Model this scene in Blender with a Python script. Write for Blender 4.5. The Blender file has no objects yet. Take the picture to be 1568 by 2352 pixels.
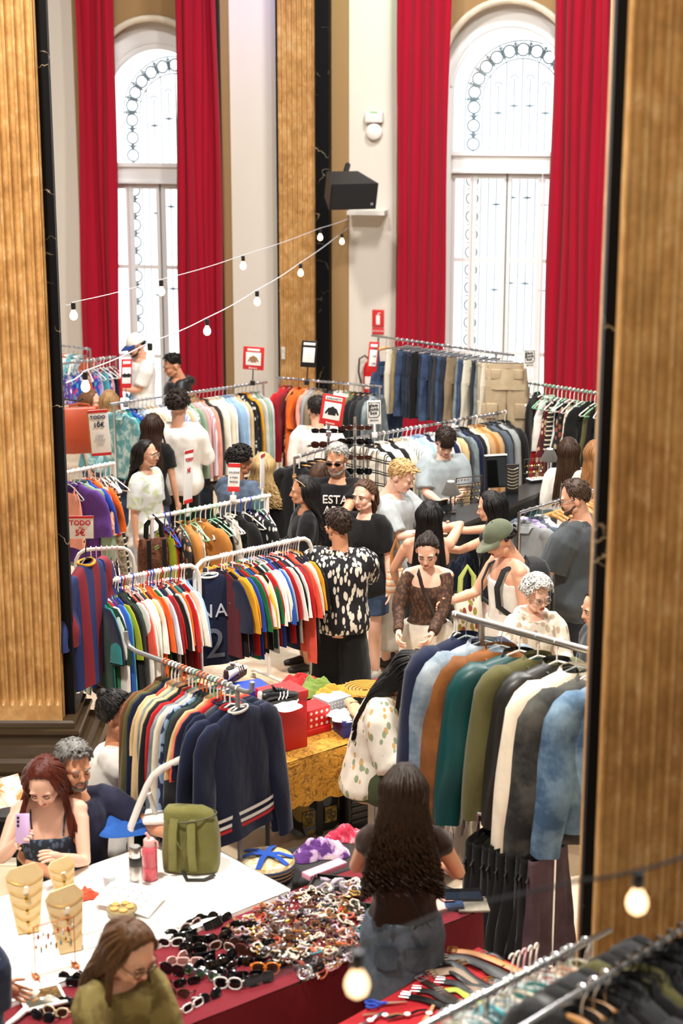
import bpy, bmesh, math, random
from mathutils import Vector, Matrix, noise
D = bpy.data
COL = bpy.context.scene.collection
PI = math.pi
V = Vector
sin, cos, rad = math.sin, math.cos, math.radians
RND = random.Random(7)
# ---------------------------------------------------------------- camera model
CAM_H, FPX, W_PX, H_PX = 4.85, 3900.0, 1568, 2352
PITCH = math.atan(996.0 / FPX)
def ray(px, py):
    d = V(((px - W_PX/2) / FPX, 1.0, (H_PX/2 - py) / FPX))
    return Matrix.Rotation(-PITCH, 3, 'X') @ d
def P(px, py, h):
    d = ray(px, py)
    return V((0, 0, CAM_H)) + d * ((h - CAM_H) / d.z)
def PY(px, py, y):
    d = ray(px, py)
    return V((0, 0, CAM_H)) + d * (y / d.y)
def lerp(a, b, t): return a + (b - a) * t
def sm(a, b, x):
    t = max(0.0, min(1.0, (x - a) / (b - a))); return t*t*(3 - 2*t)
def interp(tab, x):
    if x <= tab[0][0]: return tab[0][1:]
    for i in range(len(tab) - 1):
        a, b = tab[i], tab[i+1]
        if x <= b[0]:
            t = (x - a[0]) / (b[0] - a[0])
            return tuple(lerp(p, q, t) for p, q in zip(a[1:], b[1:]))
    return tab[-1][1:]
# ---------------------------------------------------------------- mesh builder
class MB:
    def __init__(s, M=None):
        s.v, s.f, s.m, s.M, s.mi = [], [], [], M, 0
    def add(s, vs, fs):
        o = len(s.v)
        s.v += [s.M @ V(v) for v in vs] if s.M else [V(v) for v in vs]
        s.f += [tuple(i + o for i in f) for f in fs]
        s.m += [s.mi] * len(fs)
    def box(s, c, size, rot=None):
        x, y, z = (a/2 for a in size); c = V(c)
        vs = [V((i*x, j*y, k*z)) for i in (-1, 1) for j in (-1, 1) for k in (-1, 1)]
        if rot: vs = [rot @ v for v in vs]
        s.add([c + v for v in vs], [(0,1,3,2),(4,6,7,5),(0,4,5,1),(2,3,7,6),(0,2,6,4),(1,5,7,3)])
    def rbox(s, c, size, r=0.01, rot=None):                     # box with rounded upright edges and eased top
        x, y, z = (a/2 for a in size); r = min(r, x*.9, y*.9, z*.9); rings = []
        for dz, ins in ((-z, r*.6), (-z + r*.4, r*.15), (-z + r, 0), (z - r, 0), (z - r*.4, r*.15), (z, r*.6)):
            ring = []
            for sx, sy, a0 in ((1,1,0),(-1,1,90),(-1,-1,180),(1,-1,270)):
                for k in range(4):
                    a = rad(a0 + 30*k)
                    p = V((sx*(x - r) + (r - ins)*cos(a), sy*(y - r) + (r - ins)*sin(a), dz))
                    ring.append(V(c) + (rot @ p if rot else p))
            rings.append(ring)
        s.loft(rings)
    def loft(s, rings, capa=True, capb=True, close=True):
        n = len(rings[0]); vs = [p for r in rings for p in r]; fs = []
        for i in range(len(rings) - 1):
            for j in range(n if close else n - 1):
                k = (j + 1) % n
                fs.append((i*n + j, i*n + k, (i+1)*n + k, (i+1)*n + j))
        if capa: fs.append(tuple(reversed(range(n))))
        if capb: fs.append(tuple(range((len(rings)-1)*n, len(rings)*n)))
        s.add(vs, fs)
    def tube(s, pts, r, n=8, closed=False, caps=True, flat=1.0, up=None):
        pts = [V(p) for p in pts]; N = len(pts)
        rs = r if isinstance(r, (list, tuple)) else [r]*N
        rings = []; u = None
        for i, p in enumerate(pts):
            if closed: t = pts[(i+1) % N] - pts[i-1]
            else: t = pts[min(i+1, N-1)] - pts[max(i-1, 0)]
            if t.length < 1e-9: t = V((0,0,1))
            t.normalize()
            if u is None:
                ref = V(up) if up else (V((0,0,1)) if abs(t.z) < .9 else V((1,0,0)))
                u = (ref - t*ref.dot(t)).normalized()
            else:
                u = u - t*u.dot(t)
                u = u.normalized() if u.length > 1e-6 else t.orthogonal().normalized()
            w = t.cross(u)
            rings.append([p + u*(rs[i]*flat*cos(2*PI*k/n)) + w*(rs[i]*sin(2*PI*k/n)) for k in range(n)])
        if closed:
            rings.append(rings[0]); s.loft(rings, False, False)
        else: s.loft(rings, caps, caps)
    def cyl(s, a, b, r, r2=None, n=14): s.tube([a, b], [r, r if r2 is None else r2], n)
    def limb(s, pts, rs, n=12):                                   # tapered limb with domed ends
        pts = [V(p) for p in pts]
        d0 = (pts[0]-pts[1]).normalized(); d1 = (pts[-1]-pts[-2]).normalized()
        a = [(pts[0] + d0*rs[0]*.95, rs[0]*.25), (pts[0] + d0*rs[0]*.7, rs[0]*.7)]
        b = [(pts[-1] + d1*rs[-1]*.7, rs[-1]*.7), (pts[-1] + d1*rs[-1]*.95, rs[-1]*.25)]
        allp = a + list(zip(pts, rs)) + b
        s.tube([p for p, _ in allp], [r for _, r in allp], n)
    def lathe(s, prof, c=(0,0,0), n=24, R=None):
        c = V(c); rings = []
        for r, z in prof:
            rings.append([c + ((R @ V((r*cos(2*PI*k/n), r*sin(2*PI*k/n), z))) if R else V((r*cos(2*PI*k/n), r*sin(2*PI*k/n), z))) for k in range(n)])
        s.loft(rings)
    def ell(s, c, r, R=None, nu=16, nv=10):
        c = V(c); rings = []
        for i in range(nv + 1):
            a = -PI/2 + PI*i/nv; q = max(cos(a), .02)
            ring = []
            for k in range(nu):
                p = V((r[0]*q*cos(2*PI*k/nu), r[1]*q*sin(2*PI*k/nu), r[2]*sin(a)))
                ring.append(c + (R @ p if R else p))
            rings.append(ring)
        s.loft(rings)
    def prism(s, poly, d0, d1, ax='z', M=None):                   # extrude 2-D polygon
        def mk(p, d):
            q = V((p[0], p[1], d)) if ax == 'z' else (V((p[0], d, p[1])) if ax == 'y' else V((d, p[0], p[1])))
            return M @ q if M else q
        s.loft([[mk(p, d0) for p in poly], [mk(p, d1) for p in poly]])
    def grid(s, fn, nu, nv):
        vs = [fn(i/nu, j/nv) for i in range(nu+1) for j in range(nv+1)]
        s.add(vs, [(i*(nv+1)+j, i*(nv+1)+j+1, (i+1)*(nv+1)+j+1, (i+1)*(nv+1)+j) for i in range(nu) for j in range(nv)])
    def mesh(s, name, smooth=True, ang=45, fixn=True):
        me = D.meshes.new(name)
        me.from_pydata([tuple(v) for v in s.v], [], s.f)
        me.polygons.foreach_set('material_index', s.m)
        if fixn:
            bm = bmesh.new(); bm.from_mesh(me)
            bmesh.ops.recalc_face_normals(bm, faces=bm.faces); bm.to_mesh(me); bm.free()
        if smooth:
            me.polygons.foreach_set('use_smooth', [True]*len(me.polygons))
            me.set_sharp_from_angle(angle=rad(ang))
        return me
    def build(s, name, mat, parent=None, smooth=True, ang=45, loc=None, fixn=True):
        me = s.mesh(name, smooth, ang, fixn)
        for m in (mat if isinstance(mat, (list, tuple)) else [mat]): me.materials.append(m)
        return put(name, me, parent, loc)
def put(name, me, parent=None, loc=None, mat=None):
    o = D.objects.new(name, me); COL.objects.link(o)
    if parent: o.parent = parent
    if loc is not None: o.location = loc
    if mat:
        if not me.materials: me.materials.append(None)
        o.material_slots[0].link = 'OBJECT'; o.material_slots[0].material = mat
    return o
LABELS = {}
def tag(o, label, cat, group=None, kind=None):
    o['label'] = label; o['category'] = cat
    if group: o['group'] = group
    if kind: o['kind'] = kind
    LABELS.setdefault(label, []).append(o.name)
    n = len(label.split())
    if n < 4 or n > 16: print('LABEL LENGTH', n, label)
    return o
def thing(name, label, cat, loc=(0,0,0), rz=0, group=None):
    o = D.objects.new(name, None); COL.objects.link(o); o.empty_display_size = .05
    o.location = loc; o.rotation_euler = (0, 0, rz)
    return tag(o, label, cat, group)
def struct(o):
    o['kind'] = 'structure'; return o
def copy_tree(o, parent=None):
    c = o.copy(); COL.objects.link(c); c.parent = parent
    for ch in list(o.children): copy_tree(ch, c)
    return c
def text_mesh(body, size=1.0, ext=0.002, shear=0, spacing=1.0, bold=0.0):
    cu = D.curves.new('t', 'FONT'); cu.body = body; cu.size = size; cu.extrude = ext; cu.align_x = 'CENTER'; cu.align_y = 'CENTER'
    cu.shear = shear; cu.space_character = spacing; cu.offset = bold; cu.resolution_u = 3
    t = D.objects.new('t', cu); COL.objects.link(t)
    dg = bpy.context.evaluated_depsgraph_get(); dg.update()
    me = D.meshes.new_from_object(t.evaluated_get(dg))
    D.objects.remove(t); D.curves.remove(cu)
    me.materials.clear()
    return me
def text_on(parent, body, size, loc, mat, rot=(PI/2,0,0), name='lettering', **k):   # lettering standing in the local XZ plane facing -Y
    o = put(name, text_mesh(body, size, **k), parent, loc); o.rotation_euler = rot
    o.data.materials.append(mat); return o
ORD = 'first second third fourth fifth sixth seventh eighth ninth tenth eleventh twelfth thirteenth fourteenth fifteenth sixteenth seventeenth eighteenth nineteenth twentieth twenty-first twenty-second twenty-third twenty-fourth twenty-fifth twenty-sixth twenty-seventh twenty-eighth twenty-ninth thirtieth thirty-first thirty-second thirty-third thirty-fourth thirty-fifth thirty-sixth thirty-seventh thirty-eighth thirty-ninth fortieth'.split()
# ---------------------------------------------------------------- materials
def lin(h):
    if isinstance(h, str):
        h = h.lstrip('#'); c = [int(h[i:i+2], 16)/255 for i in (0, 2, 4)]
    else: c = list(h)
    return tuple((x/12.92 if x <= .04045 else ((x+.055)/1.055)**2.4) for x in c) + (1,)
MATS = {}
class NT:
    def __init__(s, name):
        s.mat = D.materials.new(name); s.mat.use_nodes = True
        s.t = s.mat.node_tree; s.b = s.t.nodes['Principled BSDF']
    def n(s, typ, **kw):
        x = s.t.nodes.new('ShaderNode' + typ)
        for k, v in kw.items():
            if k in x.inputs.keys(): x.inputs[k].default_value = v
            else: setattr(x, k, v)
        return x
    def l(s, a, b): s.t.links.new(a, b)
    def coord(s, kind='Object', scale=(1,1,1), rot=(0,0,0)):
        c = s.n('TexCoord'); m = s.n('Mapping'); m.inputs['Scale'].default_value = scale; m.inputs['Rotation'].default_value = rot
        s.l(c.outputs[kind], m.inputs[0]); return m.outputs[0]
    def ramp(s, fac, stops, interp='LINEAR'):
        r = s.n('ValToRGB'); e = r.color_ramp; e.interpolation = interp
        while len(e.elements) < len(stops): e.elements.new(.5)
        for el, (p, c) in zip(e.elements, stops): el.position = p; el.color = lin(c)
        s.l(fac, r.inputs[0]); return r.outputs[0]
    def mix(s, fac, a, b, mode='MIX'):
        m = s.n('Mix', data_type='RGBA', blend_type=mode)
        for sock, val in ((m.inputs[0], fac), (m.inputs[6], a), (m.inputs[7], b)):
            if hasattr(val, 'is_linked') or hasattr(val, 'links'): s.l(val, sock)
            else: sock.default_value = val
        return m.outputs[2]
    def noise(s, vec, scale=5, detail=3, rough=.5, dist=0):
        x = s.n('TexNoise'); x.inputs['Scale'].default_value = scale; x.inputs['Detail'].default_value = detail
        x.inputs['Roughness'].default_value = rough; x.inputs['Distortion'].default_value = dist
        s.l(vec, x.inputs['Vector']); return x.outputs[0]
    def bump(s, h, strength=.2, dist=.01):
        b = s.n('Bump'); b.inputs['Strength'].default_value = strength; b.inputs['Distance'].default_value = dist
        s.l(h, b.inputs['Height']); s.l(b.outputs[0], s.b.inputs['Normal'])
    def base(s, c): s.l(c, s.b.inputs['Base Color'])
def cached(fn):
    def w(*a, **k):
        key = (fn.__name__, a, tuple(sorted(k.items())))
        if key not in MATS: MATS[key] = fn(*a, **k)
        return MATS[key]
    return w
@cached
def plain(c, rough=.5, metal=0.0, spec=.5, name='plain'):
    m = NT(name); m.b.inputs['Base Color'].default_value = lin(c); m.b.inputs['Roughness'].default_value = rough
    m.b.inputs['Metallic'].default_value = metal; m.b.inputs['Specular IOR Level'].default_value = spec
    v = m.coord(); n = m.noise(v, 40, 2)
    m.bump(n, .04, .002); return m.mat
@cached
def cloth(c, var=.12, scale=9, sheen=.15, rough=.85):
    m = NT('cloth'); v = m.coord(); n = m.noise(v, scale, 4, .6)
    c0 = lin(c); f = m.n('MapRange'); m.l(n, f.inputs[0]); f.inputs[1].default_value = .3; f.inputs[2].default_value = .7
    f.inputs[3].default_value = 1 - var; f.inputs[4].default_value = 1 + var
    mm = m.n('Vector' + 'Math', operation='SCALE'); mm.inputs[0].default_value = c0[:3]; m.l(f.outputs[0], mm.inputs['Scale'])
    m.base(mm.outputs[0]); m.b.inputs['Roughness'].default_value = rough
    m.b.inputs['Sheen Weight'].default_value = sheen; m.b.inputs['Specular IOR Level'].default_value = .2
    w = m.noise(m.coord(scale=(1, 1, .35)), 22, 3); m.bump(w, .35, .012); return m.mat
@cached
def stripes(c1, c2, n=20.0, axis='z', width=.5, c3=None):
    m = NT('striped_cloth'); v = m.coord(); s = m.n('SeparateXYZ'); m.l(v, s.inputs[0])
    a = m.n('Math', operation='MULTIPLY'); m.l(s.outputs['XYZ'.index(axis.upper())], a.inputs[0]); a.inputs[1].default_value = n
    fr = m.n('Math', operation='FRACT'); m.l(a.outputs[0], fr.inputs[0])
    st = [(0, c1), (width, c2)] if not c3 else [(0, c1), (width*.66, c2), (width*1.33, c3)]
    m.base(m.ramp(fr.outputs[0], st, 'CONSTANT')); m.b.inputs['Roughness'].default_value = .85; return m.mat
@cached
def plaid(c1, c2, n=14.0):
    m = NT('plaid_cloth'); v = m.coord(); s = m.n('SeparateXYZ'); m.l(v, s.inputs[0]); outs = []
    for k in (0, 2):
        a = m.n('Math', operation='MULTIPLY'); m.l(s.outputs[k], a.inputs[0]); a.inputs[1].default_value = n
        fr = m.n('Math', operation='FRACT'); m.l(a.outputs[0], fr.inputs[0])
        outs.append(m.ramp(fr.outputs[0], [(0, '#000000'), (.12, '#ffffff'), (.2, '#000000'), (.3, '#ffffff')], 'CONSTANT'))
    mul = m.mix(1.0, outs[0], outs[1], 'MULTIPLY')
    m.base(m.mix(mul, lin(c2), lin(c1))); m.b.inputs['Roughness'].default_value = .85; return m.mat
@cached
def floral(bg, c1, c2=None, scale=14.0, thr=.42, stretch=.55, leaf=False):
    """petals: stretched cells of two directions on a ground colour"""
    m = NT('printed_cloth'); masks = []
    for rot in ((.3, .5, .6), (1.1, -.4, -.7), (.2, 1.3, .4))[:3 if leaf else 2]:
        v = m.coord(scale=(1, 1, stretch), rot=rot)
        w = m.n('TexVoronoi'); w.inputs['Scale'].default_value = scale; m.l(v, w.inputs['Vector'])
        masks.append(m.ramp(w.outputs['Distance'], [(0, '#ffffff'), (thr*.9, '#ffffff'), (thr, '#000000')]))
    c2 = c2 or c1
    a = m.mix(masks[0], lin(bg), lin(c1)); a = m.mix(masks[1], a, lin(c2)); m.base(m.mix(masks[2], a, lin(c1)) if leaf else a)
    m.b.inputs['Roughness'].default_value = .8; return m.mat
@cached
def blotch(c1, c2, c3=None, scale=8.0, mid=.5, soft=.06, rough=.85):
    m = NT('mottled_cloth'); n = m.noise(m.coord(), scale, 5, .6, .6)
    st = [(mid - soft, c1), (mid + soft, c2)] + ([(min(.95, mid + .18), c3)] if c3 else [])
    m.base(m.ramp(n, st)); m.b.inputs['Roughness'].default_value = rough
    m.bump(m.noise(m.coord(), 30, 3), .25, .006); return m.mat
@cached
def dots(bg, c, n=12.0, r=.25, axes='xz'):
    m = NT('dotted_card'); v = m.coord(scale=(n, n, n)); s = m.n('SeparateXYZ'); m.l(v, s.inputs[0]); parts = []
    for ax in axes:
        fr = m.n('Math', operation='FRACT'); m.l(s.outputs['xyz'.index(ax)], fr.inputs[0])
        sb = m.n('Math', operation='SUBTRACT'); m.l(fr.outputs[0], sb.inputs[0]); sb.inputs[1].default_value = .5
        q = m.n('Math', operation='POWER'); m.l(sb.outputs[0], q.inputs[0]); q.inputs[1].default_value = 2; parts.append(q)
    ad = m.n('Math', operation='ADD'); m.l(parts[0].outputs[0], ad.inputs[0]); m.l(parts[1].outputs[0], ad.inputs[1])
    m.base(m.ramp(ad.outputs[0], [(0, c), (r*r, bg)], 'CONSTANT')); m.b.inputs['Roughness'].default_value = .4; return m.mat
@cached
def metal(c='#d9dce0', rough=.22): return plain(c, rough, 1.0, .5, 'metal')
@cached
def gloss(c, rough=.18): return plain(c, rough, 0.0, .5, 'glossy_plastic')
@cached
def glass_mat(c='#ffffff', rough=.02, trans=1.0):
    m = NT('glass'); m.b.inputs['Base Color'].default_value = lin(c); m.b.inputs['Roughness'].default_value = rough
    m.b.inputs['Transmission Weight'].default_value = trans; m.b.inputs['IOR'].default_value = 1.3; return m.mat
@cached
def pane_mat():                                                   # thin window glass: clear with a faint reflection
    m = NT('window_glass'); t = m.t; tr = m.n('BsdfTransparent'); gl = m.n('BsdfGlossy'); gl.inputs['Roughness'].default_value = .05
    mx = m.n('MixShader'); mx.inputs[0].default_value = .05; m.l(tr.outputs[0], mx.inputs[1]); m.l(gl.outputs[0], mx.inputs[2])
    m.l(mx.outputs[0], t.nodes['Material Output'].inputs['Surface']); return m.mat
@cached
def emis(c, strength):
    m = NT('lit_bulb'); m.b.inputs['Base Color'].default_value = lin(c); m.b.inputs['Emission Color'].default_value = lin(c)
    m.b.inputs['Emission Strength'].default_value = strength; return m.mat
@cached
def skin(c='#d9a184'):
    m = NT('skin'); n = m.noise(m.coord(), 14, 3)
    c0 = lin(c); m.base(m.mix(n, tuple(x*.93 for x in c0[:3]) + (1,), (min(1, c0[0]*1.08), c0[1]*1.0, c0[2]*.97, 1)))
    m.b.inputs['Roughness'].default_value = .5; m.b.inputs['Subsurface Weight'].default_value = .0; return m.mat
@cached
def hairm(c, c2=None, rough=.45):
    m = NT('hair'); v = m.coord(scale=(1, 1, .12)); n = m.noise(v, 60, 3, .6)
    c0 = lin(c); c1 = lin(c2) if c2 else tuple(min(1, x*2.0 + .004) for x in c0[:3]) + (1,)
    m.base(m.mix(n, tuple(x*.5 for x in c0[:3]) + (1,), c1)); m.b.inputs['Roughness'].default_value = rough
    m.b.inputs['Specular IOR Level'].default_value = .22; m.bump(n, .5, .006); return m.mat
@cached
def denim(c='#3a4a66', c2=None, fade=.5):
    m = NT('denim'); n = m.noise(m.coord(), 7, 4, .6); w = m.noise(m.coord(scale=(1, 1, .15)), 160, 2)
    a = m.ramp(n, [(.35, c), (.7, c2 or '#6d819c')])
    m.base(m.mix(.18, a, w, 'OVERLAY')); m.b.inputs['Roughness'].default_value = .9
    m.bump(m.noise(m.coord(scale=(1, 1, .5)), 18, 3), .4, .012); return m.mat
@cached
def sienna():                                                     # golden veined marble of the fluted shafts
    m = NT('golden_marble'); v = m.coord(scale=(1, 1, 1))
    n = m.noise(v, 2.2, 6, .62, .8); f = m.noise(m.coord(scale=(1, 1, .8)), 12, 5, .65, .4)
    a = m.ramp(n, [(.28, '#96693a'), (.48, '#bd8f55'), (.62, '#cfa66c'), (.8, '#dcbf92')])
    b = m.ramp(f, [(.35, '#7f592f'), (.55, '#c1935a'), (.72, '#e6cfa4')])
    m.base(m.mix(.42, a, b)); m.b.inputs['Roughness'].default_value = .38
    m.bump(f, .12, .01); return m.mat
@cached
def blackmarble():
    m = NT('black_marble'); v = m.coord(); n1 = m.noise(v, 2.0, 5, .6, 1.0)
    x = m.n('TexVoronoi'); x.feature = 'DISTANCE_TO_EDGE'; x.inputs['Scale'].default_value = 1.7
    ds = m.n('VectorMath', operation='ADD'); sc = m.n('VectorMath', operation='SCALE'); sc.inputs['Scale'].default_value = .9
    nz = m.n('TexNoise'); nz.inputs['Scale'].default_value = 2.2; nz.inputs['Detail'].default_value = 5; m.l(v, nz.inputs['Vector'])
    m.l(nz.outputs['Color'], sc.inputs[0]); m.l(v, ds.inputs[0]); m.l(sc.outputs[0], ds.inputs[1]); m.l(ds.outputs[0], x.inputs['Vector'])
    vein = m.ramp(x.outputs['Distance'], [(0, '#ffffff'), (.008, '#3a3a3a'), (.02, '#000000')])
    gate = m.ramp(n1, [(.5, '#000000'), (.62, '#ffffff')]); vv = m.mix(1.0, vein, gate, 'MULTIPLY')
    m.base(m.mix(vv, lin('#0f0f11'), lin('#b9a98c'))); m.b.inputs['Roughness'].default_value = .5; m.b.inputs['Specular IOR Level'].default_value = .1; return m.mat
@cached
def plaster(c='#d6cfc4'):
    m = NT('plaster'); n = m.noise(m.coord(scale=(1, 1, .3)), 1.5, 4, .6)
    c0 = lin(c); m.base(m.mix(n, tuple(x*.93 for x in c0[:3]) + (1,), tuple(min(1, x*1.05) for x in c0[:3]) + (1,)))
    m.b.inputs['Roughness'].default_value = .85; m.bump(m.noise(m.coord(), 25, 4), .08, .01); return m.mat
@cached
def velvet(c='#a30d29'):
    m = NT('red_curtain'); n = m.noise(m.coord(scale=(1, 1, .1)), 9, 4)
    c0 = lin(c); m.base(m.mix(n, tuple(x*.82 for x in c0[:3]) + (1,), tuple(min(1, x*1.15) for x in c0[:3]) + (1,)))
    m.b.inputs['Roughness'].default_value = .8; m.b.inputs['Sheen Weight'].default_value = .1; m.b.inputs['Specular IOR Level'].default_value = .15
    tr = m.n('BsdfTranslucent'); tr.inputs['Color'].default_value = lin('#d0102f')
    mx = m.n('MixShader'); mx.inputs[0].default_value = .14; m.l(m.b.outputs[0], mx.inputs[1]); m.l(tr.outputs[0], mx.inputs[2])
    m.l(mx.outputs[0], m.t.nodes['Material Output'].inputs['Surface']); return m.mat
@cached
def floor_mat():
    m = NT('stone_floor'); v = m.coord(); br = m.n('TexBrick'); br.offset = 0
    br.inputs['Scale'].default_value = 1.0; br.inputs['Brick Width'].default_value = .9; br.inputs['Row Height'].default_value = .9; br.inputs['Mortar Size'].default_value = .004
    br.inputs['Color1'].default_value = lin('#e0d2bb'); br.inputs['Color2'].default_value = lin('#d8c3a4'); br.inputs['Mortar'].default_value = lin('#a88c68')
    m.l(v, br.inputs['Vector']); n = m.noise(v, 1.6, 5, .6, 1.2)
    pk = m.ramp(n, [(.5, '#000000'), (.58, '#cccccc')])
    m.base(m.mix(pk, br.outputs['Color'], lin('#cfa98a'))); m.b.inputs['Roughness'].default_value = .3; return m.mat
@cached
def wood(c='#c98f52', c2='#a56c34', rough=.4):
    m = NT('wood'); n = m.noise(m.coord(scale=(1, 6, 6)), 9, 3)
    m.base(m.ramp(n, [(.3, c2), (.7, c)])); m.b.inputs['Roughness'].default_value = rough; return m.mat
@cached
def lace(c='#c88f2a', c2='#8a5a10'):
    m = NT('lace_cloth'); v = m.coord(); n = m.noise(v, 16, 4, .6, 2.5)
    m.base(m.ramp(n, [(.38, c2), (.5, c), (.7, c)])); m.b.inputs['Roughness'].default_value = .8
    m.bump(n, .9, .02); return m.mat
@cached
def holo(c='#88aa66'):
    m = NT('mirrored_lens'); lw = m.n('LayerWeight'); n = m.noise(m.coord(), 30, 1)
    m.base(m.ramp(n, [(.3, '#c8b040'), (.5, '#58b080'), (.7, '#b070b0')])); m.b.inputs['Metallic'].default_value = .9; m.b.inputs['Roughness'].default_value = .12; return m.mat
WHITE = plain('#f2efe9', .5); BLACK = plain('#0c0c0d', .5); CHROME = metal(); STEEL = metal('#9a9ca0', .35); INK = plain('#151515', .7); REDINK = plain('#c81f25', .6)
# ================================================================ the hall
WALL_A = math.atan(.2); WALL_O = V((0, 22.0, 0))
WALL_M = Matrix.Translation(WALL_O) @ Matrix.Rotation(-WALL_A, 4, 'Z'); WALL_I = WALL_M.inverted()
def wl(px, py, d=0.0):                                            # pixel -> (u, z) on the plane d behind the wall face
    o = WALL_I @ V((0, 0, CAM_H)); q = WALL_I.to_3x3() @ ray(px, py)
    t = (d - o.y) / q.y; p = o + q*t
    return p.x, p.z
def on_wall(o): o.matrix_world = WALL_M; return o
def U(px, d=0.0, py=450): return wl(px, py, d)[0]
# floor
b = MB(); b.grid(lambda i, j: V((lerp(-9, 8, i), lerp(1.5, 24.5, j), 0)), 1, 1)
struct(b.build('floor', floor_mat(), smooth=False))
CREAM, TAN = plaster('#dcd5ca'), plaster('#9a7a50')
# ---- back wall with two arched openings
WR = .787
def arch_pts(cx, zs, R, n=24): return [(cx + R*cos(PI - PI*k/n), zs + R*sin(PI - PI*k/n)) for k in range(n + 1)]
c2 = U(1168, 0, 100); top2 = wl(1168, 5)[1]
c1 = U(348, 0, 120); top1 = wl(345, 46)[1]
TOPZ = 9.5
wins = [(c1, top1 - WR), (c2, top2 - WR)]
w = MB()
bays = [(U(180), U(522)), (U(800) + .62, U(1400) + .3)]
edges = [U(-120), bays[0][0], bays[0][1], bays[1][0], bays[1][1], U(1750)]
w.mi = 0
for a, z in ((edges[0], edges[1]), (edges[2], edges[3]), (edges[4], edges[5])):
    w.box(((a+z)/2, .25, TOPZ/2), (z - a, .5, TOPZ))
for (x0, x1), (cx, zs) in zip(bays, wins):
    poly = [(x0, 0), (cx - WR, 0)] + arch_pts(cx, zs, WR) + [(cx + WR, 0), (x1, 0), (x1, TOPZ), (x0, TOPZ)]
    w.mi = 1; w.prism(poly, .02, .5, 'y')
on_wall(struct(w.build('wall_back', [CREAM, TAN], smooth=False)))
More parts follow.
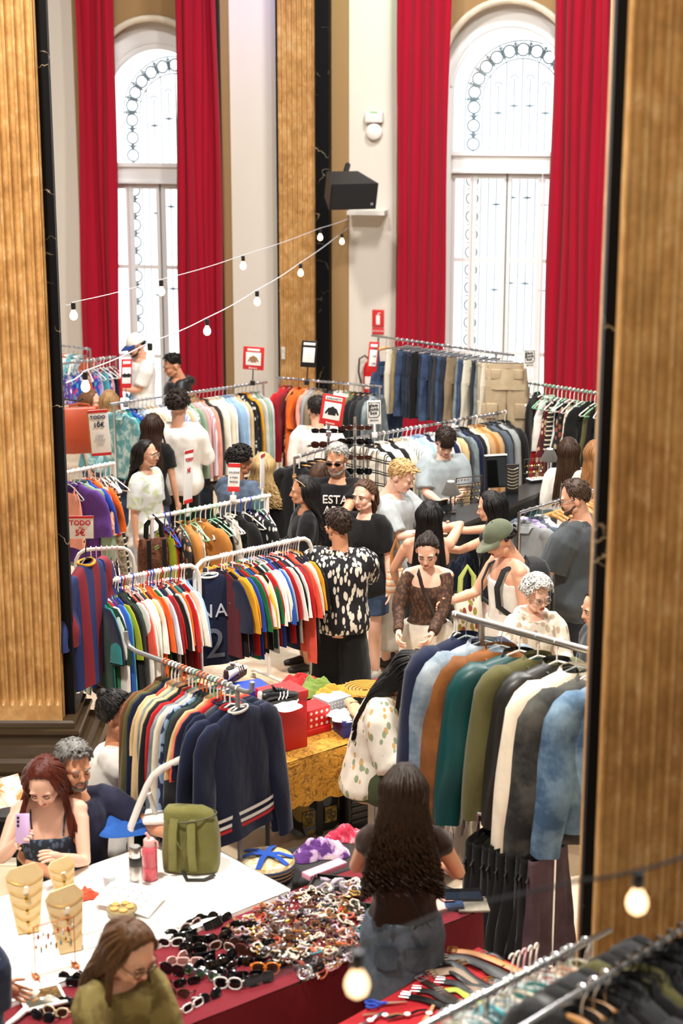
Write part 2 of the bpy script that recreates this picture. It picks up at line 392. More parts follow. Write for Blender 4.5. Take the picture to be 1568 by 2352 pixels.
# ---- windows
FRAME = plain('#e9ebec', .45); GRILLE = plain('#7f98a6', .6)
def ring_poly(b, outer, inner, y0, y1):
    n = len(outer)
    b.loft([[V((p[0], y, p[1])) for p in poly] for poly, y in ((outer, y0), (inner, y0), (inner, y1), (outer, y1))] + [[V((p[0], y0, p[1])) for p in outer]], False, False, False)
for k, (cx, zs) in enumerate(wins):
    root = D.objects.new('window_%d' % (k+1), None); COL.objects.link(root); struct(root); root.matrix_world = WALL_M
    R, zi = .70, zs - .27
    zt = zs - 1.01; zt2 = zt - .26                                  # transom
    f = MB()
    o = [(cx - WR, 0)] + arch_pts(cx, zs, WR) + [(cx + WR, 0)]
    i_ = [(cx - R, 0)] + arch_pts(cx, zi, R) + [(cx + R, 0)]
    ring_poly(f, o, i_, .20, .30)
    f.build('frame', FRAME, root, ang=30)
    m_ = MB(); m_.tube([V((cx - WR - .02, -.01, 0))] + [V((x, -.01, z)) for x, z in arch_pts(cx, zs, WR + .02)] + [V((cx + WR + .02, -.01, 0))], .045, 8)
    m_.build('arch_moulding', plaster('#d8cdb8'), root)
    m2 = MB(); m2.tube([V((x, .2, z)) for x, z in arch_pts(cx, zi + .06, R + .03)], .02, 6); m2.build('bead', FRAME, root)
    t = MB(); t.box((cx, .23, (zt + zt2)/2), (2*R, .12, zt - zt2)); t.box((cx, .18, zt - .02), (2*R, .1, .05)); t.box((cx, .18, zt2 + .015), (2*R, .1, .03))
    t.build('transom', FRAME, root, smooth=False)
    # leaves: side lights and two casements
    for nm, x0, x1 in (('side_light', cx - R, cx - R + .26), ('casement', cx - R + .26, cx), ('casement', cx, cx + R - .26), ('side_light', cx + R - .26, cx + R)):
        l = MB(); st = .05 if nm == 'casement' else .035
        for x in (x0 + st/2 + .004, x1 - st/2 - .004): l.box((x, .25, zt2/2), (st, .07, zt2))
        for z in (zt2 - .04, zt2 - 1.1, zt2 - 2.3, .06): l.box(((x0+x1)/2, .25, z), (x1 - x0 - .02, .05, .05 if z < zt2 - .1 else .075))
        lo = l.build(nm, FRAME if nm == 'casement' else plain('#e6dfe0', .45), root, smooth=False)
        g = MB(); g.box(((x0+x1)/2, .25, zt2/2), (x1 - x0 - .06, .006, zt2 - .05)); g.build('pane', pane_mat(), lo, smooth=False)
    h = MB(); h.cyl((cx, .2, zt2 - .1), (cx, .2, zt2 + .06), .012); h.cyl((cx, .2, zt2 - 2.3), (cx, .2, zt2 - .1), .007); h.build('bolt', STEEL, root)
    gp = MB(); gp.prism(arch_pts(cx, zi, R - .005), .247, .253, 'y'); gp.build('fanlight_pane', pane_mat(), root, smooth=False)
    # wrought grille outside
    g = MB(); y = .62; off = .36                                    # grille stands out in the street, seen shifted to the right
    gx = cx + .12; Ro, Ri = .72, .50; zg = zi - .1
    for q in (Ro, Ri): g.tube([V((x, y, z)) for x, z in [(gx - q, 0)] + arch_pts(gx, zg, q, 30) + [(gx + q, 0)]], .009, 6)
    for j in range(11):
        a = PI*(j + .5)/11; c = V((gx - (Ro+Ri)/2*cos(a), y, zg + (Ro+Ri)/2*sin(a)))
        g.tube([c + V((.078*cos(t), 0, .078*sin(t))) for t in [2*PI*s/14 for s in range(14)]], .012, 6, True)
        a = PI*j/11; c = V((gx - (Ro+Ri)/2*cos(a), y, zg + (Ro+Ri)/2*sin(a))); d = V((-cos(a), 0, sin(a))); e = V((sin(a), 0, cos(a)))
        for p, q in ((c - d*.1, c + d*.1),): g.tube([p, c, q], [.006, .022, .006], 6)
        for s in (-1, 1): g.tube([c, c + d*.05 + e*.03*s, c + d*.09 + e*.012*s], [.014, .01, .006], 6)
        g.ell(c, (.03, .012, .03), nu=8, nv=6)
    z = zg - .1
    while z > .3:
        for s in (-1, 1):
            c = V((gx + s*(Ro+Ri)/2, y, z))
            g.tube([c + V((.078*cos(t), 0, .078*sin(t))) for t in [2*PI*q/14 for q in range(14)]], .012, 6, True)
            c2_ = c - V((0, 0, .115)); g.ell(c2_, (.035, .012, .03), nu=8, nv=6)
            for sx in (-1, 1): g.tube([c2_, c2_ + V((sx*.06, 0, .012)), c2_ + V((sx*.085, 0, -.01))], [.013, .01, .006], 6)
        z -= .23
    for j, x in enumerate((-.40, -.30, -.20, -.10, 0, .10, .20, .30, .40)):
        ztop = zg + math.sqrt(Ri*Ri - x*x) - .01
        if j % 2: ztop -= .22
        g.cyl((gx + x, y, 0), (gx + x, y, ztop), .009, n=6)
    for x0 in (-.35, -.15, .05, .25):
        zz = zg + math.sqrt(Ri*Ri - (x0 + .05)**2) - .22
        g.tube([V((gx + x0 + .05 - .05*cos(PI*t/8), y, zz + .05*sin(PI*t/8) - .02)) for t in range(9)], .009, 6)
        for zz2 in (zz - .35, zz - 1.5, zz - 2.6): g.tube([(gx + x0 - .02, y, zz2), (gx + x0 + .05, y, zz2), (gx + x0 + .12, y, zz2)], [.006, .018, .006], 6)
    g.build('grille', GRILLE, root)
# ---- fluted pilaster and marble strips on the wall
def fluted(u0, u1, nfl, depth, z0, z1, y, endz=None):
    """front face grid with rounded hollows; local x,u, y forward is -y"""
    b = MB(); wd = u1 - u0; per = wd / nfl; NX = nfl*8
    zs = [z0, z1] if endz is None else [z0, endz - .02] + [endz + .02*k for k in range(0, 5)] + [endz + .16, z1]
    def fn(i, z):
        x = u0 + wd*i/NX; t = ((x - u0) / per) % 1.0; hw = .36
        s = abs(t - .5) / hw; dp = math.sqrt(max(0, 1 - s*s)) if s < 1 else 0
        if endz is not None:
            lim = endz + per*hw - math.sqrt(max(0, (per*hw)**2 - ((t - .5)*per)**2)) if s < 1 else 99
            dp *= sm(lim - .004, lim + .03, z)
        return V((x, y + depth*dp, z))
    vs = [fn(i, z) for z in zs for i in range(NX + 1)]
    b.add(vs, [(j*(NX+1) + i, j*(NX+1) + i + 1, (j+1)*(NX+1) + i + 1, (j+1)*(NX+1) + i) for j in range(len(zs)-1) for i in range(NX)])
    return b
ua, ub, uc, ud = U(640, -.3), U(720, -.3), U(756, -.18), U(801, 0)
fl = fluted(ua, ub, 7, .035, 0, TOPZ, -.30); fl.box(((ua+ub)/2, -.12, TOPZ/2), (ub - ua, .24, TOPZ))
t1 = on_wall(struct(fl.build('trim_1', sienna(), ang=35)))
bm_ = MB(); bm_.box(((ub+uc)/2, -.10, TOPZ/2), (uc - ub, .2, TOPZ)); bm_.box((ua - .025, -.1, TOPZ/2), (.05, .2, TOPZ))
o = bm_.build('marble_strip', blackmarble(), t1, smooth=False)
b2 = MB(); b2.box(((uc+ud)/2, -.02, TOPZ/2), (ud - uc, .04, TOPZ)); b2.build('recess_panel', TAN, t1, smooth=False)
b3 = MB(); b3.box((U(524), -.06, TOPZ/2), (.09, .14, TOPZ)); on_wall(struct(b3.build('trim_2', TAN, smooth=False)))
b4 = MB(); b4.box((U(516), -.12, TOPZ/2), (.02, .2, TOPZ)); on_wall(struct(b4.build('trim_3', plain('#111111', .7), smooth=False)))
b5 = MB(); b5.box((U(1402), -.25, TOPZ/2), (.25, .1, TOPZ)); on_wall(struct(b5.build('trim_4', plain('#3a2a17', .7), smooth=False)))
b6 = MB(); b6.cyl((U(1391), -.33, 0), (U(1391), -.33, TOPZ), .018, n=8); on_wall(tag(b6.build('cable_pipe', plain('#cfcac0', .5)), 'thin pale vertical pipe beside the rightmost red curtain', 'pipe'))
# ---- curtains
def curtain(px0, px1, pxb0, pxb1, label, nf, seed):
    r = random.Random(seed); y0 = -.38; ua_, ub_ = U(px0, y0, 5), U(px1, y0, 5); va, vb = U(pxb0, y0, 860), U(pxb1, y0, 860)
    ph = [r.uniform(0, 6.28) for _ in range(6)]
    wds = [r.uniform(.5, 1.5) for _ in range(nf)]; tot = sum(wds); kn = [0]
    for q in wds: kn.append(kn[-1] + q/tot)
    def prof(t):
        for k in range(nf):
            if t <= kn[k+1] + 1e-9:
                s = (t - kn[k])/(kn[k+1] - kn[k]); return (abs(sin(PI*s))**.6) * (.6 + .4*sin(ph[k % 6] + k))
        return 0
    def fn(i, j):
        z = TOPZ*(1 - j) + .04; a = lerp(va, ua_, (z - 1.2)/4.7); e = lerp(vb, ub_, (z - 1.2)/4.7)
        t = i; x = a + (e - a)*t
        return V((x + .015*sin(z*1.3 + ph[0] + 8*t), y0 - .10*prof(t) + .02*sin(z*.8 + ph[1] + 5*t), z))
    b = MB(); b.grid(fn, nf*12, 26); b.grid(lambda i, j: fn(i, j) + V((0, .012, 0)), nf*12, 26)
    return on_wall(tag(b.build('curtain', velvet(), fixn=False, ang=80), label, 'curtain', None))
curtain(174, 262, 197, 277, 'tall red curtain at the far left, left of the left arched window', 5, 3)
curtain(403, 497, 412, 515, 'tall red curtain hanging between the left arched window and the white pier', 6, 4)
curtain(914, 1035, 907, 1018, 'tall red curtain on the left side of the right arched window', 6, 5)
curtain(1274, 1404, 1247, 1386, 'tall red curtain on the right, beside the dark marble pillar', 6, 8)
# ---- the two fore pillars
def pillar(Y, edge, strip, right, nfl, endz, base):
    """edge: pixel of the shaft/marble boundary, strip: pixel of the outer edge of the black strip"""
    xe = PY(edge[0], edge[1], Y).x; xs = PY(strip[0], strip[1], Y + .12).x; per = .0575; wd = per*nfl
    u0, u1 = (xe - wd, xe) if not right else (xe, xe + wd)
    b = fluted(u0, u1, nfl, .032, base[1], TOPZ, Y, endz); b.box(((u0+u1)/2, Y + .25, (TOPZ + base[1])/2), (wd, .44, TOPZ - base[1]))
    o = struct(b.build('fluted_pillar', sienna(), ang=35))
    s = MB(); a, c = min(xe, xs), max(xe, xs); s.box(((a+c)/2, Y + .15, TOPZ/2), (c - a, .07, TOPZ)); s.build('marble_strip', blackmarble(), o, smooth=False)
    m = MB(); z0, z1 = base
    prof = [(0, .0), (.015, .012), (.015, .05), (.045, .055), (.05, .075), (.03, .10), (.035, .13), (.08, .15), (.10, .19), (.10, .22), (.13, .24), (.14, .29), (.12, .33), (.16, .36), (.16, .42)]
    rings = []
    for ins, dz in prof:
        q = ins; rings.append([V((u0 - q, Y - q, z1 - dz)), V((max(u1, c if not right else u1) + q, Y - q, z1 - dz)), V((max(u1, c if not right else u1) + q, Y + .5 + q, z1 - dz)), V((u0 - q, Y + .5 + q, z1 - dz))])
    m.loft(rings); m.build('base_moulding', plain('#3d2f1f', .3), o, ang=20)
    k = MB(); k.box(((u0 + max(u1, c))/2, Y + .25, (z1 - .42)/2), (max(u1, c) - u0 + .36, .86, z1 - .42)); k.build('plinth', blackmarble(), o, smooth=False)
    return o
zb = PY(100, 1655, 10.2).z
pillar(10.2, (107, 800), (138, 800), False, 12, zb + .10, (0, zb))
pillar(5.6, (1424, 800), (1386, 800), True, 12, 1.1, (0, 1.0))
# ================================================================ people
def bake(b, vox, smooth=4, amp=0.0, freq=9, seed=0):
    """one continuous surface out of overlapping limbs, returned as an MB"""
    me = b.mesh('t', fixn=True); o = D.objects.new('t', me); COL.objects.link(o)
    m = o.modifiers.new('r', 'REMESH'); m.mode = 'VOXEL'; m.voxel_size = vox
    s = o.modifiers.new('s', 'SMOOTH'); s.iterations = smooth; s.factor = .5
    dg = bpy.context.evaluated_depsgraph_get(); dg.update()
    r = D.meshes.new_from_object(o.evaluated_get(dg))
    out = MB(); off = V((seed*3.1, seed*1.7, seed))
    if amp:
        out.v = [v.co + v.normal*(amp*(noise.noise(V((v.co.x*freq, v.co.y*freq, v.co.z*freq*.55)) + off) + .5*noise.noise(V((v.co.x*freq*2.3, v.co.y*freq*2.3, v.co.z*freq*1.1)) + off))) for v in r.vertices]
    else: out.v = [v.co.copy() for v in r.vertices]
    out.f = [tuple(p.vertices) for p in r.polygons]; out.m = [0]*len(out.f)
    D.objects.remove(o); D.meshes.remove(r); D.meshes.remove(me); return out
def merge(a, b, mi=None):
    o = len(a.v); a.v += b.v; a.f += [tuple(i + o for i in f) for f in b.f]; a.m += [mi]*len(b.f) if mi is not None else b.m
PROF = {'m': [(-.16, .120, .09), (-.11, .158, .108), (-.05, .172, .118), (.03, .166, .114), (.12, .153, .106), (.22, .163, .112), (.32, .178, .12), (.40, .182, .112), (.45, .150, .088), (.485, .092, .07), (.52, .058, .058)],
        'f': [(-.16, .125, .095), (-.11, .168, .118), (-.05, .180, .128), (.03, .160, .115), (.12, .130, .096), (.20, .136, .102), (.29, .152, .122), (.36, .155, .112), (.42, .150, .092), (.455, .120, .075), (.485, .075, .06), (.52, .048, .05)]}
LIP, EYEW, EYED = plain('#b5605a', .45), plain('#e8e2dc', .3), plain('#1c1210', .25)
def person(label, at, h, yaw, sk, hair, top, bottom, L=None, R=None, lean=0, head=(0, 0, 0), sex='m', bulk=1.0, sit=None, eyes='open', glasses=None, beard=None, cap=None, hole=None, fingers=.5, feet=None, shoe='#2a2a2a', group=None, prof=None, Lh=None, Rh=None, world=None):
    k = h/1.72 if sit is None else h/1.34*1.0
    pel = .93*k if sit is None else sit
    prof = PROF[sex]
    # spine
    st = [V((0, 0, 0))]; dz = .02*k
    def th(z): return rad(lean)*sm(-.02*k, .3*k, z)
    for i in range(60): a = th((i + .5)*dz); st.append(st[-1] + V((0, -sin(a), cos(a)))*dz)
    def sp(z):
        z *= k
        if z <= 0: return V((0, 0, pel + z))
        q = min(59.0, z/dz); i = int(q); return st[i].lerp(st[min(60, i+1)], q - i) + V((0, 0, pel))
    def ring(z, hw, hd, n=20, yo=0):
        c = sp(z); a = th(z*k); v = V((0, cos(a), sin(a)))
        return [c + V((hw*cos(2*PI*j/n), 0, 0)) + v*(hd*sin(2*PI*j/n) + yo) for j in range(n)]
    def torso(b, z0, z1, off, step=.025, flare=0.0, n=20):
        zs = []; z = z0
        while z < z1 - 1e-4: zs.append(z); z += step
        zs.append(z1)
        b.loft([ring(z, interp(prof, z)[0]*k*bulk + off + flare*max(0, (.12 - z)), interp(prof, z)[1]*k*bulk + off + flare*max(0, (.12 - z))*.8, n) for z in zs])
    # arms
    sw = (.178 if sex == 'm' else .158)*k*bulk**.5; ar = {}
    a_ = th(.44*k)
    for s, T, hint in ((1, L, Lh), (-1, R, Rh)):
        S = sp(.445) + V((s*sw, 0, 0)); ua, fa = .285*k, .25*k
        if T is None: T = V((s*(sw + .07*k), S.y - .03*k - .1*sin(a_), S.z - (ua + fa)*.985))
        else: T = V(T)*k if len(T) == 3 else V(T[:3])
        d = T - S
        if d.length > (ua + fa)*.995: d = d.normalized()*(ua + fa)*.995; T = S + d
        hint = V(hint) if hint else V((s*.45, .6, -.7)); hint = (hint - d.normalized()*hint.dot(d.normalized())).normalized()
        x = (ua*ua - fa*fa + d.length_squared)/(2*d.length); y = math.sqrt(max(0, ua*ua - x*x))
        E = S + d.normalized()*x + hint*y; ar[s] = (S, E, T)
    # legs
    lg = {}
    for s in (1, -1):
        Hh = V((s*.088*k, 0, pel - .07*k))
        if sit is None:
            f = (feet or {}).get(s, (s*.10*k, 0)); A = V((f[0], f[1], .085*k)); Kn = (Hh + A)/2 + V((s*.01, -.035*k, .02*k))
        else: Kn = V((s*.13*k, -.42*k, pel + .0)); A = V((s*.13*k, -.40*k, .085*k))
        lg[s] = (Hh, Kn, A)
    # head
    Mh = Matrix.Translation(sp(.53)) @ Matrix.Rotation(rad(head[0]), 4, 'Z') @ Matrix.Rotation(rad(head[1]) , 4, 'X') @ Matrix.Rotation(rad(head[2]), 4, 'Y') @ Matrix.Scale(k*1.04 if sit is None else k*1.02, 4)
    hb = MB(Mh); f_ = sex == 'f'
    hb.ell((0, .010, .165), (.076, .096, .090), nu=24, nv=16); hb.ell((0, -.038, .108), (.057 if f_ else .061, .060, .076), nu=20, nv=14)
    hb.ell((0, -.076, .050), (.022 if f_ else .028, .022, .019)); hb.ell((0, -.030, .155), (.068, .062, .06), nu=20, nv=12)
    for s in (1, -1):
        hb.ell((s*.034, -.068, .106), (.026, .026, .030)); hb.ell((s*.032, -.080, .158), (.026, .014, .012)); hb.ell((s*.077, .014, .125), (.010, .021, .032), Matrix.Rotation(rad(s*18), 3, 'Z'))
        hb.ell((s*.011, -.098, .103), (.009, .010, .008))
        hb.limb([(s*.05, -.01, .07), (s*.03, -.055, .052)], [.022, .02])
    hb.limb([(0, -.088, .150), (0, -.100, .125), (0, -.111, .107)], [.008, .010, .012]); hb.ell((0, -.086, .073), (.028, .016, .018))
    nr = .058 if sex == 'm' else .048
    hb.limb([(0, .022, -.10), (0, .012, 0), (0, .006, .09)], [nr*1.1, nr, nr])
    hm = bake(hb, .0052*k, 3)
    # body
    b = MB(); torso(b, -.16, .52, 0)
    for s in (1, -1):
        S, E, T = ar[s]; q = (1.0 if sex == 'm' else .86)*k*bulk**.5
        b.limb([S + V((-s*.03, 0, -.005)), S.lerp(E, .2), S.lerp(E, .55), E, E.lerp(T, .3), E.lerp(T, .7), T], [.056*q, .053*q, .047*q, .040*q, .042*q, .034*q, .027*q])
        b.limb([S + V((-s*.10*k, .01, .035*k)), S], [.04*k, .052*q])
        Hh, Kn, A = lg[s]
        b.limb([Hh, Hh.lerp(Kn, .5), Kn, Kn.lerp(A, .35), Kn.lerp(A, .7), A], [.085*k*bulk, .075*k*bulk, .055*k, .057*k, .045*k, .038*k])
        # palm
        fd = (T - E).normalized(); side = fd.cross(V((0, 1, 0))); side = V((0, 0, 1)).cross(fd) if side.length < .2 else side
        pn = V((-s, -.3, 0)); pn = (pn - fd*pn.dot(fd)).normalized(); wv = fd.cross(pn).normalized()
        if abs(pn.dot(V((0, 0, 1)))) > 2: pass
        b.limb([T, T + fd*.035*k, T + fd*.075*k], [.024*k, .027*k, .025*k])
    bm = bake(b, .0105*k, 3)
    body = MB(); merge(body, bm, 0); merge(body, hm, 0)
    # hands: four curled fingers and a thumb each
    for s in (1, -1):
        S, E, T = ar[s]; fd = (T - E).normalized(); pn = V((-s, -.35, -.25)); pn = (pn - fd*pn.dot(fd)).normalized(); wv = fd.cross(pn).normalized()
        if wv.dot(V((0, -1, .4))) < 0: wv = -wv
        cu = fingers
        for j in range(4):
            o_ = (j - 1.5)*.0165*k; base = T + fd*.078*k - wv*o_; ln = [.92, 1.0, .95, .76][j]*k; d0 = fd; p = [base - fd*.02*k, base]
            for sgl, an in ((.036, cu*.5), (.024, cu*1.0), (.019, cu*1.5)):
                d0 = (fd*cos(an) + pn*sin(an)).normalized() - wv*(j - 1.5)*.05; p.append(p[-1] + d0*sgl*ln)
            body.mi = 0; body.limb(p, [.0088*k, .0092*k, .0085*k, .0078*k, .0068*k], 7)
        p0 = T + fd*.025*k + wv*.022*k; body.limb([p0, p0 + (fd*.6 + wv*.7 + pn*.25)*.035*k, p0 + (fd*1.25 + wv*.85 + pn*.5)*.045*k], [.012*k, .010*k, .008*k], 7)
    # face details
    fb = MB(Mh); fb.mi = 3; fb.ell((0, -.0985, .0775), (.021, .008, .0055), nu=12, nv=6); fb.ell((0, -.0975, .0695), (.018, .008, .006), nu=12, nv=6)
    for s in (1, -1):
        if eyes == 'open':
            fb.mi = 1; fb.ell((s*.032, -.0895, .1365), (.0145, .008, .0075), nu=12, nv=6)
            fb.mi = 2; fb.ell((s*.032, -.0955, .1365), (.0062, .0035, .0065), nu=10, nv=6)
            fb.tube([(s*.046, -.088, .137), (s*.040, -.0955, .1435), (s*.030, -.0985, .1445), (s*.018, -.094, .138)], .0022, 5)
        else:
            fb.mi = 2; fb.tube([(s*.047, -.086, .134), (s*.040, -.0945, .131), (s*.030, -.0975, .130), (s*.018, -.094, .133)], .0026, 5)
        fb.mi = 4; fb.tube([(s*.014, -.0985, .157), (s*.032, -.0985, .163), (s*.052, -.085, .158)], [.0035, .004, .002], 6)
    merge(body, fb)
    hc = hairm(*hair[1]) if isinstance(hair[1], tuple) else hairm(hair[1])
    # place
    Rz = Matrix.Rotation(rad(yaw), 3, 'Z')
    if world is not None: loc = V(world)
    else:
        topz = (Mh @ V((0, .0, .26)))
        w = P(at[0], at[1], topz.z); q = Rz @ topz; loc = V((w.x - q.x, w.y - q.y, 0))
    root = thing('person', label, 'person', loc, rad(yaw), group)
    body.build('body', [sk, EYEW, EYED, LIP, hc], root, ang=80, fixn=False)
    # hair
    style = hair[0]
    if style != 'none':
        ho = hair[2] if len(hair) > 2 else {}
        thick = ho.get('thick', .014); fr = ho.get('frizz', .003); fq = ho.get('freq', 40); fz = ho.get('front', .072); length = ho.get('len', .3); rng = random.Random(int(at[0]*7 + at[1]))
        hbm = MB(Mh); nu, nv = 44, 28; rings = []
        for i in range(nv + 1):
            el = lerp(-60, 90, i/nv); rg = []
            for j in range(nu):
                az = 2*PI*j/nu; d = V((sin(az)*cos(rad(el)), -cos(az)*cos(rad(el)), sin(rad(el))))
                p = V((d.x*.076, .010 + d.y*.096, .165 + d.z*.090)); aa = abs((math.degrees(az) + 180) % 360 - 180)
                zl = interp([(0, fz), (35, fz - .006), (58, fz - .03), (72, ho.get('temple', .0)), (90, ho.get('side', -.02)), (108, ho.get('side', -.02)), (125, -.05), (180, ho.get('nape', -.075))], aa)[0]
                e = sm(zl - .012, zl + .012, p.z - .165)
                tk = thick*(.55 + .45*sm(.0, .07, p.z - .165)) if style in ('short', 'fade') else thick
                if style == 'fade': tk = lerp(.002, thick, sm(.0, .055, p.z - .165))
                if cap and p.z - .165 > -.01: tk = .0
                nn = (0 if cap and p.z - .165 > -.01 else 1)*noise.noise(V((p.x*fq, p.y*fq, p.z*fq)))*fr*1.6 + (0 if cap and p.z - .165 > -.01 else 1)*noise.noise(V((p.x*fq*2.1, p.y*fq*2.1, p.z*fq*2.1)) + V((5, 0, 0)))*fr
                rg.append(p + d*lerp(-.03, tk + nn, e))
            rings.append(rg)
        hbm.loft(rings, False, True)
        def hairy(aa, el):
            d = V((sin(rad(aa))*cos(rad(el)), -cos(rad(aa))*cos(rad(el)), sin(rad(el)))); p = V((d.x*.076, .010 + d.y*.096, .165 + d.z*.090))
            zl = interp([(0, fz), (35, fz - .006), (58, fz - .03), (72, ho.get('temple', .0)), (90, ho.get('side', -.02)), (108, ho.get('side', -.02)), (125, -.05), (180, ho.get('nape', -.075))], abs((aa + 180) % 360 - 180))[0]
            return p, d, p.z - .165 > zl
        if style in ('short', 'fade', 'tail', 'bun', 'pony'):
            sweep = V((rng.uniform(-.4, .4), .5, -.5)); q = 0
            while q < (260 if style in ('short', 'fade') else 200):
                q += 1; aa, el = rng.uniform(-180, 180), math.degrees(math.asin(rng.uniform(-.6, 1))); p, d, ok = hairy(aa, el)
                if not ok or (cap and p.z - .165 > -.01) or (style == 'fade' and el < 25): continue
                e = thick*(.55 + .45*sm(.0, .07, p.z - .165)) if style in ('short', 'fade') else thick
                if style in ('short', 'fade'): dr = V((d.x*.9 + rng.uniform(-.5, .5), .4*d.y + (.5 if el < 50 else -.1) + rng.uniform(-.5, .5), -.9 + 1.1*(el > 55) + rng.uniform(-.3, .3)))
                else: dr = V(ho.get('at', (0, .115, .19))) - p
                dr = (dr - d*dr.dot(d)); dr = dr.normalized() if dr.length > 1e-4 else V((0, 1, 0)); L_ = rng.uniform(.022, .04); p0 = p + d*(e - .003); p1 = p0 + dr*L_*.5 + d*(.004 + fr*.4); p2 = p0 + dr*L_ + d*(fr*rng.uniform(-.3, .9) - L_*L_*2.0)
                hbm.tube([p0, p1, p2], [.005, .0055, .0018], 5)
        if ho.get('quiff'):
            for q in range(26):
                x = rng.uniform(-.05, .05); y0 = rng.uniform(-.085, .03); p0 = V((x, y0, .235 - 6*x*x - 1.5*(y0 + .01)**2)); dr = V((rng.uniform(-.02, .02), rng.uniform(-.03, .01), ho['quiff']))
                hbm.tube([p0, p0 + dr*.5, p0 + dr + V((0, -.012, -.004))], [.012, .010, .003], 5)
        if style in ('long', 'curly', 'wavy'):
            N = int(ho.get('n', 95)*1.7); wav = {'long': .004, 'wavy': .012, 'curly': .024}[style]*ho.get('wav', 1.0); wf = {'long': 9, 'wavy': 26, 'curly': 55}[style]; Mi = Mh.inverted(); vol = ho.get('vol', 1.0)
            for q in range(N):
                aa = rng.uniform(ho.get('open', 66), 180)*(1 if q % 2 else -1); az = rad(aa); lay = rng.uniform(.75, 1.08); ln = length*rng.uniform(.8, 1.06)*k; ph = rng.uniform(0, 6.28); pts = []; rs = []
                stx, cty = sin(az), -cos(az); crown = Mh @ V((stx*.040*lay, .012 + cty*.050*lay, .238 + .012*min(1, lay))); s1 = Mh @ V((stx*(.084 + .012*vol)*lay, .012 + cty*(.104 + .012*vol)*lay, .165)); s2 = Mh @ V((stx*.086*(.6 + .4*vol)*1.08, .02 + cty*.100*1.08, .07))
                end = s2 + V((stx*.05*vol*k, 0, -ln))
                if not ho.get('free'):
                    back = sp(.30); end.y = lerp(end.y, (back.y + .13*k + .03*rng.random()) if cty > -.25 else (back.y - .10*k), .85); s2y = s2
                m_ = s2.lerp(end, .35); 
                if not ho.get('free') and cty > -.25: m_.y = max(m_.y, sp(.45).y + .085*k)
                ctrl = [crown, s1, s2, m_, s2.lerp(end, .7) if ho.get('free') else m_.lerp(end, .55), end]
                M_ = 26
                for i in range(M_ + 1):
                    t = i/M_*(len(ctrl) - 1); a = min(int(t), len(ctrl) - 2); u = t - a; p0, p1, p2, p3 = ctrl[max(a-1, 0)], ctrl[a], ctrl[a+1], ctrl[min(a+2, len(ctrl)-1)]
                    pt = .5*((2*p1) + (p2 - p0)*u + (2*p0 - 5*p1 + 4*p2 - p3)*u*u + (3*p1 - p0 - 3*p2 + p3)*u**3)
                    g = sm(.3, 1, i/M_); wv_ = wav*g*k
                    pts.append(pt + V((wv_*sin(wf*i/M_ + ph), wv_*cos(wf*i/M_*.93 + ph), 0))); rs.append((.0115 if style == 'curly' else .0088)*k*(1 - .7*(i/M_)**2)*rng.uniform(.85, 1.15))
                hbm.M = None; hbm.tube(pts, rs, 5)
            hbm.M = Mh
        if style in ('bun', 'pony', 'tail'):
            bp = ho.get('at', (0, .115, .19))
            hbm.ell(bp, (.036, .034, .034), nu=14, nv=10)
            if style != 'bun':
                for q in range(30):
                    ph = rng.uniform(0, 6.28); e = V((rng.uniform(-.05, .05), .13 + rng.uniform(-.02, .05), .02 - length*rng.uniform(.7, 1))); p0 = V(bp); m_ = V((rng.uniform(-.03, .03), .155, .12))
                    hbm.tube([p0, p0.lerp(m_, .6) + V((0, .01, .01)), m_, m_.lerp(e, .5) + V((.012*sin(ph), .012*cos(ph), 0)), e], [.012, .015, .015, .012, .004], 5)
        if style == 'curls':
            for q in range(ho.get('n', 190)):
                el = rng.uniform(-30 if cap else -10, 90); aa = rng.uniform(-180, 180); d = V((sin(rad(aa))*cos(rad(el)), -cos(rad(aa))*cos(rad(el)), sin(rad(el)))); p = V((d.x*.078, .010 + d.y*.098, .165 + d.z*.092))
                zl = interp([(0, fz), (50, fz - .02), (72, .0), (180, -.05)], abs(aa))[0]
                if p.z - .165 < zl or (cap and p.z - .165 > -.005): continue
                c = p + d*(thick + rng.uniform(-.004, .008)); u = d.orthogonal().normalized(); w_ = d.cross(u); rr = ho.get('curl', .011)
                hbm.tube([c + u*rr*cos(t) + w_*rr*sin(t) + d*.0012*(t - q) for t in [q + .9*s for s in range(8)]], [.004, .006, .007, .007, .007, .006, .005, .003], 5)
        if ho.get('fringe'):
            for q in range(26):
                x = lerp(-.06, .06, q/25); hbm.tube([(x*.6, -.05, .248), (x*.9, -.098 + 4*x*x, .215), (x, -.108 + 6*x*x, .165 - .01*rng.random())], [.010, .010, .004], 5)
        hbm.build('hair', hc, root, ang=80)
    if beard:
        bb = MB(Mh)
        for s in (1, -1): bb.limb([(s*.054, -.012, .085), (s*.043, -.050, .056), (s*.020, -.080, .044), (0, -.086, .043)], [.014, .017, .017, .017])
        bb.limb([(-.028, -.092, .074), (-.014, -.103, .0875), (.014, -.103, .0875), (.028, -.092, .074)], [.006, .0065, .0065, .006])
        bb = bake(bb, .004*k, 2, .0015, 60); bb.build('beard', hairm(*beard) if isinstance(beard, tuple) else hairm(beard), root, ang=80)
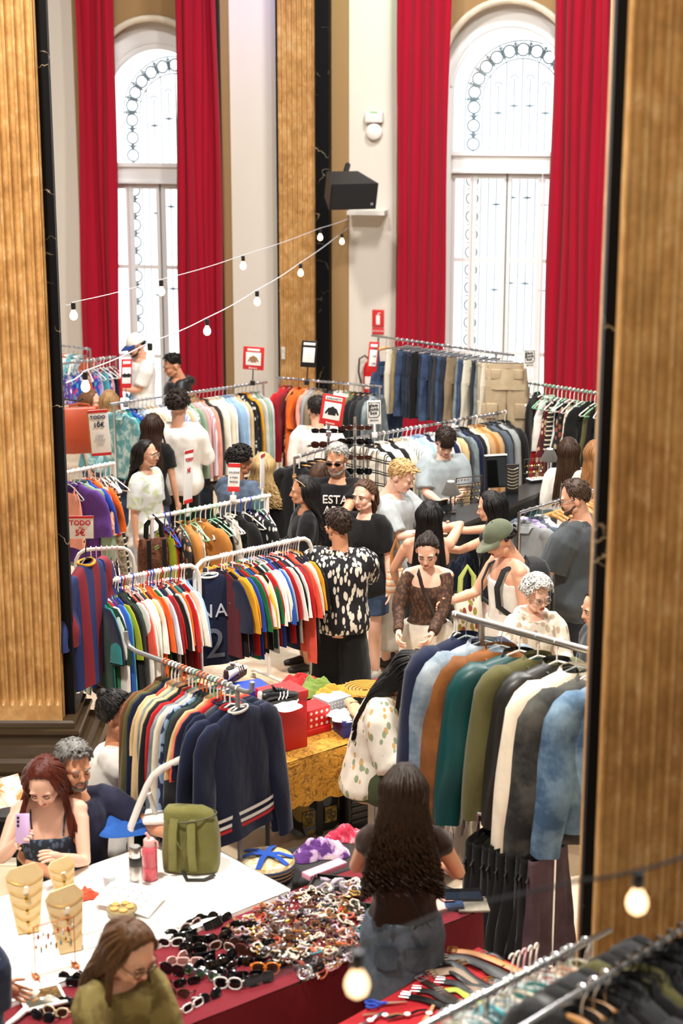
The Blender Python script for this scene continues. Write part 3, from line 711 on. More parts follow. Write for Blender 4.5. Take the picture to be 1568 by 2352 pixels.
    if glasses:
        gb = MB(Mh); style_, gc, lc = glasses
        for s in (1, -1):
            gb.mi = 0; gb.tube([(s*.034 + .025*cos(t), -.108 + .004*abs(cos(t)), .135 + .019*sin(t)*(1 if style_ != 'narrow' else .7)) for t in [2*PI*q/16 for q in range(16)]], .0026, 6, True)
            gb.tube([(s*.059, -.104, .140), (s*.078, -.06, .140), (s*.080, .02, .137)], .0022, 5)
            gb.mi = 1; gb.ell((s*.034, -.107, .135), (.024, .0015, .018 if style_ != 'narrow' else .013), nu=14, nv=8)
        gb.mi = 0; gb.tube([(-.010, -.109, .138), (0, -.112, .141), (.010, -.109, .138)], .0026, 5)
        gb.build('glasses', [plain(gc, .3), lc], root)
    if cap:
        cb = MB(Mh); rings = []
        for i in range(13):
            el = lerp(-3, 90, i/12); rings.append([V((sin(a)*cos(rad(el))*.094, .008 - cos(a)*cos(rad(el))*.114, .172 + sin(rad(el))*.105)) for a in [2*PI*j/28 for j in range(28)]])
        cb.loft(rings, False, True); cb.ell((0, .008, .278), (.008, .008, .005)); cp = cb.build('cap', cloth(cap[0]), root, ang=80)
        vb = MB(Mh); up = []; dn = []
        for i in range(17):
            a = lerp(-66, 66, i/16); x = sin(rad(a)); yy = -cos(rad(a)); e = cos(rad(a*1.3)) if abs(a) < 69 else 0
            up.append((V((x*.094, .008 + yy*.112, .178)), V((x*.098, .008 + yy*.112 - .085*max(0, e)**.6, .158 - .012*(1 - e)))))
        vb.loft([[a for a, _ in up], [a.lerp(c, .5) + V((0, 0, .006)) for a, c in up], [c for _, c in up], [c - V((0, 0, .005)) for _, c in up], [a - V((0, 0, .006)) for a, _ in up]], False, False, False); vb.build('brim', cloth(cap[1]), cp, ang=60)
    # clothes
    tk, tm = top[0], top[1]; to = top[2] if len(top) > 2 else {}
    loose = to.get('off', .020)*k; hem = to.get('hem', -.10); c = MB()
    if tk in ('strap', 'tank'):
        torso(c, hem, to.get('top', .355), loose*.6, flare=to.get('flare', 0))
    elif tk == 'scoop':
        torso(c, hem, .375, loose*.7, flare=to.get('flare', 0))
    else:
        torso(c, hem, .470, loose, flare=to.get('flare', .05))
        for s in (1, -1):
            S, E, T = ar[s]; c.limb([sp(.475) + V((s*.055*k, .01, 0)), S + V((-s*.02*k, 0, .012*k)), S.lerp(E, .15)], [.045*k, .055*k + loose*.4, .058*k + loose*.6])
    sl = to.get('sleeve', {'tee': .62, 'long': 1.95, 'scoop': 1.93, 'vest': 0}.get(tk, 0)); fl = to.get('cuff', 1.0)
    for s in (1, -1):
        if sl <= 0: continue
        S, E, T = ar[s]; pts = [S + V((-s*.03, 0, 0))]; rs = [.056*k + loose*.7]
        for q in (.25, .5, .75, 1.0, 1.25, 1.5, 1.75, 2.0):
            if q > sl: break
            pts.append(S.lerp(E, q) if q <= 1 else E.lerp(T, q - 1)); rs.append((interp([(0, .056), (.5, .050), (1, .044), (1.5, .040), (2, .030)], q)[0])*k*(1 if sex == 'm' else .9) + loose*fl)
        e = S.lerp(E, sl) if sl <= 1 else E.lerp(T, sl - 1); pts.append(e); rs.append((rs[-1] if sl < 1 else rs[-1]*.97))
        c.tube(pts, rs, 14)
        if tk == 'scoop': c.limb([sp(.36) + V((s*.10*k, .02*k, 0)), S + V((0, .015*k, -.015*k))], [.05*k, .052*k])
    if tk == 'tank':
        for s in (1, -1): c.tube([sp(.33) + V((s*.085*k, -.10*k, 0)), sp(.43) + V((s*.095*k, -.065*k, 0)), sp(.475) + V((s*.10*k, .01*k, .02*k)), sp(.43) + V((s*.095*k, .085*k, 0)), sp(.33) + V((s*.085*k, .10*k, 0))], [.034*k, .028*k, .026*k, .03*k, .04*k], 8, flat=1)
    cb = bake(c, .0115*k, 3, to.get('fold', .011), to.get('freq', 8), rng.random()*9 if style != 'none' else 1)
    to_ = cb.build(to.get('name', {'tee': 'top', 'long': 'top'}.get(tk, 'top')), tm, root, ang=80, fixn=False)
    if tk == 'strap':
        for s in (1, -1):
            q = MB(); q.tube([sp(.34) + V((s*.08*k, -.112*k, 0)), sp(.43) + V((s*.09*k, -.085*k, .01)), sp(.470) + V((s*.095*k, .01*k, .018*k)), sp(.43) + V((s*.085*k, .095*k, 0)), sp(.33) + V((s*.08*k, .115*k, 0))], .005*k, 6); q.build('strap', tm, to_)
    if to.get('collar'):
        q = MB(); a0 = th(.5*k); cc = sp(.50); v = V((0, cos(a0), sin(a0))); w_ = V((0, -sin(a0), cos(a0)))
        R0 = [cc + V((.078*k*cos(t), 0, 0)) + v*(.072*k*sin(t) + .012*k) - w_*(.03*k + .03*k*max(0, -sin(t))**2) for t in [2*PI*j/24 for j in range(24)]]
        R1 = [cc + V((.066*k*cos(t), 0, 0)) + v*(.064*k*sin(t) + .012*k) + w_*(.012*k - .035*k*max(0, -sin(t))**2) for t in [2*PI*j/24 for j in range(24)]]
        R2 = [cc + V((.094*k*cos(t), 0, 0)) + v*(.090*k*sin(t) + .010*k) - w_*(.034*k + .055*k*max(0, -sin(t))**3) for t in [2*PI*j/24 for j in range(24)]]
        q.loft([R0, R1, R2], False, False); q.build('collar', to['collar'] if to['collar'] is not True else tm, to_, ang=60)
    if to.get('hood'):
        q = MB(); a0 = sp(.47); q.limb([a0 + V((-.10*k, .06*k, .01)), a0 + V((-.06*k, .12*k, .01)), a0 + V((0, .14*k, .0)), a0 + V((.06*k, .12*k, .01)), a0 + V((.10*k, .06*k, .01)), a0 + V((.09*k, -.02*k, .0))], [.05*k, .06*k, .065*k, .06*k, .05*k, .035*k]); q = bake(q, .012*k, 3, .006, 12); q.build('hood', tm, to_, ang=80, fixn=False)
    bk, bm_ = bottom[0], bottom[1]; bo = bottom[2] if len(bottom) > 2 else {}; lo = bo.get('off', .014)*k
    if bk != 'none':
        c = MB()
        if bk == 'skirt':
            ln = bo.get('len', .42)*k; hem_ = pel - ln; hw, hd = interp(prof, -.08); n = 24; rings = []
            for i in range(12):
                z = lerp(.06, -ln/k + .0, i/11); w1, d1 = interp(prof, max(z, -.08)); fz_ = max(0, -.08 - z)*bo.get('flare', .12); cc = sp(max(z, 0)) if z > 0 else V((0, 0, pel + z*k))
                rings.append([cc + V(((w1*k*bulk + lo + fz_)*cos(2*PI*j/n), (d1*k*bulk + lo + fz_)*sin(2*PI*j/n), 0)) for j in range(n)])
            c.loft(rings)
        else:
            torso(c, -.13, .07, lo)
            sl = bo.get('len', 1.93)
            for s in (1, -1):
                Hh, Kn, A = lg[s]; pts = [Hh + V((0, 0, .05*k))]; rs = [.085*k*bulk + lo]
                for q in (.25, .5, .75, 1.0, 1.25, 1.5, 1.75, 1.95):
                    if q > sl: break
                    pts.append(Hh.lerp(Kn, q) if q <= 1 else Kn.lerp(A, q - 1)); rs.append(interp([(0, .088), (.5, .078), (1, .062), (1.5, .056), (2, .05)], q)[0]*k*bulk + lo + bo.get('wide', 0)*q*k)
                c.tube(pts, rs, 14)
        cb = bake(c, .013*k, 3, bo.get('fold', .007), 8, 3)
        cb.build({'skirt': 'skirt', 'shorts': 'shorts'}.get(bk, 'trousers'), bm_, root, ang=80, fixn=False)
    for s in (1, -1):
        A = lg[s][2]; q = MB(); rings = []
        for t, w_, hh in ((-.075, .022, .05), (-.06, .034, .075), (-.02, .038, .085), (.04, .038, .075), (.10, .045, .055), (.15, .042, .045), (.18, .026, .035)):
            rings.append([V((A.x + w_*k*cos(a), A.y - t*k, max(.002, (hh/2*(1 + sin(a)))*k))) for a in [2*PI*j/12 for j in range(12)]])
        q.loft(rings); q.build('shoe', plain(shoe, .6), root)
    root['_k'] = k
    return root, dict(sp=sp, th=th, Mh=Mh, ar=ar, lg=lg, k=k, pel=pel, prof=prof, root=root)
def strap_round(I, m, s=1, w=.02, name='crossbody_strap', label=None, group=None):
    """shoulder strap from one shoulder across the torso to the other hip, following the body"""
    k, sp, prof = I['k'], I['sp'], I['prof']; pts = []
    for i in range(25):
        t = i/24*2*PI; f = (1 + cos(t))/2                        # 1 at shoulder, 0 at hip
        z = lerp(-.04, .475, f); hw, hd = interp(prof, min(z, .44)); x = s*lerp(-1.0, .50, f)*hw; ww = max(0, 1 - (x/(hw*1.02))**2)**.5
        y = -sin(t)*0 + (-(hd + .026)*(1 if sin(t) > 0 else -1))*max(.12, ww) if 0 < i < 24 and i != 12 else 0
        pts.append(sp(z) + V((x*k*1.04 + (s*.0), y*k, (.03*k if i in (0, 24) else 0))))
    b = MB(); b.tube(pts[:-1], w*k, 6, True, flat=.3, up=(0, 1, 0)); return b
SK1, SK2, SK3, SK4 = skin('#e0ac90'), skin('#cf9674'), skin('#b97f5c'), skin('#e8bda6')
CLEAR = pane_mat(); DARKL = plain('#15110e', .08)
PP = {}
def cast(key, *a, **k): r, i = person(*a, **k); PP[key] = (r, i); return r, i
BLK = cloth('#111113'); WTEE = cloth('#e9e7e3'); GTEE = cloth('#a9b0b3'); BPANT = cloth('#0e0e10'); JEAN = denim('#2b3850', '#465a78')
D1 = plain('#2a2a2a', .5)
cast(1, 'man in white T-shirt and white cap with blue brim at the left window', (303, 770), 1.84, -62, SK1, ('short', '#1d1512'), ('tee', WTEE, dict(off=.035, sleeve=.8)), ('pants', JEAN), L=(.02, -.30, 1.12), R=(-.12, -.26, 1.08), head=(0, 22, 0), beard='#2a1d17', cap=('#eeeae0', '#24407e'), glasses=('round', '#1a1a1a', CLEAR), eyes='down')
cast(2, 'young man in black hooded jacket looking down, before the red curtain', (387, 816), 1.76, -72, SK2, ('fade', '#120d0b', dict(thick=.022, frizz=.005, freq=60)), ('long', plain('#131315', .45), dict(off=.045, hood=True, fold=.012)), ('pants', BPANT), L=(.08, -.25, 1.0), R=(-.1, -.25, 1.0), head=(0, 22, 0), eyes='down')
cast(3, 'woman with wavy brown hair seen in profile behind the orange bag', (212, 897), 1.62, 85, SK1, ('wavy', '#5a3a22', dict(len=.22, vol=1.3)), ('tee', cloth('#5c8f96')), ('pants', JEAN), head=(0, 8, 0), sex='f')
cast(4, 'woman with straight dark blonde hair and teal tie-dyed top, her back turned', (250, 896), 1.66, 178, SK1, ('long', '#8a6a45', dict(len=.28)), ('long', blotch('#5f9aa3', '#b4d0cf', '#dfe9e4', 9), dict(off=.03)), ('pants', JEAN), sex='f')
cast(5, 'woman with long wavy dark brown hair leaning in beside the white sweater', (350, 950), 1.70, 160, SK1, ('wavy', '#2b1a12', dict(len=.36, vol=1.2)), ('tee', BLK), ('pants', JEAN), sex='f', lean=12)
cast(6, 'tall man with dark curly hair and loose white sweater, seen from behind', (408, 900), 1.84, 172, SK1, ('curls', '#241a15', dict(thick=.024, frizz=.010, freq=50, nape=-.05)), ('long', cloth('#ece8e1', .05), dict(off=.04, hem=-.16, flare=.10, fold=.016)), ('pants', BPANT), L=(.38, -.22, 1.02), R=(-.16, -.3, 1.1), bulk=1.0, Lh=(.8, .5, -.4))
cast('6b', 'woman with long light brown hair standing beyond the tall man in white', (440, 905), 1.68, 175, SK1, ('long', '#7b5a3c', dict(len=.42)), ('long', cloth('#b9a58d')), ('pants', JEAN), sex='f')
cast(7, 'woman with glasses in a pale floral short-sleeved blouse and light jeans, facing right', (337, 1012), 1.66, 62, SK1, ('long', '#17110f', dict(len=.28, vol=1.2, open=80)), ('tee', blotch('#dfe5e8', '#c9d0a0', '#9fb6d8', 13, .55, .05), dict(off=.03, hem=-.06, sleeve=.95, flare=.15, collar=cloth('#dfe7ec'))), ('pants', denim('#9fb2cc', '#c5d2e2')), sex='f', glasses=('round', '#b09a80', CLEAR), head=(12, 4, 0))
cast(8, 'man with black curly hair and blue-grey shirt, back turned behind the sign', (556, 1028), 1.70, 150, SK3, ('curls', '#15100e', dict(thick=.026, frizz=.010, freq=50)), ('tee', denim('#3f4d62', '#5b6b80'), dict(off=.03, sleeve=1.0, collar=True)), ('pants', JEAN), head=(-25, 10, 0), L=(.1, -.35, 1.05))
cast(9, 'woman with long curly blonde hair and black top, seen from behind', (604, 1040), 1.60, 172, SK4, ('curly', ('#a5804e', '#dcbc86'), dict(len=.30, vol=1.5, n=130)), ('tee', BLK), ('pants', BPANT), sex='f')
cast(10, 'man in white linen shirt, back turned, beside the red jacket poster', (727, 910), 1.78, 165, SK1, ('short', '#1c1614', dict(thick=.016)), ('long', cloth('#ebe9e6', .05), dict(off=.035, collar=True, fold=.011)), ('pants', BPANT), head=(25, 10, 0))
cast(11, 'grey-haired man in dark sunglasses and black lettered T-shirt, facing the camera', (772, 1022), 1.80, -8, SK2, ('short', ('#8a8a88', '#d0cfca'), dict(thick=.016, frizz=.006, quiff=.03)), ('tee', BLK, dict(off=.028)), ('pants', JEAN), L=(-.02, -.42, 1.12), R=(-.2, -.1, .9), Lh=(.8, .1, -.8), glasses=('narrow', '#0c0c0c', DARKL), head=(-8, 8, 0), beard=('#777068', '#aaa49b'))
cast(12, 'woman with long brown hair and black sweater, back turned, before the grey-haired man', (738, 1062), 1.60, 172, SK1, ('wavy', '#3d281b', dict(len=.34, vol=1.15, n=120)), ('long', BLK), ('pants', BPANT), sex='f')
cast(13, 'woman with long wavy black hair, sunglasses on her head and black jacket, facing left', (693, 1093), 1.66, -78, SK2, ('wavy', '#131010', dict(len=.36, vol=1.35, n=120, open=78)), ('long', BLK, dict(off=.03, collar=True)), ('skirt', cloth('#9a5418'), dict(len=.62)), sex='f', head=(-10, 6, 0), R=(-.1, -.3, 1.05), L=(.1, -.3, 1.05))
cast(14, 'woman in black T-shirt and frayed denim shorts, ponytail, looking toward the camera', (834, 1104), 1.68, -22, SK4, ('tail', '#4a3426', dict(thick=.010, len=.22, front=.062)), ('tee', BLK, dict(off=.032, hem=-.16, sleeve=.85, flare=.2)), ('shorts', denim('#27364f', '#3f5472'), dict(len=.85, off=.03, wide=.03)), sex='f', head=(-12, 6, 0), L=(.26, -.1, .85), R=(-.2, -.2, .95), shoe='#c9c5bc')
cast(15, 'man with short dark hair in black and white leaf-print shirt, seen from behind', (775, 1170), 1.74, 172, SK2, ('short', '#2a1e18', dict(thick=.018, frizz=.006, quiff=.035)), ('tee', floral('#12121a', '#e6dfd2', None, 27, .33, .36, True), dict(off=.042, hem=-.12, sleeve=.85, cuff=1.3, collar=True, fold=.008)), ('pants', BPANT, dict(off=.016, wide=.05)), R=(.0, -.36, 1.22), L=(.20, -.36, 1.02), head=(35, 6, 0), bulk=1.08, Rh=(-.9, .4, -.7), Lh=(.9, .5, -.6))
cast(16, 'blond man in grey T-shirt looking down to the right, light trousers', (938, 1062), 1.80, 58, SK4, ('short', ('#b98d55', '#e3c08a'), dict(thick=.016, frizz=.005, quiff=.02)), ('tee', GTEE, dict(off=.038, hem=-.16, sleeve=.9, flare=.18, fold=.011)), ('pants', cloth('#b7b2a6'), dict(off=.035, wide=.03)), L=(.12, -.42, 1.2), R=(-.12, -.4, 1.2), head=(10, 28, 0), eyes='down')
cast(17, 'young man with dark fringe in grey T-shirt looking down behind the stall', (1026, 992), 1.73, 8, SK4, ('short', '#221812', dict(thick=.022, frizz=.005, front=.05, fringe=True)), ('tee', cloth('#9ba5aa'), dict(off=.035, sleeve=.9)), ('pants', BPANT), L=(.06, -.34, 1.10), R=(-.10, -.36, 1.08), head=(0, 34, 0), eyes='down')
cast(18, 'woman with long straight black hair and bare shoulders raising her left elbow, back turned', (986, 1150), 1.68, 178, SK1, ('long', '#0f0c0c', dict(len=.52, n=130)), ('strap', BLK, dict(top=.30)), ('pants', BPANT), sex='f', R=(-.02, -.25, 1.40), Rh=(-1, -.1, .35), L=(.26, -.30, .98), Lh=(.8, .4, -.6), bulk=1.08)
cast(19, 'woman with long black hair in black top stretching her arm to the left', (1118, 1130), 1.66, -105, SK1, ('long', '#0f0c0c', dict(len=.5, n=110, vol=1.1)), ('tee', BLK, dict(sleeve=.3)), ('skirt', cloth('#d9c3bd'), dict(len=.36)), sex='f', R=(-.25, -.52, 1.32), L=(.1, -.5, 1.25), head=(0, 15, 0))
cast(20, 'woman in brown lace top and cream trousers looking down at her hands', (979, 1236), 1.64, -6, SK4, ('tail', '#221814', dict(thick=.010, len=.2, front=.064)), ('scoop', floral('#3a2418', '#5c3d2a', None, 40, .4), dict(off=.010, hem=-.16, flare=.15)), ('pants', cloth('#d8d0c2'), dict(off=.04, wide=.03)), sex='f', L=(.05, -.34, 1.0), R=(-.20, -.34, 1.0), head=(-4, 28, 0), eyes='down', fingers=.9)
cast(21, 'young man in olive cap and white tank top with a dark backpack, facing left', (1130, 1205), 1.76, -66, SK1, ('curls', '#1a1311', dict(thick=.016, frizz=.006)), ('tank', cloth('#e6e3dd'), dict(off=.022)), ('shorts', cloth('#d9d2c6'), dict(len=.9, off=.03)), R=(-.2, -.36, 1.10), L=(.25, -.02, .80), head=(0, 30, 0), cap=('#5d6350', '#6a6f5c'), eyes='down')
cast(22, 'man with glasses in dark grey short-sleeved shirt with shoulder strap, facing left', (1310, 1104), 1.86, -118, SK1, ('short', '#3b2c23', dict(thick=.015, frizz=.003)), ('tee', cloth('#41464a'), dict(off=.045, hem=-.2, sleeve=1.0, flare=.2, collar=True, cuff=1.5, fold=.012)), ('pants', denim('#161a22', '#232a36')), L=(.20, -.32, .98), R=(-.2, -.3, 1.0), head=(18, 16, 0), glasses=('round', '#1a1513', CLEAR), beard='#4a382d', bulk=1.1)
cast(23, 'elderly woman with white curly hair and glasses in a cream printed jacket', (1238, 1332), 1.56, 14, SK4, ('curls', ('#a9a9a6', '#efeeea'), dict(thick=.030, frizz=.006, n=330, curl=.013, front=.066)), ('long', floral('#ddd3c2', '#b9a48c', '#f0e9dc', 20, .4), dict(off=.045, hood=True, fold=.012)), ('pants', cloth('#8a7f70')), sex='f', head=(10, 14, 0), glasses=('round', '#8a7a6a', CLEAR), bulk=1.12, L=(.16, -.32, .98), R=(-.2, -.3, 1.0))
cast(24, 'dark-haired woman smiling in profile, half hidden by the right dark pillar', (1362, 1358), 1.60, -70, SK1, ('tail', '#1d1613', dict(thick=.012, len=.25)), ('long', cloth('#3a3f44')), ('pants', JEAN), sex='f', head=(0, 14, 0))
cast(25, 'woman with long dark hair and white shoulder top behind the small lamp', (1306, 1005), 1.66, 178, SK1, ('long', ('#1a1310', '#4a3324'), dict(len=.42)), ('long', cloth('#e3ded6')), ('pants', BPANT), sex='f')
cast(26, 'woman with long light brown hair raising her arm to the dress rail', (1366, 1012), 1.66, 172, SK1, ('wavy', ('#6b4528', '#b07c4c'), dict(len=.46, n=120)), ('long', cloth('#d5cdc0')), ('pants', JEAN), sex='f', R=(-.12, -.45, 1.50))
cast(27, 'seated woman with black fringe and bun in white T-shirt and dark waistcoat', (272, 1590), 1.40, 78, SK3, ('bun', '#100d0d', dict(thick=.016, fringe=True, at=(0, .09, .235), side=-.06)), ('tee', cloth('#dedad4'), dict(off=.048, sleeve=.85, cuff=1.3)), ('pants', cloth('#26332e')), sex='f', sit=.60, R=(.0, -.22, 1.16), L=(.12, -.32, .90), head=(0, 4, 0))
cast(28, 'seated man with swept grey hair and beard in navy polo shirt', (172, 1712), 1.36, 30, SK2, ('short', ('#4a4744', '#9a9894'), dict(thick=.026, frizz=.006, quiff=.03, side=-.05)), ('tee', cloth('#22243a'), dict(off=.028, sleeve=.8, collar=True)), ('pants', JEAN), sit=.56, L=(.40, -.42, .88), R=(-.22, -.22, .72), head=(5, 10, 0), beard=('#4f4a44', '#8c867e'), eyes='down')
cast(29, 'woman with long auburn-brown hair in navy patterned strap dress looking at her phone', (90, 1768), 1.36, 4, SK4, ('long', ('#1d0f0c', '#6e2c1b'), dict(len=.26, vol=1.3, n=150, open=52, wav=2.0)), ('strap', floral('#1f2a3a', '#4f6078', None, 34, .36), dict(top=.33, hem=-.18, off=.016)), ('shorts', floral('#1f2a3a', '#4f6078', None, 34, .36), dict(len=.8, off=.02)), sex='f', sit=.58, R=(-.13, -.36, 1.0), L=(.08, -.34, .90), head=(-8, 38, 0), eyes='down', bulk=1.05)
cast(30, 'person in navy T-shirt with blond hair, cut off by the left picture edge', (-75, 1990), 1.70, 150, SK2, ('long', ('#8a5a2a', '#c98f4c'), dict(len=.12)), ('tee', cloth('#28344f'), dict(off=.028, sleeve=.85)), ('pants', cloth('#1d2940')), L=(.10, -.38, .98), R=(.02, -.26, 1.14), head=(10, 20, 0), sex='m')
cast(31, 'woman with long straight brown hair and glasses bending over the sunglasses, near the camera', (326, 2142), 1.66, 40, SK1, ('long', ('#2f1c10', '#6e4a2a'), dict(len=.36, n=150, open=62)), ('long', blotch('#6a5a2c', '#8a7a44', None, 10), dict(off=.03)), ('pants', JEAN), sex='f', head=(8, 34, 0), glasses=('round', '#2a2018', CLEAR), eyes='down', R=(-.1, -.4, 1.0), L=(.1, -.4, 1.0), lean=8)
cast(32, 'woman with long curly dark hair in brown sleeveless top and denim skirt, back turned', (930, 1754), 1.72, 176, SK2, ('curly', ('#0e0806', '#33200f'), dict(len=.40, vol=1.35, n=190)), ('tee', cloth('#2a1a14'), dict(off=.015, sleeve=.12, hem=.03, flare=0)), ('skirt', denim('#3a4654', '#66727f'), dict(len=.36, off=.018, flare=.05)), sex='f', L=(.17, -.38, 1.06), R=(-.20, -.36, 1.06), head=(0, 22, 0), Lh=(.7, .5, -.6), Rh=(-.7, .5, -.6), bulk=1.06)
pw = P(1005, 1800, .93)
cast(33, 'person in white floral blouse and olive trousers, long black hair, half behind the jackets', (985, 1518), 1.50, 62, SK2, ('long', '#0d0b0b', dict(len=.34, n=110, vol=1.2)), ('long', floral('#e3dccf', '#c9a46a', '#8f9c7c', 18, .28), dict(off=.045, fold=.016)), ('pants', cloth('#39402a'), dict(off=.03)), sex='f', sit=.66, lean=24, head=(0, 42, 0), L=(.12, -.42, .82), R=(-.12, -.42, .80), eyes='down')
# --- lettering and things worn
def on_chest(key, txt, size, z, m, x=0, off=.03, back=False, sp_=1.0):
    r, I = PP[key]; k = I['k']; hd = interp(I['prof'], z)[1]; c = I['sp'](z) + V((x, -(hd + off)*k, 0))
    return text_on(r, txt, size, c, m, spacing=sp_, ext=.012)
on_chest(11, 'ESTA', .10, .36, plain('#e8e6e0', .6), off=.028); on_chest(11, 'AR L', .10, .27, plain('#e8e6e0', .6), off=.03)
for z, t in ((.34, 'ROCK'), (.27, 'YARD'), (.20, 'CO'), (.08, 'ST. AZ.')): on_chest(1, t, .075, z, plain('#5f9ccc', .7), off=.048)
def worn(key, fn, name, label, cat, m, **k):
    r, I = PP[key]; b = fn(I); o = b.build(name, m); o.matrix_world = Matrix.Translation(r.location) @ Matrix.Rotation(r.rotation_euler.z, 4, 'Z'); return tag(o, label, cat)
STRAPM = cloth('#17171a')
worn(15, lambda I: strap_round(I, None, -1), 'bag_strap', 'black bag strap across the back of the leaf-print shirt', 'strap', STRAPM)
worn(20, lambda I: strap_round(I, None, -1, .022), 'bag_strap', 'dark brown bag strap across the brown lace top', 'strap', cloth('#2b1c14'))
worn(22, lambda I: strap_round(I, None, -1, .028), 'bag_strap', 'black bag strap across the dark grey shirt', 'strap', STRAPM)
worn(32, lambda I: strap_round(I, None, 1, .010), 'bag_strap', 'thin black bag strap across the brown sleeveless top', 'strap', STRAPM)
def sung(I):
    b = MB(I['Mh'])
    for s in (1, -1):
        b.mi = 1; b.ell((s*.034, -.062, .262), (.027, .020, .012), Matrix.Rotation(.5, 3, 'X')); b.mi = 0
        b.tube([(s*.06, -.06, .255), (s*.088, -.01, .22), (s*.092, .04, .16)], .003, 5)
    b.tube([(-.01, -.072, .262), (.01, -.072, .262)], .003, 5); return b
worn(13, sung, 'sunglasses', 'amber sunglasses pushed up on the head of the black-haired woman', 'sunglasses', [plain('#caa36a', .3), gloss('#7a4a1c')])
def pack(key, label, m, z=.27):
    r, I = PP[key]; k = I['k']; M = Matrix.Translation(r.location) @ Matrix.Rotation(r.rotation_euler.z, 4, 'Z'); t = thing('backpack', label, 'backpack'); t.matrix_world = M @ Matrix.Translation(I['sp'](z) + V((0, .225, -.02)))
    b = MB(); b.loft([[V((w*cos(a)*abs(cos(a))**-.35 if abs(cos(a)) > 1e-3 else 0, d*math.copysign(abs(sin(a))**.65, sin(a)), zz)) for a in [2*PI*j/28 + .01 for j in range(28)]] for zz, w, d in ((-.24, .12, .06), (-.23, .145, .085), (0, .15, .095), (.16, .135, .085), (.22, .10, .06), (.235, .05, .03))]); b.build('bag', m, t, ang=70)
    b = MB(); b.rbox((0, .10, -.10), (.2, .05, .2), .03); b.build('pocket', m, t)
    for s in (1, -1):
        b = MB(); b.tube([V((s*.09, -.11, .17)), V((s*.10, -.20, .245)), V((s*.105, -.32, .20)), V((s*.11, -.375, .08)), V((s*.125, -.365, -.06)), V((s*.16, -.22, -.18)), V((s*.13, -.09, -.2))], .026, 8, flat=.3, up=(0, 1, 0)); b.build('shoulder_strap', m, t)
    b = MB(); b.tube([(-.03, -.07, .22), (0, -.08, .26), (.03, -.07, .22)], .007, 6); b.build('handle', m, t)
pack(21, 'dark grey backpack on the back of the young man in the olive cap', cloth('#232527'))
def phone(key, s, label, c, case=True):
    r, I = PP[key]; S, E, T = I['ar'][s]; M = Matrix.Translation(r.location) @ Matrix.Rotation(r.rotation_euler.z, 4, 'Z'); fd = (T - E).normalized(); k = I['k']
    t = thing('phone', label, 'phone'); t.matrix_world = M @ Matrix.Translation(T + fd*.10*k + V((0, -.015, .045))) @ Matrix.Rotation(rad(-22), 4, 'X')
    b = MB(); b.rbox((0, 0, 0), (.072, .15, .009), .012, Matrix.Rotation(PI/2, 3, 'X')); b.build('case', gloss(c, .35), t)
    for j in range(3):
        b = MB(); b.cyl((-.022, -.0075, .055 - .02*j), (-.022, -.004, .055 - .02*j), .0068); b.build('camera_lens', gloss('#111111'), t)
phone(29, -1, 'lilac phone held by the woman with auburn-brown hair', '#c9a9d4'); phone(28, 1, 'black phone held by the seated grey-haired man', '#151517')
# back pockets and belt loops of the denim skirt
r_, I_ = PP[32]; sk_ = [c for c in r_.children if c.name.startswith('skirt')][0]; k_ = I_['k']
for s in (-1, 1):
    b = MB(); yb = (interp(PROF['f'], -.06)[1]*1.06 + .022)*k_
    b.grid(lambda i, j: V((s*.075*k_ + lerp(-.055, .055, i), yb*math.sqrt(max(0, 1 - ((s*.075*k_ + lerp(-.055, .055, i))/(.215*k_))**2)) + .006, I_['pel'] + lerp(-.15, -.04, j) - (.02*(1 - abs(2*i - 1)) if j < .01 else 0))), 8, 6); b.build('back_pocket', denim('#303c49', '#58646f'), sk_, fixn=False)
    b = MB(); q = I_['sp'](.04); b.rbox((s*.05*k_, yb*.93, q.z), (.014, .012, .055), .003); b.build('belt_loop', denim('#303c49', '#58646f'), sk_)
# ================================================================ clothes, hangers and racks
PAL = dict(red='#b5161c', crimson='#8e1420', coral='#e2523f', orange='#e0631a', mustard='#d7991f', yellow='#e8c33a', lime='#98a622', green='#1f6b3c', darkgreen='#173a2b', sage='#8ea58b', olive='#55522f',
  teal='#1f8484', turquoise='#4fa9b4', sky='#8fb0d0', paleblue='#bccbe0', blue='#1f4fa8', cobalt='#2142a8', navy='#141c38', purple='#5c3684', lilac='#b7a6cf', pink='#dba3a4', salmon='#e59a86', maroon='#571420',
  brown='#6a4424', caramel='#a86f32', tan='#b99368', beige='#cdb285', cream='#e3d8c2', white='#eceae4', grey='#8d9193', lightgrey='#bfc1c0', charcoal='#2f3134', black='#101012', taupe='#86745c', rust='#a2431d', khaki='#8d7d59', slate='#4c5664')
WORD = dict(darkgreen='dark green', paleblue='pale blue', lightgrey='light grey')
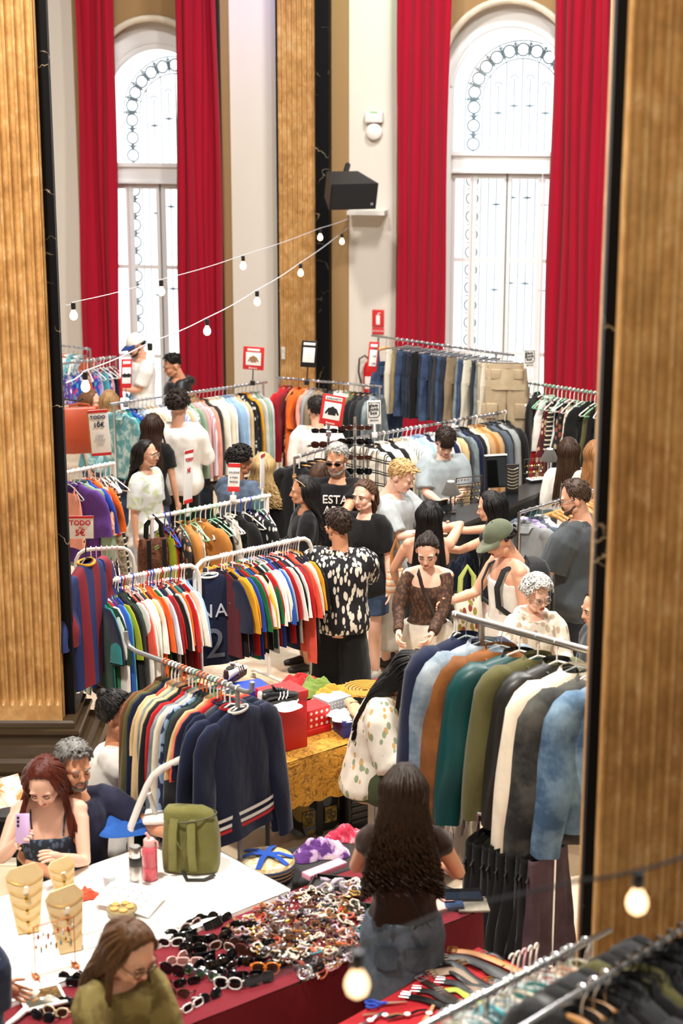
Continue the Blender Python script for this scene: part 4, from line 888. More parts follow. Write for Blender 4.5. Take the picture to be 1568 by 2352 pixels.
PATT = {
 'tiedye': (lambda: blotch('#5f9aa3', '#b4d0cf', '#dfe9e4', 9), 'teal tie-dyed'), 'navyprint': (lambda: floral('#1d2a4a', '#8fa3c4', None, 20, .4), 'navy printed'),
 'sageplaid': (lambda: plaid('#c9d2c4', '#6f826f', 20), 'sage checked'), 'plaid': (lambda: plaid('#e8dfd0', '#22201f', 9), 'beige and black checked'), 'pinkstripe': (lambda: stripes('#eddfe0', '#c99aa6', 40, 'x'), 'pink striped'),
 'bluestripe': (lambda: stripes('#e6ebf2', '#8ba3c8', 40, 'x'), 'blue striped'), 'greystripe': (lambda: stripes('#dfe1df', '#8f9694', 36, 'x'), 'grey striped'), 'darkfloral': (lambda: floral('#161316', '#8a4a34', '#a8977a', 22, .34), 'dark floral'),
 'redfloral': (lambda: floral('#5a1218', '#c7a68b', '#22201f', 22, .36), 'dark red patterned'), 'creamfloral': (lambda: floral('#e2d8c3', '#a8886b', '#8fa07b', 26, .34), 'cream floral'), 'blackprint': (lambda: floral('#121214', '#cfcfcf', None, 24, .27), 'black printed'),
 'bw': (lambda: stripes('#151515', '#d9ccb3', 22, 'z', .72), 'black and cream striped'), 'redwhite': (lambda: floral('#b81a1f', '#efe4d6', None, 18, .4), 'red and white printed'), 'rosefloral': (lambda: blotch('#c2402c', '#e8c8a8', '#d98a6d', 9), 'red and peach printed'),
 'sequin': (lambda: floral('#0b0b0c', '#5a5048', None, 60, .3), 'black sequinned'), 'lacewhite': (lambda: floral('#eae5da', '#cfc6b6', None, 30, .4), 'white lace'), 'purplefloral': (lambda: floral('#5a2468', '#c072b4', '#2b1236', 22, .42), 'purple patterned'),
 'snake': (lambda: blotch('#6b604d', '#b3a68c', '#3a342b', 30), 'taupe mottled'), 'barca': (lambda: stripes('#7d1226', '#1b2c63', 6.2, 'x'), 'maroon and blue striped'), 'denimlight': (lambda: denim('#5f7284', '#a9b4ba'), 'faded light denim'),
 'denim': (lambda: denim('#22324f', '#3f5576'), 'blue denim'), 'denimdark': (lambda: denim('#141a26', '#27344a'), 'dark denim'), 'denimgrey': (lambda: denim('#5d6a72', '#8c9699'), 'grey denim'), 'denimblack': (lambda: denim('#161719', '#56554f'), 'washed black denim'), 'denimmid': (lambda: denim('#35516f', '#7f9bb0'), 'mid blue denim'),
 'suede': (lambda: blotch('#6a3c10', '#8a5420', '#4f2c0c', 7, .5, .15), 'rust brown suede'), 'tealsatin': (lambda: plain('#063f40', .42, 0, .4, 'satin'), 'dark teal satin'), 'leather': (lambda: plain('#1a1815', .42, 0, .5, 'leather'), 'black leather'), 'swima': (lambda: floral('#2543b8', '#d8497c', '#48b4c8', 26, .45), 'blue and pink patterned'),
 'swimb': (lambda: floral('#6a3fa0', '#e6e0ef', '#2d54c0', 26, .42), 'purple patterned'), 'canvas': (lambda: blotch('#a08d6f', '#b8a68a', '#8b7a5e', 4, .5, .2), 'tan canvas'), 'stone': (lambda: blotch('#c5bda9', '#d8d2c2', None, 4, .5, .2), 'stone canvas'), 'wine': (lambda: blotch('#3b2730', '#5b4550', None, 5, .5, .2), 'dusky purple')}
def cmat(k):
    if k in PATT:
        if ('P', k) not in MATS: MATS[('P', k)] = PATT[k][0]()
        return MATS[('P', k)]
    return cloth(PAL[k])
def cword(k): return PATT[k][1] if k in PATT else WORD.get(k, k)
# ---- garment meshes; hook at the origin, width along x, rail along y
def flat_ring(cx, cz, hw, hd, n, ux=(1, 0), ph=0, amp=0, k=20, yo=0):
    out = []
    for i in range(n):
        a = 2*PI*i/n; c, s = cos(a), sin(a)
        x = hw*math.copysign(abs(c)**.8, c); y = hd*math.copysign(abs(s)**.8, s)
        y += amp*sin(k*x + ph) + amp*.6*sin(2.3*k*x + 1.7*ph)
        out.append(V((cx + x*ux[0], y + yo, cz + x*ux[1])))
    return out
GM = {}
def torso_mesh(seed, L, tab, d, amp, n=36):
    r = random.Random(seed); ph = r.uniform(0, 6); ph2 = r.uniform(0, 6); b = MB(); rings = []; N = 18
    for i in range(N + 1):
        z = lerp(tab[0][0], -L, (i/N)**1.15); hw, dd = interp([(-q[0],) + q[1:] for q in tab], -z)
        t = sm(-.15, -L, z) if False else min(1, max(0, (-.15 - z)/(L - .15)))
        rings.append(flat_ring(.012*sin(3*z + ph2)*t, z + (.012*t*0), hw*(1 + .03*t*sin(ph + 5*z)), dd*d, n, amp=amp*t, ph=ph + z*1.5, k=18 + 6*sin(ph2)))
    b.loft(rings, False, False); return b
def sleeve_mesh(side, seed, L, hw, hd, spread, drop, x0=.205):
    """rounded shoulder cap, then the sleeve hangs down and narrows to the cuff"""
    r = random.Random(seed*2 + side + 9); b = MB(); rings = []; ph = r.uniform(0, 6); ox = x0 - .205
    path = [V((.145 + ox, -.168)), V((.185 + ox, -.180)), V((.212 + ox, -.208)), V((.228 + ox, -.262))]
    ws = [.040, .062, .080, hw[0]]; N = 9
    for i in range(1, N + 1):
        t = i/N; path.append(V((.228 + ox + spread*L*t*(1 - .45*t) + .012*sin(5*t + ph)*t, -.262 - L*drop*t))); ws.append(lerp(hw[0], hw[1], t))
    for i, p in enumerate(path):
        d = (path[min(i+1, len(path)-1)] - path[max(i-1, 0)]).normalized(); u = V((-d.y, d.x)); u = -u if u.x < 0 else u; t = max(0, (i - 3)/N)
        if i < 3: u = V((u.x*.9, abs(u.y)))
        rings.append([V((side*q.x, q.y, q.z)) for q in flat_ring(p.x, p.y, ws[i], hd*(1 + .18*sin(9*t + ph)), 16, (u.x, u.y), amp=.007*t, ph=ph + 4*t, k=34, yo=.03*sin(2.2*t + ph)*t)])
    b.loft(rings, True, False); return b
def collar_mesh(kind, d):
    b = MB()
    if kind == 'round': b.tube([V((.064*cos(a), .027*d/.035*sin(a), -.102 - .010*(sin(a) < 0)*abs(sin(a)))) for a in [2*PI*k/20 for k in range(20)]], .0065, 6, True, flat=1.3)
    elif kind == 'shirt':
        ring0 = [V((.07*cos(a), .04*sin(a), -.085 - (.03 if sin(a) < -.3 else 0))) for a in [2*PI*k/20 for k in range(20)]]
        ring1 = [V((.095*cos(a), .058*sin(a) - .004, -.125 - (.045 if sin(a) < -.6 else 0))) for a in [2*PI*k/20 for k in range(20)]]
        ring2 = [V((.064*cos(a), .034*sin(a), -.13)) for a in [2*PI*k/20 for k in range(20)]]
        b.loft([ring2, ring0, ring1], False, False)
    else:                                                           # hood lying down the back
        b.loft([flat_ring(0, -.10, .085, .035, 16), flat_ring(0, -.13, .11, .055, 16, yo=.02), flat_ring(0, -.20, .11, .05, 16, yo=.045), flat_ring(0, -.27, .05, .02, 16, yo=.05)])
    return b
SH = [(-.098, .055, .55), (-.112, .10, .6), (-.132, .155, .7), (-.158, .20, .8), (-.2, .222, .9), (-.3, .228, 1.0), (-.5, .232, 1.08), (-.9, .242, 1.15)]
CAMI = [(-.16, .10, .6), (-.2, .13, .8), (-.3, .155, 1), (-.45, .165, 1.1), (-.6, .20, 1.2), (-1.2, .26, 1.5)]
TANK = [(-.13, .12, .7), (-.2, .15, .8), (-.3, .19, 1), (-.5, .2, 1.08), (-.9, .22, 1.2)]
def parts(kind, var):
    key = (kind, var)
    if key in GM: return GM[key]
    r = random.Random(var*31 + len(kind)*7 + ord(kind[0])); P_ = []; J = lambda a, q=.08: a*(1 + r.uniform(-q, q))
    if kind in ('tee', 'polo', 'jersey'):
        L = J(.70, .06); P_.append(('body', torso_mesh(var, L, SH, .036, .012)))
        sl = J(.26); sp = J(.34, .3)
        for s in (-1, 1): P_.append(('sleeve', sleeve_mesh(s, var, sl, (.095, .095), .026, sp, .85)))
        P_.append(('collar', collar_mesh('shirt' if kind == 'polo' else 'round', .036)))
    elif kind in ('shirt', 'sweater', 'jacket', 'coat', 'hoodie'):
        L = J({'coat': .98, 'jacket': .72}.get(kind, .76), .04); d = .055 if kind in ('jacket', 'coat', 'hoodie') else .036
        P_.append(('body', torso_mesh(var, L, [(a, c*1.06, e) for a, c, e in SH] if d > .05 else SH, d, .012)))
        for s in (-1, 1): P_.append(('sleeve', sleeve_mesh(s, var, J(.60, .05), (.092, .06) if d > .05 else (.085, .052), .045 if d > .05 else .03, J(.20, .3), .98)))
        P_.append(('collar', collar_mesh('shirt' if kind in ('shirt', 'jacket', 'coat') else ('round' if kind == 'sweater' else 'hood'), d)))
    elif kind in ('cami', 'dress', 'swimwear'):
        L = J({'cami': .58, 'dress': .95, 'swimwear': .42}[kind], .12); P_.append(('body', torso_mesh(var, L, CAMI, .035, .016)))
        for s in (-1, 1):
            b = MB(); b.tube([(s*.09, -.02, -.17), (s*.075, 0, -.115), (s*.09, .02, -.17)], .007, 5); P_.append(('strap', b))
    elif kind == 'vest':
        P_.append(('body', torso_mesh(var, J(.66), TANK, .034, .014))); P_.append(('collar', collar_mesh('round', .036)))
    elif kind in ('jeans', 'shorts', 'skirt', 'cargo'):
        L = {'jeans': .78, 'shorts': .5, 'skirt': .85, 'cargo': .98}[kind]; wd_ = .17 if kind != 'cargo' else .21; b = MB()
        if kind == 'skirt':
            b.loft([flat_ring(0, lerp(-.10, -L, i/10), lerp(.16, .23, i/10), lerp(.02, .045, i/10), 40, amp=.016*i/10, ph=var, k=55) for i in range(11)], False, False)
        else:
            b.loft([flat_ring(0, lerp(-.10, -.36, i/5), lerp(wd_*.92, wd_*1.08, i/5), lerp(.018, .04, i/5), 24, amp=.004, ph=var) for i in range(6)], False, True)
            for s in (-1, 1):
                b.loft([flat_ring(s*(wd_*.53 + .01*i/8), lerp(-.33, -L, i/8), lerp(wd_*.56, wd_*.5, i/8), .03, 16, amp=.007, ph=var + s + 4*i/8, k=30) for i in range(9)], False, False)
        P_.append(('body', b))
        w_ = MB(); w_.loft([flat_ring(0, z, hw, .021, 24) for z, hw in ((-.092, wd_*.9), (-.098, wd_*.95), (-.135, wd_*.96), (-.14, wd_*.9))], False, False); P_.append(('waistband', w_))
        if kind == 'cargo':
            for s in (-1, 1):
                for c_, z_ in (((s*wd_*.7, -.035, -.58), (.12, .03, .16)), ((s*wd_*.55, -.028, -.2), (.1, .014, .1))): p = MB(); p.rbox(c_, z_, .012); P_.append(('pocket', p))
    out = [(n, b.mesh(n, fixn=True, ang=60)) for n, b in P_]
    for _, me in out: me.materials.append(None)
    GM[key] = out; return out
def stripe_band(L, zs, hw=.247, d=.05):
    b = MB()
    for z in zs: b.loft([flat_ring(0, z, hw, d, 36), flat_ring(0, z - .018, hw, d, 36)], False, False)
    return b
# ---- hangers
HG = {}
def hanger_parts(kind):
    if kind in HG: return HG[kind]
    hk = MB(); rr = .019
    pts = [V((0, 0, -.115)), V((0, 0, -.06)), V((.004, 0, -.035))] + [V((rr*cos(a), 0, rr*sin(a))) for a in [rad(-50 + 28*k) for k in range(9)]]
    th = {'wood': .0028, 'wire': .002, 'clip': .0028, 'clear': .003, 'black': .004}.get(kind, .0048)
    hk.tube(pts, th, 6); ar = MB()
    if kind in ('wood', 'blackwood'):
        ar.tube([V((x, 0, -.112 - .55*abs(x)**1.5 - .03*(abs(x)/.21)**3)) for x in [-.215 + .043*k for k in range(11)]], [.011, .013, .015, .016, .017, .018, .017, .016, .015, .013, .011], 8, flat=.7, up=(0, 1, 0))
    elif kind == 'clip':
        ar.cyl((-.17, 0, -.085), (.17, 0, -.085), .006, n=8)
        for s in (-1, 1): ar.rbox((s*.13, 0, -.10), (.035, .026, .05), .006)
        hk = MB(); hk.tube([V((0, 0, -.085)), V((0, 0, -.05)), V((.004, 0, -.035))] + pts[3:], th, 6)
    else:
        q = {'wire': .0022, 'clear': .005}.get(kind, .006)
        ar.tube([V(p) for p in [(0, 0, -.105), (.06, 0, -.125), (.19, 0, -.19), (.207, 0, -.205), (.19, 0, -.215), (0, 0, -.217), (-.19, 0, -.215), (-.207, 0, -.205), (-.19, 0, -.19), (-.06, 0, -.125)]], q, 6, True)
    out = [('hook', hk.mesh('hook')), ('arms', ar.mesh('arms'))]
    for _, me in out: me.materials.append(None)
    HG[kind] = out; return out
HMAT = {'wood': lambda: (CHROME, wood('#d29a5b', '#b27a3c')), 'wire': lambda: (CHROME, CHROME), 'clip': lambda: (CHROME, CHROME), 'white': lambda: (gloss('#ece8e2', .35),)*2, 'clear': lambda: (CHROME, glass_mat('#e8f2f2', .1, .6)), 'black': lambda: (plain('#141414', .4),)*2,
        'red': lambda: (gloss('#c41f2a', .35),)*2, 'blue': lambda: (gloss('#2a45b0', .35),)*2, 'mint': lambda: (gloss('#8fcfa8', .35),)*2, 'pinkh': lambda: (gloss('#e8b9c4', .35),)*2, 'orangeh': lambda: (gloss('#e0642a', .35),)*2, 'blackwood': lambda: (CHROME, plain('#1b1715', .4))}
HWORD = {'wood': 'wooden', 'wire': 'metal wire', 'clip': 'chrome clip', 'white': 'white plastic', 'clear': 'clear plastic', 'black': 'black plastic', 'red': 'red plastic', 'blue': 'blue plastic', 'mint': 'mint green plastic', 'pinkh': 'pink plastic', 'orangeh': 'orange plastic', 'blackwood': 'black wooden'}
def hanger(kind, pos, rz, label, group):
    h = thing('clothes_hanger', label, 'hanger', pos, rz, group); hm, am = HMAT[kind]()
    for (n, me), m in zip(hanger_parts(kind), (hm, am)): put(n, me, h, mat=m)
    return h
NOUN = dict(tee='T-shirt', polo='polo shirt', jersey='jersey', shirt='shirt', sweater='sweater', jacket='jacket', coat='coat', hoodie='hooded top', cami='strappy top', dress='dress', swimwear='swimsuit', vest='vest', jeans='jeans', shorts='shorts', skirt='skirt', cargo='cargo trousers')
def garment(kind, cols, label, pos, rz, group, sy=1.0, var=0, sc=1.0, extra=None):
    g = thing(NOUN[kind].replace(' ', '_').replace('T-shirt', 't_shirt'), label, NOUN[kind], pos, rz, group); g.scale = (sc, sc*sy, sc)
    c = list(cols); body = cmat(c[0]); slv = cmat(c[1]) if len(c) > 1 and c[1] else body; trim = cmat(c[2]) if len(c) > 2 else (slv if len(c) > 1 else body)
    for n, me in parts(kind, var):
        put(n, me, g, mat={'sleeve': slv, 'collar': trim, 'strap': trim}.get(n, body))
    if extra:
        for z, m in extra: stripe_band(0, [z]).build('hem_band', m, g)
    return g
RACK_SETS = []
def rack_dir(a, b):
    d = b - a; return math.atan2(-d.x, d.y)
def hang_row(entries, a, b, name, group, hk='white', sy=1.0, t0=.03, t1=.97, default='tee', jit=.08, sc=1.0, rzs=None, vary=True, seed=1, flip=False, hangers=True, turn=0, scs=None):
    """entries: 'kind:colour/sleeve/trim@hanger' hung in order along the rail from a to b"""
    r = random.Random(seed); n = len(entries); rz0 = rack_dir(a, b) + (PI if flip else 0)
    if sy == 0: sy = max(.35, min(1.1, (b - a).length*(t1 - t0)/max(1, n - 1)/.062))
    for i, e in enumerate(entries):
        e, _, hov = e.partition('@'); kind, _, cs = e.rpartition(':'); kind = kind or default; cs = cs.split('/')
        t = lerp(t0, t1, (i + .5)/n); p = a + (b - a)*t; rz = rz0 + turn + r.uniform(-jit, jit)
        if rzs and i in rzs: rz = rzs[i]
        if scs and i in (2, 3): rz -= .28 if i == 2 else .1
        w_ = cword(cs[0]) + ('' if len(cs) < 2 or not cs[1] or cs[1] == cs[0] or cs[0] in PATT else ' and ' + cword(cs[1]))
        pos = 'leftmost' if i == 0 else ('rightmost' if i == n - 1 else ORD[i] + ' from the left')
        hkind = hov or hk
        if isinstance(hkind, (list, tuple)): hkind = hkind[r.randrange(len(hkind))]
        garment(kind, cs, '%s %s, %s on the %s' % (w_, NOUN[kind], pos, name), p, rz, group, sy, r.randrange(3) if vary else 0, sc*r.uniform(.97, 1.04)*(scs[i] if scs else 1))
        if hangers: hanger(hkind, p, rz, '%s hanger of the garment %s on the %s' % (HWORD[hkind], pos, name), 'hangers on the ' + name)
def rack(label, a, b, mat, r=.0135, ends='straight', inset=0.0, upr=(0, 1), feet=True, low=None, overhang=0, post=None, name='clothes_rack'):
    mid = (a + b)/2; root = thing(name, label, 'clothes rack', (mid.x, mid.y, 0)); o = V((mid.x, mid.y, 0)); a, b = a - o, b - o; d = (b - a).normalized(); n = V((-d.y, d.x, 0))
    m = MB()
    if ends == 'curved': m.tube([a + V((0, 0, -.14)) - d*.09, a - d*.085 + V((0, 0, -.08)), a - d*.06 + V((0, 0, -.03)), a - d*.02 + V((0, 0, -.004)), a + d*.03, b - d*.03, b + d*.02 + V((0, 0, -.004)), b + d*.06 + V((0, 0, -.03)), b + d*.085 + V((0, 0, -.08)), b + d*.09 + V((0, 0, -.14))], r, 10)
    elif ends == 'hooked': m.tube([a - d*.09 + V((0, 0, .10)), a - d*.085 + V((0, 0, .05)), a - d*.06 + V((0, 0, .015)), a, b, b + d*.03 + V((0, 0, .005)), b + d*.055 + V((0, 0, .02)), b + d*.062 + V((0, 0, .07))], r, 10)
    else: m.tube([a - d*overhang, b + d*overhang], r, 12)
    m.build('rail', mat, root)
    for t in upr:
        p = a + (b - a)*t
        if ends == 'curved': p = p + d*(.09 if t > .5 else -.09) + V((0, 0, -.13))
        elif ends == 'hooked': p = p + d*(-.06 if t > .5 else .25)
        u = MB(); u.cyl((p.x, p.y, .06), (p.x, p.y, p.z), r*.95, n=10); u.build('upright', post or mat, root)
        if feet:
            f = MB(); q = V((p.x, p.y, .05)); f.tube([q - n*.24, q - n*.2 + V((0, 0, .02)), q + n*.2 + V((0, 0, .02)), q + n*.24], r*.9, 8)
            for s in (-1, 1):
                f.lathe([(.012, -.02), (.022, -.018), (.022, .0), (.012, .012)], q + n*.22*s + V((0, 0, -.03)), 10)
            f.build('foot', post or mat, root)
    if low:
        m = MB(); q0 = V((a.x, a.y, low)); q1 = V((b.x, b.y, low)); m.cyl(q0, q1, r*.8, n=8); m.build('cross_bar', post or mat, root)
    return root
POLE, GREYP = gloss('#e9e4dd', .3), plain('#7d7f80', .35, .3, .5, 'grey_steel')
# --- back left: shirts on wooden hangers
a, b = P(262, 927, 1.72), P(604, 879, 1.72)
rack('chrome rail of pastel shirts in front of the left red curtain', a, b, CHROME, overhang=.05)
hang_row('shirt:tiedye shirt:teal shirt:blue shirt:navyprint shirt:denimlight shirt:paleblue shirt:cream shirt:cream shirt:white shirt:bluestripe shirt:lightgrey shirt:paleblue shirt:bluestripe shirt:beige shirt:paleblue shirt:sageplaid shirt:sage shirt:pink shirt:pinkstripe shirt:salmon shirt:charcoal shirt:cream shirt:white shirt:cream shirt:white shirt:sky shirt:sky shirt:paleblue shirt:beige shirt:blackprint shirt:black shirt:mustard shirt:lightgrey shirt:sage shirt:lightgrey'.split(), a, b, 'pastel shirt rail', 'shirts on the back left rail', 'wood', 0, seed=2)
# --- centre back: red to black
a, b = P(640, 868, 1.72), P(872, 888, 1.72)
rack('chrome rail with orange and dark clothes in front of the fluted pilaster', a, b, CHROME, overhang=.03)
hang_row('shirt:red shirt:crimson dress:redfloral shirt:orange tee:orange tee:salmon shirt:grey jacket:taupe shirt:taupe shirt:black shirt:charcoal shirt:white shirt:cream shirt:sageplaid jacket:olive shirt:black coat:black coat:charcoal shirt:denimgrey'.split(), a, b, 'orange and dark rail', 'clothes on the centre back rail', ['wood', 'wood', 'wood', 'black'], 0, seed=3, flip=True)
# --- jeans rail
a, b = P(860, 772, 2.12), P(1172, 815, 2.12)
jeans_a, jeans_b = a, b
rack('tall chrome rail of jeans in front of the right arched window', a, b, CHROME, upr=(.03, .9), overhang=.04)
hang_row('jeans:stone jeans:khaki jeans:denim jeans:denimdark jeans:denimdark jeans:black jeans:denimdark jeans:denim jeans:denimdark jeans:charcoal jeans:denim jeans:denimdark jeans:taupe jeans:denimgrey jeans:denim jeans:stone jeans:charcoal jeans:denimgrey jeans:stone cargo:canvas cargo:canvas cargo:canvas'.split(), a, b, 'tall jeans rail', 'trousers on the tall jeans rail', 'clip', 0, t0=.16, t1=1.0, seed=4, flip=True, jit=.2, rzs={19: .1, 20: -.05, 21: -.12})
# --- double rail of shirts in the middle
a, b = P(705, 1025, 1.58), P(1152, 948, 1.58)
dbl_a, dbl_b = a, b
rack('double chrome rail of shirts and jackets behind the jewellery stall', a, b, CHROME, r=.012, upr=(.27, .97))
hang_row('shirt:plaid shirt:black shirt:white shirt:white jacket:black shirt:cream shirt:cream shirt:greystripe shirt:white shirt:paleblue shirt:sky shirt:paleblue shirt:navy shirt:lightgrey shirt:white shirt:navy shirt:cream shirt:beige jacket:charcoal shirt:denimgrey jacket:navy jacket:black shirt:cream jacket:tan jacket:caramel jacket:tan jacket:charcoal jacket:slate jacket:black jacket:grey jacket:leather jacket:black'.split(), a, b, 'double chrome rail', 'clothes on the double chrome rail', ['wood', 'white', 'black', 'blackwood'], 0, t0=.29, t1=1.03, seed=5)
# --- right: white hangers and dark dresses
a, b = P(1162, 872, 1.8), P(1400, 908, 1.8)
rack('chrome rail of dark dresses before the rightmost red curtain', a, b, CHROME, upr=(.2, .95), overhang=.02)
hang_row('dress:black cami:mustard shirt:black cami:lacewhite dress:red vest:white dress:redfloral cami:bw dress:lightgrey dress:black cami:darkfloral dress:creamfloral dress:black cami:cream dress:black tee:black dress:olive dress:black dress:darkgreen dress:black'.split(), a, b, 'dark dress rail', 'dresses on the right rail', ['white', 'white', 'mint'], 0, t0=.22, t1=1.0, seed=6, flip=True, jit=.3)
for i in range(7):
    p = a + (b - a)*(.02 + .028*i); hanger('white', p, rack_dir(a, b) + .25 - .05*i, 'empty white hanger bunched at the left end of the dark dress rail', 'empty white hangers on the dark dress rail')
# --- far left swimwear
a, b = P(140, 836, 1.75), P(266, 820, 1.75)
rack('chrome rail of bright swimwear beside the far left red curtain', a, b, CHROME)
hang_row('swimb purple swima blue swimb swima cobalt orange swima lilac blue turquoise pink swimb navy red'.split(), a, b, 'swimwear rail', 'swimwear on the far left rail', ['clear', 'white'], 0, default='swimwear', seed=7, jit=.4)
a, b = P(138, 794, 1.78), P(207, 802, 1.78)
rack('short chrome rail standing behind the swimwear rail', a, b, CHROME, feet=True)
hang_row('salmon white turquoise white denimlight rust'.split(), a, b, 'short back rail', 'clothes on the short rail behind the swimwear', 'clear', 0, default='vest', seed=8, flip=True)
# --- left middle, white pole
a, b = P(148, 1086, 1.66), P(262, 1064, 1.66)
rack('white pole rail above the red and white 5 euro sign', a, b, POLE, r=.017)
hang_row('cami:salmon tee:purple shirt:sage tee:cobalt tee:orange tee:rosefloral dress:snake cami:redwhite dress:bw'.split(), a, b, '5 euro sign rail', 'clothes on the left middle rail', ['white', 'clear', 'white'], 0, seed=9, sc=1.08, jit=.35)
for i in range(3): hanger('white', a + (b - a)*(.72 + .1*i), rack_dir(a, b) - .2 + .2*i, 'empty white hanger at the right end of the rail above the 5 euro sign', 'empty white hangers above the 5 euro sign')
# --- white pole rail with the brown bag
a, b = P(342, 1190, 1.60), P(620, 1138, 1.60)
bag_a, bag_b = a, b
rack('long white pole rail with a shiny brown bag hanging at its left', a, b, POLE, r=.017, upr=(.02, .975))
hang_row('cami:lime cami:red shirt:darkfloral dress:navyprint jacket:caramel dress:creamfloral cami:creamfloral jacket:caramel cami:olive cami:sequin cami:black vest:black cami:lacewhite vest:lacewhite shirt:black cami:taupe dress:darkfloral shirt:blackprint dress:black dress:purplefloral dress:purplefloral'.split(), a, b, 'brown bag rail', 'clothes on the white pole rail with the bag', ['white', 'white', 'mint', 'blue', 'white'], 0, t0=.1, seed=10, jit=.3)
# --- short white rail behind the left jerseys
a, b = P(200, 1262, 1.45), P(278, 1258, 1.45)
rack('short curved white rail of sparkly tops behind the left jerseys', a, b, POLE, ends='curved', upr=(1,))
hang_row('cami:redwhite cami:black cami:lacewhite cami:snake cami:blackprint cami:black'.split(), a, b, 'sparkly top rail', 'tops on the short curved rail', ['pinkh', 'white'], 0, seed=11, sc=.8)
# --- left jersey rack
a, b = P(205, 1343, 1.55), P(432, 1299, 1.55)
rack('white rack of football jerseys nearest the left pillar', a, b, POLE, r=.016, ends='curved', upr=(0, 1))
hang_row('jersey:darkgreen/navy tee:teal jersey:green/darkgreen hoodie:red/white shirt:purple/turquoise jacket:navy/blue jersey:cobalt/lime shirt:black shirt:charcoal shirt:darkgreen shirt:black/white tee:coral jersey:black/white shirt:pink/white jacket:charcoal/white shirt:mustard jersey:maroon/white shirt:orange jersey:orange jersey:green/white jersey:white/paleblue jersey:navy/red jersey:black/crimson jersey:white/black jersey:navy/white jersey:orange jersey:teal/white jersey:maroon/red jersey:navy/orange jersey:red/white jersey:paleblue/white jersey:sky/sky'.split(), a, b, 'left jersey rack', 'jerseys on the left white rack', ['white', 'white', 'white', 'blue', 'red', 'wire'], 0, seed=12, sc=1.0)
# --- second jersey rack
a, b = P(470, 1286, 1.55), P(694, 1237, 1.55)
jer_a, jer_b = a, b
rack('white rack of football jerseys left of the man in the floral shirt', a, b, POLE, r=.016, ends='curved', upr=(0, 1))
hang_row('jersey:maroon/navy jersey:black/mustard jersey:mustard/mustard jersey:cobalt/mustard jersey:navy/cobalt jersey:red/green jersey:green/red jersey:cobalt/white jersey:black/yellow jersey:orange/black jersey:navy/white jersey:black/red jersey:white/green jersey:darkgreen/white jersey:lightgrey/white jersey:crimson/white jersey:cobalt/blue jersey:navy/sky jersey:navy/red jersey:red/white jersey:charcoal/black jersey:navy/white jersey:white/red jersey:black/navy jersey:coral/coral shirt:coral jersey:navy/cream polo:black/cream polo:navy/mustard polo:black/black'.split(), a, b, 'right jersey rack', 'jerseys on the right white rack', ['wire', 'wire', 'white'], 0, t0=.15, seed=13)
# --- front grey pipe rack
a, b = P(312, 1496, 1.64), P(562, 1588, 1.64)
pipe_a, pipe_b = a, b
rack('grey steel pipe rack of jackets and polo shirts in front of the red box', a, b, GREYP, r=.014, ends='hooked', upr=(0, 1), low=.25)
hang_row('coat:brown jacket:olive shirt:navy polo:coral/beige jacket:beige shirt:denimgrey jacket:beige jacket:black shirt:red jacket:denimgrey shirt:cream shirt:navyprint shirt:darkgreen shirt:charcoal polo:beige/beige tee:coral tee:red/navy sweater:slate/navy'.split(), a, b, 'grey pipe rack', 'clothes on the grey pipe rack', ['white', 'white', 'white', 'white', 'mint', 'orangeh'], 0, t0=.26, t1=.84, seed=14, flip=True, sc=1.0, jit=.05)
for i, lab in enumerate(('navy sweater with striped hem and red collar, near end of the grey pipe rack', 'navy sweater with white striped hem, last garment on the grey pipe rack')):
    p = pipe_a + (pipe_b - pipe_a)*(.87 + .07*i); rz = rack_dir(pipe_a, pipe_b) + PI + .1*i
    g = garment('sweater', ['navy', 'navy', 'red' if i == 0 else 'white'], lab, p, rz, 'clothes on the grey pipe rack', .8, i, 1.12, [(-.62, WHITE), (-.66, WHITE), (-.685, REDINK)])
    hanger('white', p, rz, ('white plastic hanger of the navy sweater with the red collar' if i == 0 else 'white plastic hanger of the outermost navy sweater on the grey pipe rack'), 'hangers on the grey pipe rack')
# --- jackets rack on the right
a, b = P(1050, 1413, 1.92), P(1400, 1508, 1.92)
jk_a, jk_b = a, b
rack('heavy chrome rack of jackets beside the right dark pillar', a, b, metal('#b9b4ac', .3), r=.021, upr=(.17, 1.05), overhang=.03)
hang_row('jacket:navy/navy jacket:denimlight jacket:suede jacket:tealsatin/tealsatin/black coat:olive coat:leather coat:cream/cream jacket:denimblack jacket:denimmid'.split(), a, b, 'heavy jacket rack', 'jackets on the heavy rack', ['clear', 'white', 'clear'], 1.5, t0=.0, t1=1.1, seed=15, flip=True, sc=1.12, jit=.06, turn=-.5, scs=[1.0, 1.12, 1.1, 1.12, 1.02, 1.02, 1.14, 1.25, 1.1])
for i in range(2): hanger('white', a + (b - a)*(.0 - .02*i), rack_dir(a, b) + PI + .25*i, 'empty white hanger at the left end of the heavy jacket rack', 'empty hangers on the heavy jacket rack')
# lower bar with black skirts
a2, b2 = P(1098, 1868, .98), P(1275, 1918, .98)
rack('low chrome bar of long black skirts beneath the jackets', a2, b2, CHROME, r=.011, upr=(.0, 1.0), name='low_rail')
hang_row(['skirt:black']*8 + ['skirt:wine'], a2, b2, 'low skirt bar', 'skirts under the jackets', 'black', 1.7, seed=16, flip=True, sc=1.08)
